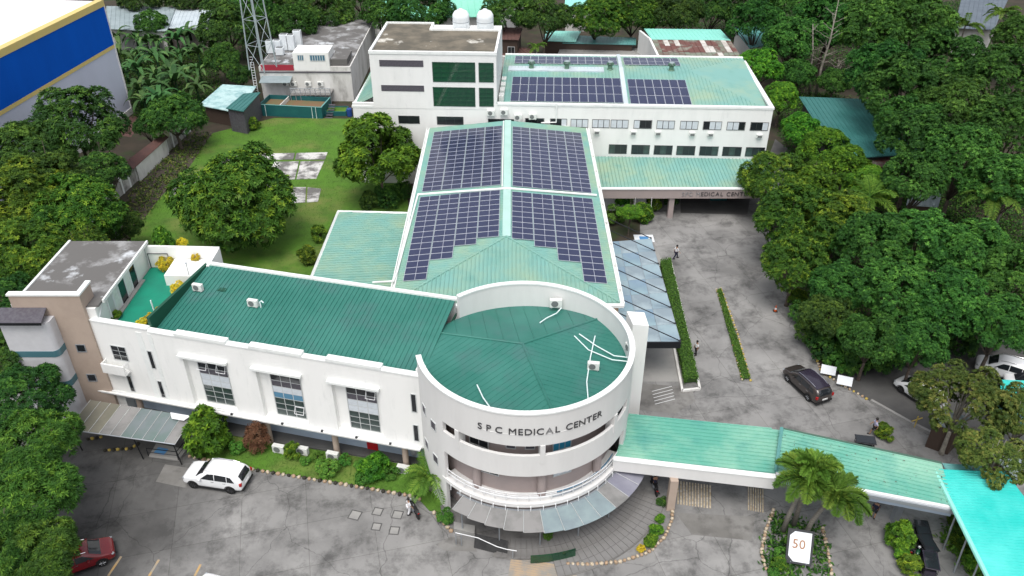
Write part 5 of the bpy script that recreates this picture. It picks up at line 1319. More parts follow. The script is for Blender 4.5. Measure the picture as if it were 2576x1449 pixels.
def tree(name, label, key, px, py, rpx, zc=None, rot=None, squash=1.0, group=None, base=None):
    "px, py: crown centre in the photograph; rpx: crown radius there"
    me, tr_, rx, cz = PROTO[key]
    zc = cz if zc is None else zc
    p = G(px, py, zc) if base is None else Vector((base[0], base[1], zc))
    rm = rpx / pxm(p); s = rm / rx
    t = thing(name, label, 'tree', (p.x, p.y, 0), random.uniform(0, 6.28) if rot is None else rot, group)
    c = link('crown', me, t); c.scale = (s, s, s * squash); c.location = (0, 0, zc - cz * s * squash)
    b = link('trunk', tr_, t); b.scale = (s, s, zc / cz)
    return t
# --- lawn and left yard
tree('mango_tree', 'round dense mango tree standing alone on the back lawn', 'mango0', 590, 508, 145, 5.0, squash=1.12)
tree('shade_tree', 'tall bright green tree against the rear building', 'loose0', 955, 400, 108, 5.6, squash=1.0)
LG = 'trees of the left yard'
for i, (key, x, y, r_, z, lab) in enumerate([
    ('dark0', 195, 330, 118, 8.5, 'dark tree in front of the lilac warehouse wall, tallest of the left yard'),
    ('dark1', 70, 390, 105, 8, 'dark tree at the left edge below the blue wall'),
    ('dark0', 262, 432, 58, 6, 'dark tree behind the rusty shed, right of the tallest'),
    ('mango1', 60, 500, 120, 7.5, 'yellow green tree at the left edge above the terrace block'),
    ('mango0', 190, 535, 105, 7.0, 'yellow green tree beside the stained perimeter wall'),
    ('mango1', 60, 640, 110, 7.5, 'yellow green tree at the left edge beside the terrace roof'),
    ('mango0', 210, 625, 62, 6.0, 'smaller yellow green tree just behind the terrace roof'),
    ('dark1', 315, 570, 46, 3.0, 'low dark tree at the near end of the lawn'),
    ('dark0', 130, 460, 90, 8.0, 'dark green tree between the warehouse and the yellow green ones'),
    ('dark1', 440, 300, 76, 4.4, 'spreading dark tree over the far end of the perimeter wall'),
    ('dark0', 372, 318, 34, 4.0, 'small dark tree between warehouse corner and shed'),
    ('dark1', 20, 760, 80, 6.5, 'dark tree at the left edge beside the tan wall')]):
    tree('yard_tree', lab, key, x, y, r_, z, group=LG)
for i, (key, x, y, r_, z, lab) in enumerate([
    ('dark0', 10, 890, 85, 6.5, 'dark tree at the left edge beside the white stair bay'),
    ('dark1', 60, 1010, 108, 6.0, 'dark tree in front of the stair bay'),
    ('long0', 105, 1125, 105, 5.5, 'long leaved tree at the left edge beside the grey canopy'),
    ('long0', 70, 1270, 120, 5.0, 'long leaved tree at the left edge above the red car'),
    ('long0', 105, 1405, 105, 4.5, 'long leaved tree at the bottom left corner over the red car'),
    ('long0', -10, 1380, 110, 5.2, 'long leaved tree cut by the bottom left corner')]):
    tree('lot_tree', lab, key, x, y, r_, z, group='trees along the left of the lot')
# --- trees behind the buildings
names = ['first', 'second', 'third', 'fourth', 'fifth', 'sixth', 'seventh', 'eighth', 'ninth', 'tenth', 'eleventh', 'twelfth', 'thirteenth', 'fourteenth', 'fifteenth', 'sixteenth', 'seventeenth', 'eighteenth', 'nineteenth', 'twentieth', 'twenty-first', 'twenty-second', 'twenty-third', 'twenty-fourth', 'twenty-fifth', 'twenty-sixth']
BG = [('dark0', 575, 70, 78, 6), ('dark1', 640, 30, 60, 6), ('forest0', 740, 60, 62, 7), ('dark0', 820, 30, 70, 7), ('dark1', 870, 90, 36, 3.5), ('forest1', 960, 40, 55, 7), ('dark0', 1060, 25, 85, 8), ('dark1', 1010, 70, 40, 4),
      ('dark1', 1280, 35, 70, 8), ('dark0', 1370, 45, 62, 8), ('mango0', 1500, 45, 68, 7), ('mango1', 1590, 35, 62, 7), ('dark0', 1700, 30, 70, 7), ('dark1', 1790, 25, 60, 7), ('bright1', 1650, 15, 45, 6), ('forest0', 380, 60, 42, 5), ('dark0', 560, 150, 46, 4), ('dark1', 605, 190, 34, 3), ('dark1', 480, -10, 60, 6), ('dark0', 700, -10, 70, 7), ('dark1', 360, -5, 60, 6), ('dark0', 905, -15, 55, 7)]
for i, (key, x, y, r_, z) in enumerate(BG):
    o_ = sorted(range(len(BG)), key=lambda k: BG[k][1]).index(i)
    tree('back_tree', 'dense tree of the row behind the buildings, %s from the left' % names[o_], key, x, y, r_, z, group='trees behind the buildings')
# --- right hand forest
FO = [('bright1', 1905, 175, 62, 5), ('bright0', 1965, 245, 46, 4.5), ('forest1', 1900, 60, 72, 8), ('forest0', 1990, 100, 70, 8), ('forest2', 2080, 60, 90, 9), ('forest0', 2190, 80, 95, 9), ('forest1', 2300, 70, 100, 9), ('forest2', 2380, 150, 95, 9), ('forest0', 2225, 180, 95, 9), ('forest1', 2260, 230, 105, 9.5), ('forest2', 2400, 270, 110, 9.5), ('forest0', 2520, 190, 95, 9), ('forest1', 2540, 330, 100, 9.5),
      ('forest2', 2290, 310, 85, 8.5), ('forest0', 2310, 350, 95, 9), ('forest1', 2420, 400, 100, 9), ('forest2', 2300, 450, 80, 8), ('forest0', 2520, 460, 95, 8.5), ('forest0', 1880, -10, 80, 8), ('forest2', 2010, -5, 80, 8), ('forest1', 2140, -15, 90, 9), ('forest0', 2260, -20, 90, 9), ('forest2', 2580, 90, 80, 8)]
for i, (key, x, y, r_, z) in enumerate(FO):
    o_ = sorted(range(len(FO)), key=lambda k: FO[k][1]).index(i)
    tree('forest_tree', 'tall tree of the upper right forest, %s counting from the left' % names[o_], key, x, y, r_, z, group='upper right forest')
FX = [('forest0', 2005, 185, 46, 4.2, 'dark tree just left of the bare pale trunks'), ('forest2', 2100, 205, 44, 3.6, 'dark tree just right of the bare pale trunks'), ('dark1', 1985, 120, 46, 5, 'dark tree between the rusty hall and the bare trunks')]
for key, x, y, r_, z, lab in FX: tree('forest_tree', lab, key, x, y, r_, z, group='upper right forest')
rx_ = random.Random(9)
for k in range(22):
    q = (rx_.uniform(44, 95), rx_.uniform(48, 150))
    if q[0] < .66 * q[1] + 14: q = (.66 * q[1] + 16 + rx_.uniform(0, 25), q[1])
    tree('outer_tree', 'tall tree beyond the right edge of the picture', ('forest0', 'forest1', 'forest2')[k % 3], 0, 0, 5.4 * pxm((q[0], q[1], 7)), 7.5, group='trees beyond the right edge', base=q)
F2 = [('bright1', 2015, 330, 52, 3.6, 'bright green tree along the yard fence, nearest the rear building corner'), ('bright0', 2070, 375, 60, 3.8, 'bright green tree along the yard fence, second from the rear building'), ('bright1', 2125, 420, 62, 4.0, 'bright green tree along the yard fence, in front of the long teal roof'), ('bright0', 2185, 470, 62, 4.0, 'bright green tree along the yard fence, third from the rear building'),
      ('mango1', 1950, 455, 88, 5.2, 'yellow green tree leaning over the rear porch end'), ('bright1', 2040, 470, 70, 5.0, 'bright green tree right of the porch end'), ('mango0', 2010, 560, 108, 5.2, 'yellow green tree overhanging the drive in front of the porch'), ('mango1', 2110, 560, 85, 5.5, 'yellow green tree second from the drive'), ('mango0', 2000, 670, 85, 4.6, 'yellow green tree overhanging the drive above the median'),
      ('forest1', 2200, 620, 100, 6.0, 'fresh green tree in the right hand grove, left of its middle'), ('forest0', 2320, 610, 105, 6.5, 'fresh green tree at the top middle of the right grove'), ('forest2', 2440, 640, 110, 6.5, 'fresh green tree at the right of the grove under the palm fronds'), ('forest1', 2550, 700, 100, 6.5, 'fresh green tree at the right edge of the grove'),
      ('forest2', 2110, 720, 80, 5.0, 'fresh green tree behind the drive kerb'), ('forest0', 2250, 740, 105, 5.8, 'fresh green tree at the heart of the right grove'), ('forest1', 2390, 770, 105, 6.0, 'fresh green tree right of the grove heart'), ('dark1', 2080, 800, 70, 3.8, 'long leaved dark shrub tree hanging over the drive kerb'), ('forest2', 2190, 850, 80, 4.6, 'fresh green tree at the lower edge of the grove'), ('forest0', 2310, 860, 75, 5.0, 'fresh green tree over the dark side street'), ('forest1', 2510, 820, 95, 5.6, 'fresh green tree above the white truck')]
for key, x, y, r_, z, lab in F2: tree('grove_tree', lab, key, x, y, r_, z, group='right hand grove')
tree('acacia_tree', 'olive leaved spreading tree with pale branches over the side street', 'olive0', 2420, 1010, 125, 5.4)
tree('acacia_tree', 'olive leaved tree beside the cyan canopy', 'olive0', 2505, 1150, 95, 5.6)
tree('acacia_tree', 'olive leaved tree at the right edge below the teal kiosk', 'olive0', 2580, 1040, 90, 5.2)

# bare pale trunks in the upper right
for k, (bx, by, tx, ty, h, lab) in enumerate(((2038, 240, 2045, 60, 12, 'left tall bare pale trunk in the upper right'), (2052, 242, 2110, 0, 15, 'right tall bare pale trunk leaning to the upper right'), (2092, 238, 2110, 150, 8, 'thin bare trunk right of the two tall pale ones'))):
    b = G(bx, by); d0 = Vector(ray(tx, ty)); tt = b.y / d0.y; top = Vector((d0.x * tt, b.y, CAM_H + d0.z * tt))
    t = thing('bare_tree', lab, 'tree', b, 0, 'bare pale trunks'); v = top - b
    rnd = random.Random(k); pts_ = [Vector((0, 0, -.1)), v * .3 + Vector((-.2, 0, 0)), v * .6 + Vector((.15, 0, 0)), v]
    part('trunk', MB().tube(pts_, [.28, .2, .15, .05], 8), M['bark_pale'], t, smooth=True)
    mb = MB()
    for j in range(16):
        u = rnd.uniform(.35, .95); s_ = v * u; a_ = rnd.uniform(0, 6.28); l = rnd.uniform(1.2, 3.2) * (1.2 - u)+.4
        e = s_ + Vector((math.cos(a_) * l, math.sin(a_) * l, l * .6)); mb.tube([s_, s_.lerp(e, .5) + Vector((0, 0, -.1)), e], [.06, .04, .012], 5)
        for q in range(2):
            a2 = a_ + rnd.uniform(-1, 1); e2 = e + Vector((math.cos(a2), math.sin(a2), .4)) * l * .4; mb.tube([s_.lerp(e, .7), e2], [.03, .008], 4)
    part('branches', mb, M['bark_pale'], t)

# fronds: palms, banana plants, cordyline
def frond_fan(seed, nf, length, droop, nleaf, lw, ll, m, up=.75, plume=False, spread=(0, 1)):
    r = np.random.RandomState(seed); Ps, Ds, Ns, Ls, Ws, Ts = [], [], [], [], [], []; spine = MB()
    for f in range(nf):
        a = 6.283 * f / nf + r.uniform(-.25, .25); el = up * r.uniform(.15, 1.25); L0 = length * r.uniform(.85, 1.1)
        pts_ = []; d_ = np.array([math.cos(a) * math.cos(el), math.sin(a) * math.cos(el), math.sin(el)]); p = np.zeros(3); ns = 9
        for k in range(ns + 1):
            pts_.append(p.copy()); p = p + d_ * L0 / ns; d_ = d_ + np.array([0, 0, -droop / ns * (1 + k * .25)]); d_ /= np.linalg.norm(d_)
        spine.tube([tuple(q) for q in pts_], [.035 * (1 - k / (ns + 2)) * length / 2 for k in range(ns + 1)], 4)
        tone = r.uniform(.15, .8)
        for k in range(nleaf):
            u = .12 + .86 * k / nleaf; i = min(int(u * ns), ns - 1); q = pts_[i] + (pts_[i + 1] - pts_[i]) * (u * ns - i)
            tg = pts_[i + 1] - pts_[i]; tg = tg / np.linalg.norm(tg); sd_ = np.cross(tg, [0, 0, 1.]); sd_ /= np.linalg.norm(sd_) + 1e-9; upv = np.cross(sd_, tg)
            for sg in ((1, -1) if not plume else (1, -1, 2, -2)):
                ls = ll * math.sin(math.pi * min(1, .2 + .8 * u)) ** .6 + .05
                w_ = (sd_ * np.sign(sg) * (1 if abs(sg) == 1 else .45) + upv * (r.uniform(-.25, .3) if abs(sg) == 1 else r.uniform(.5, .9)) + tg * r.uniform(.45, .8)); w_ /= np.linalg.norm(w_)
                Ps.append(q); Ds.append(w_); nn_ = np.cross(w_, np.cross(upv, w_)); Ns.append(nn_ / (np.linalg.norm(nn_) + 1e-9)); Ls.append(ls * r.uniform(.85, 1.1)); Ws.append(lw); Ts.append(np.clip(tone + r.uniform(-.15, .15), 0, 1))
    me = leaves_mesh('fronds', np.array(Ps), np.array(Ds), np.array(Ns), np.array(Ls), np.array(Ws), np.array(Ts), M[m])
    return me, spine.mesh('frond_stalks', M[m])
FOX = frond_fan(21, 13, 2.5, .85, 46, .07, .62, 'leaf_palm', .8, True)
COCO = frond_fan(22, 16, 4.2, .9, 40, .07, .8, 'leaf_palm', .8)
SAGO = frond_fan(23, 20, 1.9, .9, 30, .045, .4, 'leaf_palm', .8)
def banana_leafset(seed):
    r = np.random.RandomState(seed); mb_v = []; mb_f = []; tones = []
    for f in range(12):
        a = 6.283 * f / 12 * 1.6 + r.uniform(-.4, .4); el = r.uniform(.6, 1.25); L0 = r.uniform(2.0, 3.0); d_ = np.array([math.cos(a) * math.cos(el), math.sin(a) * math.cos(el), math.sin(el)]); p = np.array([0, 0, 0.]); ns = 8; b0 = len(mb_v); tn = r.uniform(.1, .8)
        for k in range(ns + 1):
            u = k / ns; w_ = .27 * math.sin(math.pi * min(1, .06 + u * .92)) ** .7; sd_ = np.cross(d_, [0, 0, 1.]); sd_ /= np.linalg.norm(sd_) + 1e-9; upv = np.cross(sd_, d_); j = r.uniform(.75, 1.1)
            mb_v += [tuple(p + sd_ * w_ * j + upv * w_ * .35), tuple(p), tuple(p - sd_ * w_ * j + upv * w_ * .35)]; tones += [tn + r.uniform(-.1, .15)] * 3
            p = p + d_ * L0 / ns; d_ = d_ + np.array([0, 0, -.22 * (1 + u)]); d_ /= np.linalg.norm(d_)
        for k in range(ns):
            q = b0 + 3 * k
            mb_f += [(q, q + 1, q + 4, q + 3), (q + 1, q + 2, q + 5, q + 4)]
    me = bpy.data.meshes.new('leaves'); me.from_pydata(mb_v, [], mb_f); at = me.attributes.new('lv', 'FLOAT', 'POINT'); at.data.foreach_set('value', np.clip(tones, 0, 1).astype('f'))
    me.materials.append(M['leaf_banana']); me.polygons.foreach_set('use_smooth', [True] * len(me.polygons)); return me
BAN = [banana_leafset(k) for k in range(3)]
BST = MB().tube([(0, 0, -.1), (0, 0, 1), (.05, 0, 2.2)], [.2, .17, .1], 8).mesh('stem', M['leaf_banana'], True)
rnd = random.Random(11); ban = []
for row, (y, xs) in enumerate(((110, (300, 335, 370, 405, 445, 480)), (150, (310, 345, 385, 420, 460, 500)), (190, (325, 360, 395, 430, 470, 505)), (230, (340, 375, 410, 450, 490)), (262, (355, 395, 430)))):
    for x in xs: ban.append((x + rnd.uniform(-12, 12), y + rnd.uniform(-10, 10), row))
ROWN = ('farthest', 'second', 'middle', 'fourth', 'nearest')
cnt = {}
for x, y, row in ban:
    cnt[row] = cnt.get(row, 0) + 1
    p = G(x, y, 2.2); s = rnd.uniform(1.05, 1.5)
    t = thing('banana_plant', 'banana plant by the warehouse, %s row, %s from the left' % (ROWN[row], names[cnt[row] - 1]), 'banana plant', (p.x, p.y, 0), rnd.uniform(0, 6), 'banana plants beside the warehouse')
    c = link('leaves', BAN[rnd.randrange(3)], t, (.05 * s, 0, 2.2 * s)); c.scale = (s * 1.1,) * 3
    b = link('stem', BST, t); b.scale = (s,) * 3
def palm(label, fr_, px, py, h, s, base=None, lean=(0, 0), name='palm_tree', rad=.16, bm='palm_bark', group=None):
    p = G(px, py) if base is None else Vector(base)
    t = thing(name, label, 'palm', p, 0, group)
    top = Vector((lean[0], lean[1], h))
    part('trunk', MB().tube([(0, 0, -.1), Vector((lean[0] * .2, lean[1] * .2, h * .4)), Vector((lean[0] * .6, lean[1] * .6, h * .75)), top], [rad * 1.25, rad, rad * .9, rad * .6], 10), M[bm], t, smooth=True)
    c = link('crown', fr_[0], t, top, random.uniform(0, 6)); c.scale = (s,) * 3
    st_ = link('frond_stalks', fr_[1], t, top, c.rotation_euler.z); st_.scale = (s,) * 3
    return t
palm('left foxtail palm on the planted island by the sign', FOX, 1968, 1340, 5.0, 1.0, lean=(.9, .3), group='foxtail palms')
palm('right foxtail palm on the planted island by the sign', FOX, 2020, 1355, 4.6, 1.05, lean=(1.3, -.1), group='foxtail palms')
palm('rear foxtail palm on the planted island by the sign', FOX, 1995, 1325, 5.6, .8, lean=(.5, .5), group='foxtail palms')
palm('small palm with drooping fronds at the foot of the round tower', SAGO, 1085, 1235, 1.6, 1.35, rad=.14)
for x, y, z, lab in ((2190, 490, 7, 'coconut palm among the bright trees near the long teal roof'), (2505, 490, 8, 'coconut palm at the right of the grove'), (2555, 430, 9, 'coconut palm at the right edge of the forest'), (2520, 30, 9, 'coconut palm at the top right corner'), (2430, 60, 9, 'coconut palm in front of the blue grey roof'), (2300, 10, 10, 'coconut palm at the top of the forest'), (1350, 115, 5, 'small palm behind the tower block')):
    q = G(x, y, z); palm(lab, COCO, 0, 0, z - .3, .85 if z > 6 else .5, base=(q.x, q.y, 0), group='coconut palms')

# shrubs
def bush_proto(seed, m, ln=.16, wd=.07, n_=700, per=6): return crown(seed, 1.0, .85, 26, (.26, .42), n_, per, ln, wd, m, .75, -.6)[0]
BU = {k: bush_proto(31 + i, k, *a) for i, (k, a) in enumerate((('leaf_bush', (.15, .07, 800, 6)), ('leaf_mango', (.2, .08, 700, 7)), ('leaf_yellow', (.24, .07, 420, 7)), ('leaf_brown', (.24, .05, 500, 7)), ('leaf_dark', (.16, .07, 700, 6)), ('leaf_bright', (.2, .08, 700, 7))))}
BSTEM = MB().tube([(0, 0, -.05), (.02, 0, .4), (0, .03, .8)], [.06, .05, .02], 6).tube([(.02, 0, .35), (.3, .1, .8)], [.04, .01], 5).tube([(0, 0, .3), (-.3, -.1, .75)], [.04, .01], 5).mesh('stem', M['bark'])
def bush(label, m, px, py, r_, hs=1.0, z=0.0, name='shrub', group=None, pot=False):
    p = G(px, py, z)
    t = thing(name, label, 'shrub', p, random.uniform(0, 6), group)
    c = link('foliage', BU[m], t); c.scale = (r_, r_, r_ * hs); s_ = link('stem', BSTEM, t); s_.scale = (r_, r_, r_ * hs)
    if pot:
        part('pot', MB().lathe([(.16, 0), (.24, .35), (.26, .38), (.2, .38), (.18, .3), (0, .3)], (0, 0, 0), 12), M['pot'], t); c.location.z = s_.location.z = .3
    return t
GG = 'shrubs in the front garden strip'
for m, x, y, r_, h, lab in (('leaf_bright', 535, 1128, 1.75, 1.25, 'largest bright shrub of the front garden beside the white car'), ('leaf_brown', 655, 1128, .95, 1.6, 'red brown feathery shrub in the front garden'), ('leaf_olive_b', 740, 1150, .6, 1.4, 'olive shrub between two garden units'), ('leaf_bush', 800, 1157, .45, .9, 'clipped shrub left of the tan column'), ('leaf_bush', 828, 1188, .85, .9, 'clipped shrub below the garden unit at the column'), ('leaf_bush', 868, 1165, .5, .9, 'small clipped shrub right of the tan column'), ('leaf_bush', 905, 1175, .45, .9, 'small clipped shrub in the middle of the garden'), ('leaf_bright', 945, 1195, 1.05, 1.0, 'round bright shrub in the middle of the front garden'), ('leaf_bush', 915, 1212, .6, .9, 'dark clipped shrub below the round bright one'), ('leaf_bush', 985, 1198, .6, .8, 'clipped shrub right of the round bright one'), ('leaf_bush', 1045, 1192, .55, .9, 'small shrub right of the last garden unit'), ('leaf_bush', 1120, 1310, .6, 1, 'dark shrub by the white handrail'), ('leaf_bush', 600, 1135, .6, 1, 'low shrub between the largest shrub and the red brown one'), ('leaf_bush', 770, 1165, .4, .9, 'tiny clipped shrub between two garden units')):
    bush(lab, m if m in BU else 'leaf_mango', x, y, r_, h, .1, group=GG)
for m, x, y, r_, h, lab in (('leaf_bright', 1570, 520, 1.6, 1.2, 'leafy shrub left of the round topped tree by the porch'), ('leaf_mango', 1610, 555, 1.3, 1.0, 'leafy shrub right of the solar roof by the glass canopy'), ('leaf_bush', 1545, 560, 1.2, 1.1, 'dark shrub at the solar roof edge by the glass canopy'), ('leaf_mango', 1640, 525, 1.1, 1.2, 'shrub nearest the porch side wall'), ('leaf_dark', 1690, 515, .9, 1.3, 'dark green potted shrub at the porch pillar')):
    bush(lab, m, x, y, r_, h, 0, group='shrubs by the rear porch')
tree('clipped_tree', 'small tree with a flat round clipped top in front of the porch', 'bright1', 1585, 535, 34, 3.0, squash=.5)
for m, x, y, r_, h, lab in (('leaf_bright', 2255, 1372, .95, 1.3, 'tall yellow green shrub beside the parked motorcycles'), ('leaf_bright', 2268, 1400, .6, .9, 'yellow green shrub below the tall one by the motorcycles'), ('leaf_mango', 2290, 1440, .8, .9, 'olive shrub at the bottom edge by the motorcycles'), ('leaf_mango', 2420, 1380, .8, 1, 'olive shrub under the cyan canopy edge'), ('leaf_bush', 2440, 1345, .8, 1.1, 'dark shrub under the cyan canopy'), ('leaf_bright', 2460, 1425, 1.1, 1.1, 'bright shrub under the cyan canopy at the bottom edge'), ('leaf_mango', 2400, 1310, .7, 1.2, 'brownish shrub at the porch end'), ('leaf_bush', 1990, 1370, .5, .9, 'clipped ball shrub behind the sign'), ('leaf_bush', 1965, 1400, .5, .9, 'clipped ball shrub left of the sign'), ('leaf_mango', 1955, 1425, .55, .8, 'yellowish shrub left of the sign'), ('leaf_bush', 1945, 1445, .4, .8, 'low shrub at the bottom of the palm island'), ('leaf_bright', 1660, 1310, .35, .8, 'small green shrub at the top of the plaza edge'), ('leaf_bright', 1650, 1340, .45, .8, 'small green shrub in the middle of the plaza edge'), ('leaf_bright', 1635, 1368, .5, .9, 'larger round shrub on the plaza edge'), ('leaf_yellow', 1612, 1385, .28, .9, 'tiny yellow plant at the low end of the plaza edge'), ('leaf_dark', 1665, 1268, .4, .9, 'dark clipped ball beside the tan column'), ('leaf_bush', 1378, 1352, .35, .9, 'small shrub at the tip of the glass screen'), ('leaf_mango', 2225, 1100, .7, .9, 'potted bush behind the porch roof')):
    bush(lab, m, x, y, r_, h, .02)
bush('small upright shrub behind the porch roof beside the person in lilac', 'leaf_mango', 2215, 1085, .4, 1.4, .02)
for m, x, y, r_, h, lab, z in (('leaf_bright', 420, 632, .9, 1.5, 'tall green shrub on the terrace platform', 9.35), ('leaf_yellow', 432, 650, .75, 1.0, 'yellow potted plant on the terrace below the green shrub', 8.9), ('leaf_yellow', 422, 678, .7, 1.0, 'yellow plant at the foot of the terrace platform', 8.5), ('leaf_yellow', 460, 620, .45, 1.0, 'bright yellow potted plant at the back terrace wall', 9.35), ('leaf_yellow', 495, 655, .4, 1.0, 'yellow plant at the right end of the terrace platform', 9.35), ('leaf_yellow', 452, 735, .6, .9, 'yellow plant beside the dark roof parapet', 8.5), ('leaf_yellow', 405, 785, .35, .9, 'small yellow plant beside the white terrace post', 8.5), ('leaf_yellow', 385, 808, .5, .8, 'orange yellow plant in the front corner of the terrace', 8.5), ('leaf_yellow', 358, 818, .4, .8, 'low orange plant at the front terrace wall', 8.5), ('leaf_bright', 290, 798, .5, .7, 'pale green plant at the left front corner of the terrace', 8.5), ('leaf_yellow', 470, 705, .35, .9, 'small yellow plant at the foot of the antenna mast', 8.5)):
    bush(lab, m, x, y, r_, h, z, group='terrace plants')
for x, y, r_, lab in ((930, 525, 1.1, 'dark shrub behind the annex roof, left one'), (975, 520, 1.4, 'dark shrub behind the annex roof, middle one'), (1015, 500, 1.1, 'dark shrub behind the annex, beside the solar roof'), (805, 605, .9, 'brown shrub at the left wall of the annex, upper one'), (775, 660, 1.0, 'brown shrub at the left wall of the annex, lower one'), (640, 325, .9, 'brown brush at the far edge of the lawn')):
    bush(lab, 'leaf_dark' if y < 530 and x > 900 else 'leaf_mango', x, y, r_, 1.2, 0)
for i, (x, y, r_, m) in enumerate(((2040, 860, 1.5, 'leaf_dark'), (2075, 900, 1.6, 'leaf_dark'), (2105, 925, 1.3, 'leaf_bush'), (2140, 925, 1.6, 'leaf_dark'), (2185, 930, 1.5, 'leaf_dark'), (2225, 915, 1.7, 'leaf_dark'), (2270, 900, 1.5, 'leaf_bush'), (2020, 810, 1.3, 'leaf_dark'), (2000, 770, 1.0, 'leaf_mango'), (2130, 880, 1.9, 'leaf_dark'), (2190, 880, 2.0, 'leaf_bush'), (2330, 900, 1.6, 'leaf_dark'), (2400, 880, 1.7, 'leaf_dark'), (2460, 870, 1.6, 'leaf_bush'))):
    bush('leafy shrub at the foot of the right hand grove, %s in line from the drive' % names[i], m, x, y, r_, 1.1, .02, group='shrubs under the grove')
# clipped hedge and the thin green median
def hedge(label, a0, a1, b1, b0, h, zb=0.0):
    P = [G(*q) for q in (a0, a1, b1, b0)]
    t = thing('hedge', label, 'hedge')
    r = np.random.RandomState(4); L_ = (P[1] - P[0]).length; n_ = int(L_ * 520 * max(.6, h))
    u, v, w_ = r.rand(n_), r.rand(n_), r.rand(n_); side = r.randint(0, 4, n_)
    v = np.where(side == 2, 0.02 * r.rand(n_), np.where(side == 3, 1 - .02 * r.rand(n_), v)); w_ = np.where(side < 2, 1 - .08 * r.rand(n_), w_)
    A = np.array([list(p) for p in P]); pos = (A[0] * (1 - u)[:, None] + A[1] * u[:, None]) * (1 - v)[:, None] + (A[3] * (1 - u)[:, None] + A[2] * u[:, None]) * v[:, None]
    pos[:, 2] = zb + w_ * h + r.normal(size=n_) * .03
    nr = np.zeros((n_, 3)); nr[:, 2] = 1; dd = unitv(r.normal(size=(n_, 3)) + np.array([0, 0, .5])); nn = unitv(np.cross(dd, np.cross(nr + r.normal(size=(n_, 3)) * .2, dd)))
    link('foliage', leaves_mesh('foliage', pos, dd, nn, r.uniform(.10, .2, n_), r.uniform(.06, .1, n_), r.rand(n_), M['leaf_hedge']), t)
    Q = [p.lerp((P[0] + P[1] + P[2] + P[3]) / 4, .02) for p in P]
    c = sum(P, Vector()) / 4
    part('core', MB().prism([tuple((p + (c - p) * .03)[:2]) for p in P], zb, zb + h * .9), M['leaf_hedge_core'] if 'leaf_hedge_core' in M else mat('leaf_hedge_core', (.03, .07, .012, 1), .9), t)
    return t
hedge('long clipped green hedge beside the glass canopy', (1660, 668), (1722, 972), (1754, 968), (1684, 664), .75, .12)
kp = [G(*q) for q in ((1656, 672), (1716, 985), (1760, 980), (1688, 664))]
HP = thing('hedge_planter', 'low concrete planter kerb around the long hedge', 'planter')
for a, b in zip(kp, kp[1:] + kp[:1]):
    d = b - a; c = (a + b) / 2; part('kerb', MB().obox((c.x, c.y, .1), d.length / 2, .1, .1, math.atan2(d.y, d.x)), M['dirty_white'], HP)
hedge('thin low green strip on the narrow median', (1804, 732), (1868, 958), (1886, 956), (1812, 730), .18, .02)
# ground cover under trees
def ground_cover(label, pix, n_, hmax, m):
    poly = [tuple(G(*p)[:2]) for p in pix]; xs = [p[0] for p in poly]; ys = [p[1] for p in poly]; r = np.random.RandomState(8); pts_ = []
    while len(pts_) < n_:
        x, y = r.uniform(min(xs), max(xs)), r.uniform(min(ys), max(ys))
        if pip(x, y, poly): pts_.append((x, y))
    pos = np.array([(x, y, .02 + hmax * r.rand() ** 2) for x, y in pts_ for _ in range(6)]); pos[:, :2] += r.normal(size=(len(pos), 2)) * .25
    k = len(pos); dd = unitv(r.normal(size=(k, 3)) + np.array([0, 0, .4])); nr = np.tile([0, 0, 1.], (k, 1)) + r.normal(size=(k, 3)) * .3; nn = unitv(np.cross(dd, np.cross(nr, dd)))
    o = link('undergrowth', leaves_mesh('undergrowth', pos, dd, nn, r.uniform(.2, .5, k), r.uniform(.1, .2, k), r.rand(k), M[m])); o['kind'] = 'stuff'; tag(o, label, 'undergrowth')
ground_cover('tangled undergrowth beneath the right hand trees', [(1950, 300), (2005, 240), (2100, 240), (2600, 500), (2700, 800), (2200, 900), (2080, 880), (1990, 640), (1985, 520), (2010, 470)], 9000, .9, 'leaf_dark')
ground_cover('weeds and litter along the perimeter wall', [(285, 535), (475, 335), (540, 335), (470, 430), (400, 505), (330, 600)], 500, .25, 'leaf_olive')
ground_cover('undergrowth between the warehouse and the shed', [(290, 130), (530, 100), (560, 230), (500, 330), (420, 330), (340, 300)], 3500, 1.0, 'leaf_dark')
ground_cover('undergrowth behind the rear buildings', [(300, 0), (1100, 40), (1900, 20), (2500, 0), (2500, 120), (2000, 240), (1900, 130), (1650, 70), (1300, 70), (900, 110), (560, 160)], 9000, .9, 'leaf_dark')
ground_cover('undergrowth below the left yard trees', [(-200, 520), (280, 440), (300, 560), (250, 640), (0, 730), (-200, 800)], 3000, .8, 'leaf_dark')
ground_cover('flower bed plants on the palm island', [(1950, 1290), (2065, 1330), (2090, 1449), (1930, 1449), (1920, 1390)], 260, .2, 'leaf_dark')
ground_cover('low plants under the cyan canopy edge', [(2395, 1300), (2440, 1330), (2520, 1449), (2440, 1449), (2380, 1360)], 400, .35, 'leaf_bush')
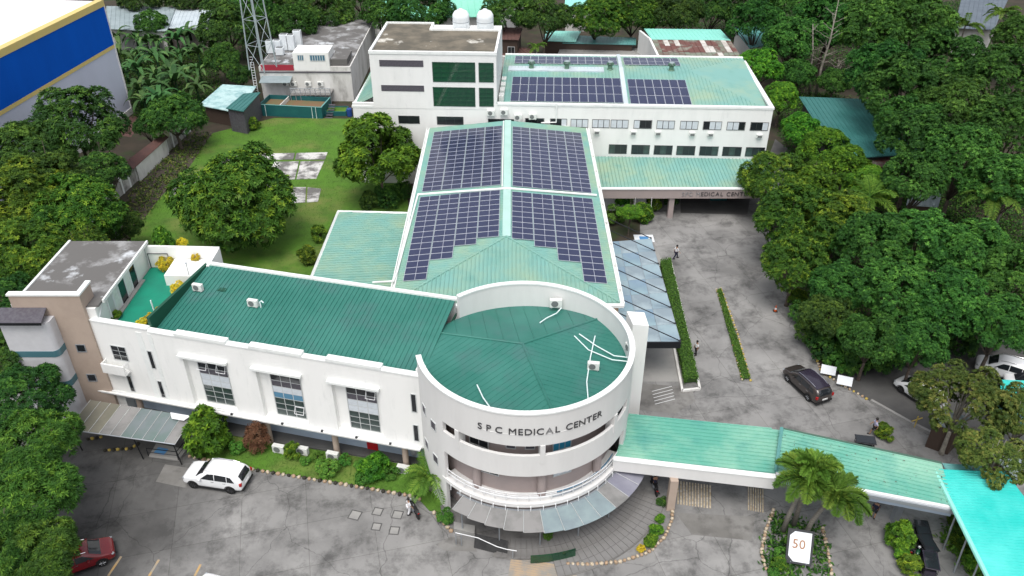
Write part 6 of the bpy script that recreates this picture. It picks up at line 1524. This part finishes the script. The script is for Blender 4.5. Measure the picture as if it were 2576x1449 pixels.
# ================================================================ vehicles
mat('lamp_clear', (.30, .32, .34, 1), .1)
def car(label, paint, loc, rz, L_=4.8, W_=1.85, H_=1.8, roofm=None, rimm='rim', kind='suv', cat='car', name='parked_car'):
    "local x forward; body lofted from stations of half sections"
    t = thing(name, label, cat, loc, rz)
    hl = L_ / 2; sl_ = .28
    # x, half width low, half width belt, half width roof, z sill, z belt(hood), z roof
    st = [(-hl, .84, .80, .66, .42, 1.00, 1.08), (-hl + .08, .93, .92, .74, .34, 1.06, 1.40), (-hl + .35, .97, .96, .78, .28, 1.10, 1.70), (-hl + 1.0, 1.0, .98, .81, .26, 1.10, 1.79), (-hl + 1.9, 1.0, .99, .82, .25, 1.08, 1.81), (-hl + 2.5, 1.0, .99, .81, .25, 1.07, 1.79),
          (-hl + 2.95, 1.0, .98, .78, .25, 1.06, 1.68), (-hl + 3.5, 1.0, .98, .80, .25, 1.05, 1.24), (-hl + 3.7, 1.0, .97, .84, .25, 1.04, 1.12), (hl - .5, .99, .95, .84, .27, 1.00, 1.05), (hl - .16, .95, .90, .76, .32, .90, .97), (hl, .84, .78, .64, .38, .74, .82)]
    k = W_ / 2; kz = H_ / 1.8
    rings = []
    for x, a, b, c, z0, zb, zt in st:
        pts_ = [(0, z0), (a * .82, z0), (a, z0 + .12), (a * 1.0, (z0 + zb) / 2), (b, zb), ((b + c) / 2 + .02, zb + (zt - zb) * .55), (c, zt - .04 * min(1, (zt - zb) * 3)), (c * .55, zt), (0, zt + .01)]
        half = [(x, y * k, z * kz) for y, z in pts_]; rings.append(half + [(x, -y, z) for x, y, z in half[-2:0:-1]])
    nR = len(rings[0]); mb = MB(); mb.v = [v for r_ in rings for v in r_]
    def addf(f): mb.f.append(f); mb.m.append(0)
    for i in range(len(rings) - 1):
        for j in range(nR): addf((i * nR + j, i * nR + (j + 1) % nR, (i + 1) * nR + (j + 1) % nR, (i + 1) * nR + j))
    addf(tuple(range(nR))); addf(tuple((len(rings) - 1) * nR + j for j in range(nR))[::-1])
    me = mb.mesh('body', M[paint]); bm = bmesh.new(); bm.from_mesh(me); bmesh.ops.recalc_face_normals(bm, faces=bm.faces); bm.to_mesh(me); bm.free()
    body = part('body', me, None, t); me.polygons.foreach_set('use_smooth', [True] * len(me.polygons))
    sb = body.modifiers.new('sub', 'SUBSURF'); sb.levels = 1; sb.render_levels = 1
    def skin(nme, cells, m, off=.012, shrink=.86):
        "glass laid over body cells (i station, j ring): offset copies of those faces"
        q = MB()
        for (i, j) in cells:
            V = [Vector(mb.v[n_]) for n_ in (i * nR + j, i * nR + (j + 1) % nR, (i + 1) * nR + (j + 1) % nR, (i + 1) * nR + j)]
            q.add(V, [(0, 1, 2, 3)])
        me_ = q.mesh(nme, M[m], True, True); b_ = bmesh.new(); b_.from_mesh(me_); bmesh.ops.recalc_face_normals(b_, faces=b_.faces)
        c_ = sum((v.co for v in b_.verts), Vector()) / len(b_.verts); nrm = sum((f.normal * f.calc_area() for f in b_.faces), Vector()).normalized()
        if nrm.dot(c_ - Vector((0, 0, .9 * kz))) < 0: nrm = -nrm; bmesh.ops.reverse_faces(b_, faces=b_.faces)
        for v in b_.verts: v.co = c_ + (v.co - c_) * shrink + nrm * off
        b_.to_mesh(me_); b_.free(); return part(nme, me_, None, t)
    def side_y(z): return k * (1.0 - max(0, z / kz - 1.06) * .235) + .012
    for sg in (1, -1):
        for shp in ([(-hl + .52, 1.17), (-hl + 1.08, 1.17), (-hl + 1.08, 1.60), (-hl + .80, 1.54)], [(-hl + 1.14, 1.16), (-hl + 2.06, 1.15), (-hl + 2.06, 1.64), (-hl + 1.14, 1.61)], [(-hl + 2.12, 1.15), (-hl + 3.2, 1.15), (-hl + 2.62, 1.60), (-hl + 2.12, 1.64)]):
            q = MB(); nq = len(shp); zz = [(x, z * kz) for x, z in shp]
            q.add([(x, sg * side_y(z), z) for x, z in zz] + [(x, sg * (side_y(z) - .03), z) for x, z in zz], [tuple(range(nq)) if sg < 0 else tuple(range(nq))[::-1]] + [(i_, (i_ + 1) % nq, nq + (i_ + 1) % nq, nq + i_) for i_ in range(nq)])
            part('side_window', q, M['glass_dark'], t)
    skin('windscreen', [(i, j) for i in (6, 7) for j in (5, 6, 7, 8, 9, 10)], 'glass_dark', .03, .86)
    skin('rear_window', [(i, j) for i in (0, 1) for j in (5, 6, 7, 8, 9, 10)], 'glass_dark', .03, .78)
    if roofm: skin('roof_panel', [(i, j) for i in (2, 3, 4, 5) for j in (6, 7, 8, 9)], roofm, .02, .96)
    wr = .37 * (H_ / 1.8) ** .5
    for x in (hl - .92, -hl + .98):
        for sgn_ in (-1, 1):
            w = link('wheel', None, t, (x, sgn_ * (k - .10), wr)); w.empty_display_size = .2
            w.rotation_euler = (math.pi / 2 * -sgn_, 0, 0)
            part('tyre', MB().lathe([(wr * .62, -.11), (wr * .93, -.12), (wr, -.07), (wr, .07), (wr * .93, .12), (wr * .62, .11)], (0, 0, 0), 22), M['rubber'], w, smooth=False)
            rm = MB().lathe([(wr * .6, .02), (wr * .6, .07), (.0, .07)], (0, 0, 0), 16)
            for q in range(6):
                a_ = 6.2832 * q / 6; rm.tube([(.03 * math.cos(a_), .03 * math.sin(a_), .09), (wr * .58 * math.cos(a_), wr * .58 * math.sin(a_), .10)], .035, 4)
            part('rim', rm, M[rimm], w)
            part('wheel_arch', MB().arc((x, 0, 0), wr * 1.02, wr * 1.2, -.02, .02, R(8), R(172), 12), M['plastic_black'], t)
            a_ = CHILD(t)[-1]; a_.rotation_euler = (math.pi / 2, 0, 0); a_.location = (0, sgn_ * (k * 1.0), wr)
    for sgn_ in (-1, 1):
        part('headlight', MB().obox((hl - .20, sgn_ * k * .76, .86 * kz), .10, .15, .05, -sgn_ * .45), M['lamp_clear'], t, bevel=.03)
        part('tail_light', MB().obox((-hl + .10, sgn_ * k * .84, 1.0 * kz), .09, .12, .13, sgn_ * .25), M['lamp_red'], t, bevel=.02)
        part('mirror', MB().obox((hl - 1.62, sgn_ * (k + .1), 1.13 * kz), .08, .12, .08), M[paint], t, bevel=.03)
        part('roof_rail', MB().tube([(-hl + .7, sgn_ * k * .68, 1.74 * kz), (-hl + 1.2, sgn_ * k * .70, 1.83 * kz), (-hl + 2.4, sgn_ * k * .70, 1.83 * kz), (-hl + 2.85, sgn_ * k * .68, 1.74 * kz)], .022, 5), M['chrome'], t)
        part('door_handle', MB().obox((-.15, sgn_ * (k * .99), .98 * kz), .12, .015, .02).obox((-1.05, sgn_ * (k * .99), .98 * kz), .12, .015, .02), M['chrome'], t)
        part('side_step', MB().obox((-.05, sgn_ * k * .96, .30 * kz), 1.25, .06, .05), M['plastic_black'], t)
    part('number_plate', MB().obox((-hl - .005, 0, .72 * kz), .02, .26, .07), M['plate'], t)
    part('bumper', MB().obox((-hl + .06, 0, .46 * kz), .09, k * .86, .10), M['plastic_black'], t, bevel=.03)
    part('grille', MB().obox((hl - .03, 0, .56 * kz), .05, k * .5, .12), M['plastic_black'], t, bevel=.02)
    return t
def heading(a, b): A, B = G(*a), G(*b); return math.atan2(A.y - B.y, A.x - B.x)
p = (G(478, 1202) + G(628, 1214)) / 2; p = G(551, 1213)
car('white sport utility car parked by the front garden', 'car_white', (p.x, p.y, .012), heading((480, 1197), (620, 1218)), 4.85, 1.9, 1.82)
p = G(2026, 978)
car('dark brown grey sport utility car driving on the right road', 'car_grey', (p.x, p.y, .012), heading((1990, 940), (2058, 1003)), 4.6, 1.85, 1.68, 'car_roof', 'rim_silver')
p = G(205, 1420)
car('dark red car half hidden under the bottom left trees', 'car_red', (p.x, p.y, .012), R(28), 4.5, 1.8, 1.6, None, 'rim_silver')
p = G(505, 1535)
car('white car whose roof just shows at the bottom edge', 'car_white', (p.x, p.y, .012), R(75), 4.5, 1.8, 1.55, None)
p = G(2520, 945)
car('white car at the right edge under the grove, left of a pair', 'car_white', (p.x, p.y, .012), R(150), 4.6, 1.8, 1.9)
p = G(2590, 985)
car('white car cut by the right edge beside another white car', 'car_white', (p.x, p.y, .012), R(160), 4.4, 1.8, 1.7)
p = G(2310, 1000)
car('pale car half hidden by the olive tree on the side street', 'car_white', (p.x, p.y, .012), R(120), 4.3, 1.75, 1.5, None)

def motorcycle(label, loc, rz, paint='car_black'):
    t = thing('motorcycle', label, 'motorcycle', loc, rz, 'parked motorcycles'); wr = .29
    for x in (-.62, .62):
        w = link('wheel', None, t, (x, 0, wr)); w.rotation_euler = (math.pi / 2, 0, 0); w.empty_display_size = .2
        part('tyre', MB().lathe([(wr * .7, -.045), (wr * .95, -.05), (wr, 0), (wr * .95, .05), (wr * .7, .045)], (0, 0, 0), 18), M['rubber'], w)
        part('rim', MB().lathe([(wr * .72, -.02), (wr * .72, .02), (wr * .62, .02), (wr * .62, -.02)], (0, 0, 0), 18).tube([(-wr * .65, 0, 0), (wr * .65, 0, 0)], .015, 4).tube([(0, -wr * .65, 0), (0, wr * .65, 0)], .015, 4), M['rim_silver'], w)
    part('frame', MB().tube([(-.62, .06, .29), (-.1, .08, .42), (.25, .05, .55), (.45, 0, .85)], .03, 5).tube([(-.62, -.06, .29), (-.1, -.08, .42), (.25, -.05, .55), (.45, 0, .85)], .03, 5), M['steel_black'], t)
    part('fork', MB().tube([(.62, .07, .29), (.45, .07, .92)], .025, 5).tube([(.62, -.07, .29), (.45, -.07, .92)], .025, 5), M['chrome'], t)
    part('handlebar', MB().tube([(.32, .36, 1.02), (.42, .15, 1.0), (.44, 0, .96), (.42, -.15, 1.0), (.32, -.36, 1.02)], .018, 5), M['steel_black'], t)
    part('tank', MB().lathe([(0, -.32), (.10, -.26), (.15, -.05), (.13, .15), (0, .25)], (0, 0, 0), 12), M[paint], t, smooth=True); o = CHILD(t)[-1]; o.rotation_euler = (0, math.pi / 2, 0); o.location = (.18, 0, .78)
    part('seat', MB().box(-.62, .02, -.13, .13, .72, .82), M['plastic_black'], t, bevel=.04)
    part('engine', MB().box(-.18, .2, -.14, .14, .28, .55), M['steel_grey'], t, bevel=.04)
    part('tail', MB().box(-.85, -.55, -.09, .09, .66, .80), M[paint], t, bevel=.03); part('tail_light', MB().box(-.88, -.85, -.07, .07, .70, .77), M['lamp_red'], t)
    part('headlight', MB().lathe([(0, -.06), (.09, -.02), (.09, .05), (0, .06)], (.56, 0, .86), 10), M['lamp_white'], t)
    part('fender', MB().arc((0, 0, 0), wr * 1.06, wr * 1.12, -.06, .06, R(25), R(150), 8), M[paint], t); o = CHILD(t)[-1]; o.rotation_euler = (math.pi / 2, 0, 0); o.location = (.62, 0, wr)
    part('exhaust', MB().tube([(.0, -.16, .3), (-.35, -.18, .3), (-.75, -.2, .36)], [.03, .05, .05], 6), M['chrome'], t)
    for s_ in (-1, 1): part('mirror', MB().tube([(.38, .28 * s_, 1.02), (.34, .34 * s_, 1.2)], .01, 4).obox((.33, .36 * s_, 1.22), .015, .07, .04), M['steel_black'], t)
    return t
for k, (x, y, a, c_, lab) in enumerate(((1042, 1290, 120, 'car_black', 'motorcycle beside the person in white on the lot'), (2290, 1385, 60, 'car_black', 'motorcycle beside the yellow green shrubs, upper of two'), (2300, 1412, 55, 'glass_green', 'motorcycle beside the yellow green shrubs, lower of two'), (1645, 1232, 95, 'car_black', 'motorcycle parked under the walkway beam'))):
    q = G(x, y); motorcycle(lab, (q.x, q.y, .012), R(a), c_)
def tricycle(label, px, py, rz, m):
    q = G(px, py); t = thing('tricycle_sidecar', label, 'tricycle', (q.x, q.y, .012), R(rz), 'tricycles'); t.scale = (.8, .8, .85)
    part('cab', MB().box(-.75, .75, -.5, .5, .35, .9), M[m], t, bevel=.06)
    part('roof', MB().slab([(-.95, -.6, 1.45), (.95, -.6, 1.5), (.95, .6, 1.5), (-.95, .6, 1.45)], .06), M[m], t, bevel=.03)
    part('roof_panel', MB().slab([(-.85, -.5, 1.475), (.85, -.5, 1.525), (.85, .5, 1.525), (-.85, .5, 1.475)], .015), M['glass_dark'], t)
    for x in (-.8, .8):
        for y in (-.5, .5): part('roof_post', MB().tube([(x, y, .6), (x, y, 1.43)], .025, 5), M['steel_black'], t)
    part('seat', MB().box(-.6, -.1, -.42, .42, .9, 1.0), M['plastic_black'], t); part('windscreen', MB().box(.74, .77, -.45, .45, .92, 1.4), M['glass_dark'], t)
    for y in (-.55, .55):
        w = link('wheel', None, t, (-.1, y, .28)); w.rotation_euler = (math.pi / 2, 0, 0); w.empty_display_size = .2
        part('tyre', MB().lathe([(.19, -.05), (.27, -.05), (.28, 0), (.27, .05), (.19, .05)], (0, 0, 0), 16), M['rubber'], w); part('rim', MB().lathe([(.19, -.02), (.19, .02), (0, .02)], (0, 0, 0), 12), M['rim_silver'], w)
    return t
tricycle('black tricycle cab with white markings parked under the porch', 2310, 1360, 80, 'car_black')
tricycle('black tricycle cab below the marked one beside the shrubs', 2322, 1396, 95, 'car_black')
tricycle('dark blue tricycle with pale trim at the bottom edge', 2330, 1440, 75, 'car_roof')
tricycle('black tricycle roof showing behind the porch canopy', 2168, 1135, -12, 'car_black')

# ================================================================ people
def skinned(name, V, E_, Rd, m, parent, sub=2):
    me = bpy.data.meshes.new(name); me.from_pydata([tuple(v) for v in V], E_, [])
    o = bpy.data.objects.new(name, me); COL.objects.link(o)
    sk = o.modifiers.new('skin', 'SKIN'); sk.use_smooth_shade = True
    for i, r_ in enumerate(Rd): me.skin_vertices[0].data[i].radius = r_ if isinstance(r_, tuple) else (r_, r_)
    me.skin_vertices[0].data[0].use_root = True
    ss = o.modifiers.new('sub', 'SUBSURF'); ss.levels = sub; ss.render_levels = sub
    dg = bpy.context.evaluated_depsgraph_get(); dg.update(); m2 = bpy.data.meshes.new_from_object(o.evaluated_get(dg))
    bpy.data.objects.remove(o); bpy.data.meshes.remove(me)
    m2.name = name; m2.materials.clear(); m2.materials.append(M[m]); m2.polygons.foreach_set('use_smooth', [True] * len(m2.polygons))
    return link(name, m2, parent)
def person(label, px, py, rz, shirt, pants, stride=.25, arm=.2, h=1.68, shorts=False, seated=False, hairm='hair', z=.01, lean=0.0):
    "local x forward"
    q = G(px, py); t = thing('person', label, 'person', (q.x, q.y, z), R(rz)); s = h / 1.7
    hip, kn, an = .90, .48, .07
    if seated: hip = .78
    P = {'pel': (0, 0, hip), 'waist': (.01 + lean * .1, 0, hip + .2), 'chest': (.02 + lean * .3, 0, hip + .42), 'neck': (.02 + lean * .42, 0, hip + .56), 'head0': (.035 + lean * .48, 0, hip + .64), 'head1': (.05 + lean * .52, 0, hip + .75)}
    for sd_, sg in (('l', 1), ('r', -1)):
        f = sg * stride
        P['hip' + sd_] = (0, .09 * sg, hip - .05)
        if seated: P['kn' + sd_] = (.42, .13 * sg, hip - .03); P['an' + sd_] = (.45, .14 * sg, hip - .45)
        else: P['kn' + sd_] = (f * .55 + .05, .10 * sg, kn + .02); P['an' + sd_] = (f * 1.0 - .03, .10 * sg, an + (.05 if f < 0 else 0))
        P['toe' + sd_] = (P['an' + sd_][0] + .17, .12 * sg, P['an' + sd_][2] - .035)
        a_ = -sg * arm if not seated else .45
        sx = P['chest'][0]
        P['sh' + sd_] = (sx, .18 * sg, hip + .46); P['el' + sd_] = (sx + a_ * .6, .23 * sg, hip + .2); P['wr' + sd_] = (sx + a_ * 1.0 + .08, .22 * sg, hip - .03 if not seated else hip + .2)
        wx, wy, wz = P['wr' + sd_]; P['pm' + sd_] = (wx + .02, wy, wz - .07)
        for k in range(4):
            ky = wy + (k - 1.5) * .021; ln_ = (.07, .085, .08, .06)[k]
            P['f%d%s' % (k, sd_)] = (wx + .03, ky, wz - .095); P['g%d%s' % (k, sd_)] = (wx + .035, ky, wz - .095 - ln_ * .55); P['h%d%s' % (k, sd_)] = (wx + .015, ky, wz - .095 - ln_)
        P['t0' + sd_] = (wx + .05, wy - sg * .03, wz - .06); P['t1' + sd_] = (wx + .07, wy - sg * .035, wz - .10)
    K = list(P); V = [Vector(P[k]) * s for k in K]; ix = {k: i for i, k in enumerate(K)}
    E_ = [('pel', 'waist'), ('waist', 'chest'), ('chest', 'neck'), ('neck', 'head0'), ('head0', 'head1')]
    Rd = {'pel': (.15, .11), 'waist': (.135, .10), 'chest': (.165, .11), 'neck': .055, 'head0': (.075, .085), 'head1': (.08, .095)}
    for sd_ in 'lr':
        E_ += [('pel', 'hip' + sd_), ('hip' + sd_, 'kn' + sd_), ('kn' + sd_, 'an' + sd_), ('an' + sd_, 'toe' + sd_), ('chest', 'sh' + sd_), ('sh' + sd_, 'el' + sd_), ('el' + sd_, 'wr' + sd_), ('wr' + sd_, 'pm' + sd_), ('pm' + sd_, 't0' + sd_), ('t0' + sd_, 't1' + sd_)]
        Rd.update({'hip' + sd_: .095, 'kn' + sd_: .06, 'an' + sd_: .042, 'toe' + sd_: (.045, .03), 'sh' + sd_: .062, 'el' + sd_: .042, 'wr' + sd_: .03, 'pm' + sd_: (.035, .018), 't0' + sd_: .011, 't1' + sd_: .009})
        for k in range(4):
            E_ += [('pm' + sd_, 'f%d%s' % (k, sd_)), ('f%d%s' % (k, sd_), 'g%d%s' % (k, sd_)), ('g%d%s' % (k, sd_), 'h%d%s' % (k, sd_))]
            for c_ in 'fgh': Rd['%s%d%s' % (c_, k, sd_)] = .009
    sc = lambda r_: tuple(x * s for x in r_) if isinstance(r_, tuple) else r_ * s
    skinned('body', V, [(ix[a], ix[b]) for a, b in E_], [sc(Rd[k]) for k in K], 'skin', t)
    def cloth(nm, keys, edges, grow, m):
        i2 = {k: i for i, k in enumerate(keys)}; rr_ = []
        for k in keys:
            r_ = Rd[k]; rr_.append(tuple((x + grow) * s for x in r_) if isinstance(r_, tuple) else (r_ + grow) * s)
        VV = [Vector(P[k]) * s for k in keys]
        return skinned(nm, VV, [(i2[a], i2[b]) for a, b in edges], rr_, m, t)
    cloth('shirt', ['waist', 'pel', 'chest', 'shl', 'shr', 'ell', 'elr'], [('pel', 'waist'), ('waist', 'chest'), ('chest', 'shl'), ('chest', 'shr'), ('shl', 'ell'), ('shr', 'elr')], .022, shirt)
    if shorts: cloth('shorts', ['pel', 'hipl', 'hipr', 'knl', 'knr'], [('pel', 'hipl'), ('pel', 'hipr'), ('hipl', 'knl'), ('hipr', 'knr')], .028, pants)
    else: cloth('trousers', ['pel', 'hipl', 'hipr', 'knl', 'knr', 'anl', 'anr'], [('pel', 'hipl'), ('pel', 'hipr'), ('hipl', 'knl'), ('hipr', 'knr'), ('knl', 'anl'), ('knr', 'anr')], .022, pants)
    hx, hz = P['head1'][0] * s, P['head1'][2] * s
    part('hair', MB().lathe([(.105 * s, -.06 * s), (.112 * s, .02 * s), (.09 * s, .085 * s), (.05 * s, .115 * s), (0, .12 * s)], (hx - .018 * s, 0, hz), 14), M[hairm], t, smooth=True)
    for sg in (-1, 1):
        part('eye', MB().lathe([(0, -.012), (.012, 0), (0, .012)], (hx + .088 * s, .032 * sg * s, hz - .02 * s), 6), M['hair'], t)
        part('ear', MB().lathe([(0, -.025), (.014, 0), (0, .025)], (hx, .088 * sg * s, hz - .03 * s), 6), M['skin'], t)
        fx = P['an' + ('l' if sg > 0 else 'r')]
        part('shoe', MB().box((fx[0] - .07) * s, (fx[0] + .2) * s, (fx[1] + .01 * sg - .05) * s, (fx[1] + .01 * sg + .05) * s, (fx[2] - .07) * s, (fx[2] + .02) * s), M['cloth_black'], t, bevel=.02)
    part('nose', MB().add([(hx + .085 * s, -.012, hz - .02 * s), (hx + .085 * s, .012, hz - .02 * s), (hx + .118 * s, 0, hz - .05 * s), (hx + .085 * s, -.016, hz - .055 * s), (hx + .085 * s, .016, hz - .055 * s)], [(0, 2, 1), (0, 3, 2), (1, 2, 4), (3, 4, 2)]), M['skin'], t)
    part('mouth', MB().box(hx + .084 * s, hx + .09 * s, -.022, .022, hz - .085 * s, hz - .075 * s), M['lamp_red'], t)
    return t
person('person in white shirt and dark trousers walking across the drive', 1699, 651, 15, 'cloth_white', 'cloth_navy', .3, .25)
person('person in white standing at the side of the hedge', 1750, 893, 200, 'cloth_white', 'cloth_black', .06, .05, 1.6)
person('person in lilac striding behind the porch canopy', 2196, 1092, 160, 'cloth_lilac', 'cloth_black', .3, .25, 1.68, True)
person('person in white beside the motorcycle on the lot', 1030, 1294, 20, 'cloth_white', 'cloth_white', .08, .15, 1.65)
person('person in dark shirt and shorts standing under the porch', 2195, 1302, 60, 'cloth_navy', 'cloth_black', .1, .05, 1.65, True)
person('person in dark clothes seated on the motorcycle under the walkway', 1645, 1232, 95, 'cloth_navy', 'cloth_black', .1, .1, 1.65, False, True, z=.01)

# ================================================================ small things
# sign board on the palm island
sp_ = G(2005, 1428); SG = thing('sign_board', 'tilted white sign board with brown numerals in a dark frame on the palm island', 'sign', (sp_.x, sp_.y, 0), R(-12))
tl = R(-38)
bo = MB().box(-.85, .85, -.04, .04, 0, 2.3); bo.v = [(x, y * math.cos(tl) - z * math.sin(tl), y * math.sin(tl) + z * math.cos(tl) + .35) for x, y, z in bo.v]
def on_board(x, z, off=.045): return Vector((x, -off * math.cos(tl) - z * math.sin(tl), -off * math.sin(tl) + z * math.cos(tl) + .35))
part('frame', bo, M['frame_dark'], SG)
bd = part('panel', MB().add([on_board(x, z) for x, z in ((-.70, .15), (.70, .15), (.70, 2.15), (-.70, 2.15))], [(0, 1, 2, 3)]), M['sign_white'], SG)
part('corner_print', MB().add([on_board(*q, .048) for q in ((-.70, .15), (-.35, .15), (-.70, .5))], [(0, 1, 2)]).add([on_board(*q, .048) for q in ((-.70, 2.15), (-.70, 1.85), (-.4, 2.15))], [(0, 1, 2)]), M['frame_dark'], bd)
mrot = Matrix.Rotation(math.pi / 2 + tl, 4, 'X')
def sign_place(z0, x0):
    return lambda x, tot: Matrix.Translation(on_board(x0 + x, z0, .07)) @ mrot
letters('50', .62, lambda k: M['letter_brown'], bd, sign_place(1.05, -.48), .02)
for x in (-.5, .5): part('leg', MB().tube([(x, .0, 0), (x, .05, .5)], .04, 6).tube([(x, 1.0, 0), (x, .75, 1.2)], .04, 6), M['steel_grey'], SG)
# white boards beside the road, garden units
for k, (x, y, lab) in enumerate(((2080, 948, 'white notice board beside the dark car, upper one'), (2121, 975, 'white notice board beside the dark car, lower one'))):
    q = G(x, y); t = thing('notice_board', lab, 'sign', (q.x, q.y, 0), R(-20), 'roadside notice boards')
    part('board', MB().add([(-.62, -.1, .35), (.62, -.1, .35), (.62, .35, 1.0), (-.62, .35, 1.0), (-.62, -.07, .33), (.62, -.07, .33), (.62, .38, .98), (-.62, .38, .98)], [(0, 1, 2, 3), (7, 6, 5, 4), (0, 4, 5, 1), (1, 5, 6, 2), (2, 6, 7, 3), (3, 7, 4, 0)]), M['sign_white'], t)
    for xx in (-.5, .5): part('leg', MB().tube([(xx, .15, 0), (xx, .15, .68)], .03, 5), M['steel_grey'], t)
for k, (x, y, lab) in enumerate(((704, 1140, 'white outdoor unit on the garden strip below the first tall window'), (763, 1145, 'white outdoor unit on the garden strip below the second tall window'), (839, 1158, 'white outdoor unit on the garden strip at the foot of the tan column'), (1016, 1192, 'white outdoor unit on the garden strip nearest the round tower'))):
    q = G(x, y); ac_unit('garden_condenser', lab, Frame(q.x, q.y, WF.rz), 0, 0, .1, sc=1.15)
# tanks by the wing end
for k, (x, y) in enumerate(((1044, 1148), (1058, 1145))):
    q = G(x, y); t = thing('pressure_tank', ('left', 'right')[k] + ' of two grey round tanks between the last column and the tower', 'tank', (q.x, q.y, .14), 0, 'round tanks by the tower')
    part('shell', MB().lathe([(.0, .1), (.28, .2), (.34, .45), (.34, 1.0), (.25, 1.22), (0, 1.3)], (0, 0, 0), 16), M['shade_white'], t, smooth=True)
    for a_ in range(3): part('leg', MB().tube([(.24 * math.cos(a_ * 2.1), .24 * math.sin(a_ * 2.1), .0), (.24 * math.cos(a_ * 2.1), .24 * math.sin(a_ * 2.1), .35)], .03, 5), M['steel_grey'], t)
# traffic cones and low bollards
for x, y, lab in ((1950, 783, 'traffic cone under the trees above the right road'), (1938, 648, 'traffic cone on the drive below the yellow green tree')):
    q = G(x, y); t = thing('traffic_cone', lab, 'traffic cone', (q.x, q.y, .005), 0, 'traffic cones')
    part('base', MB().box(-.2, .2, -.2, .2, 0, .05), M['plastic_black'], t); part('body', MB().lathe([(.15, .05), (.10, .32), (.095, .34), (.03, .72), (0, .72)], (0, 0, 0), 12), M['cone_orange'], t); part('collar', MB().lathe([(.117, .25), (.088, .42)], (0, 0, 0), 12), M['cloth_white'], t)
# parked white covers behind the terrace block
for k, (x, y, r_, lab) in enumerate(((243, 596, .9, 'grey covered dish behind the block roof'), (297, 594, 1.3, 'white covered dish behind the block roof'))):
    q = G(x, y); t = thing('covered_dish', lab, 'cover', (q.x, q.y, 0), .3, 'covered dishes behind the block')
    part('cover', MB().lathe([(r_, 2.0), (r_ * .95, 2.25), (r_ * .6, 2.5), (0, 2.6)], (0, 0, 0), 16), M['cloth_white'], t, smooth=True); part('stand', MB().lathe([(.5, 0), (.25, .3), (.2, 2.0)], (0, 0, 0), 8), M['steel_grey'], t)
# floor mat and paper sign at the glass canopy end
q = G(1620, 600); t = thing('floor_sign', 'pale ramp plate with blue symbol at the end of the glass canopy', 'sign', (q.x, q.y, .012)); part('plate', MB().box(-1.1, 1.1, -.8, .8, 0, .03), M['sign_white'], t); part('symbol', MB().box(-.5, .5, -.3, .4, .03, .035), M['sign_blue'], t)
# white bench like bin and sign inside the porch
q = G(1818, 528); t = thing('porch_sign', 'white and teal sign standing inside the rear porch', 'sign', (q.x, q.y + 2.5, 0)); part('board', MB().box(-.9, .9, 0, .08, .9, 1.7), M['sign_white'], t); part('base', MB().box(-1.0, 1.0, -.1, .3, 0, .88), M['teal_tank'], t)
# overhead pole by the side street
q = G(2412, 1090); tag(link('street_pole', MB().tube([(q.x, q.y, -.1), (q.x, q.y, 2.8)], .05, 6).tube([(q.x - .3, q.y, 2.75), (q.x + .3, q.y, 2.75)], .03, 5).mesh('street_pole', M['steel_white'])), 'white post of the kiosk by the side street', 'post')
q = G(2300, 1075); t = thing('barrier', 'pale wooden cross barrier on the road kerb', 'barrier', (q.x, q.y, 0), .3); part('post', MB().tube([(0, 0, .0), (0, 0, 1.2)], .05, 5), M['stone_yellow'], t); part('arm', MB().tube([(-.5, 0, .8), (.5, 0, .9)], .05, 5), M['stone_yellow'], t)
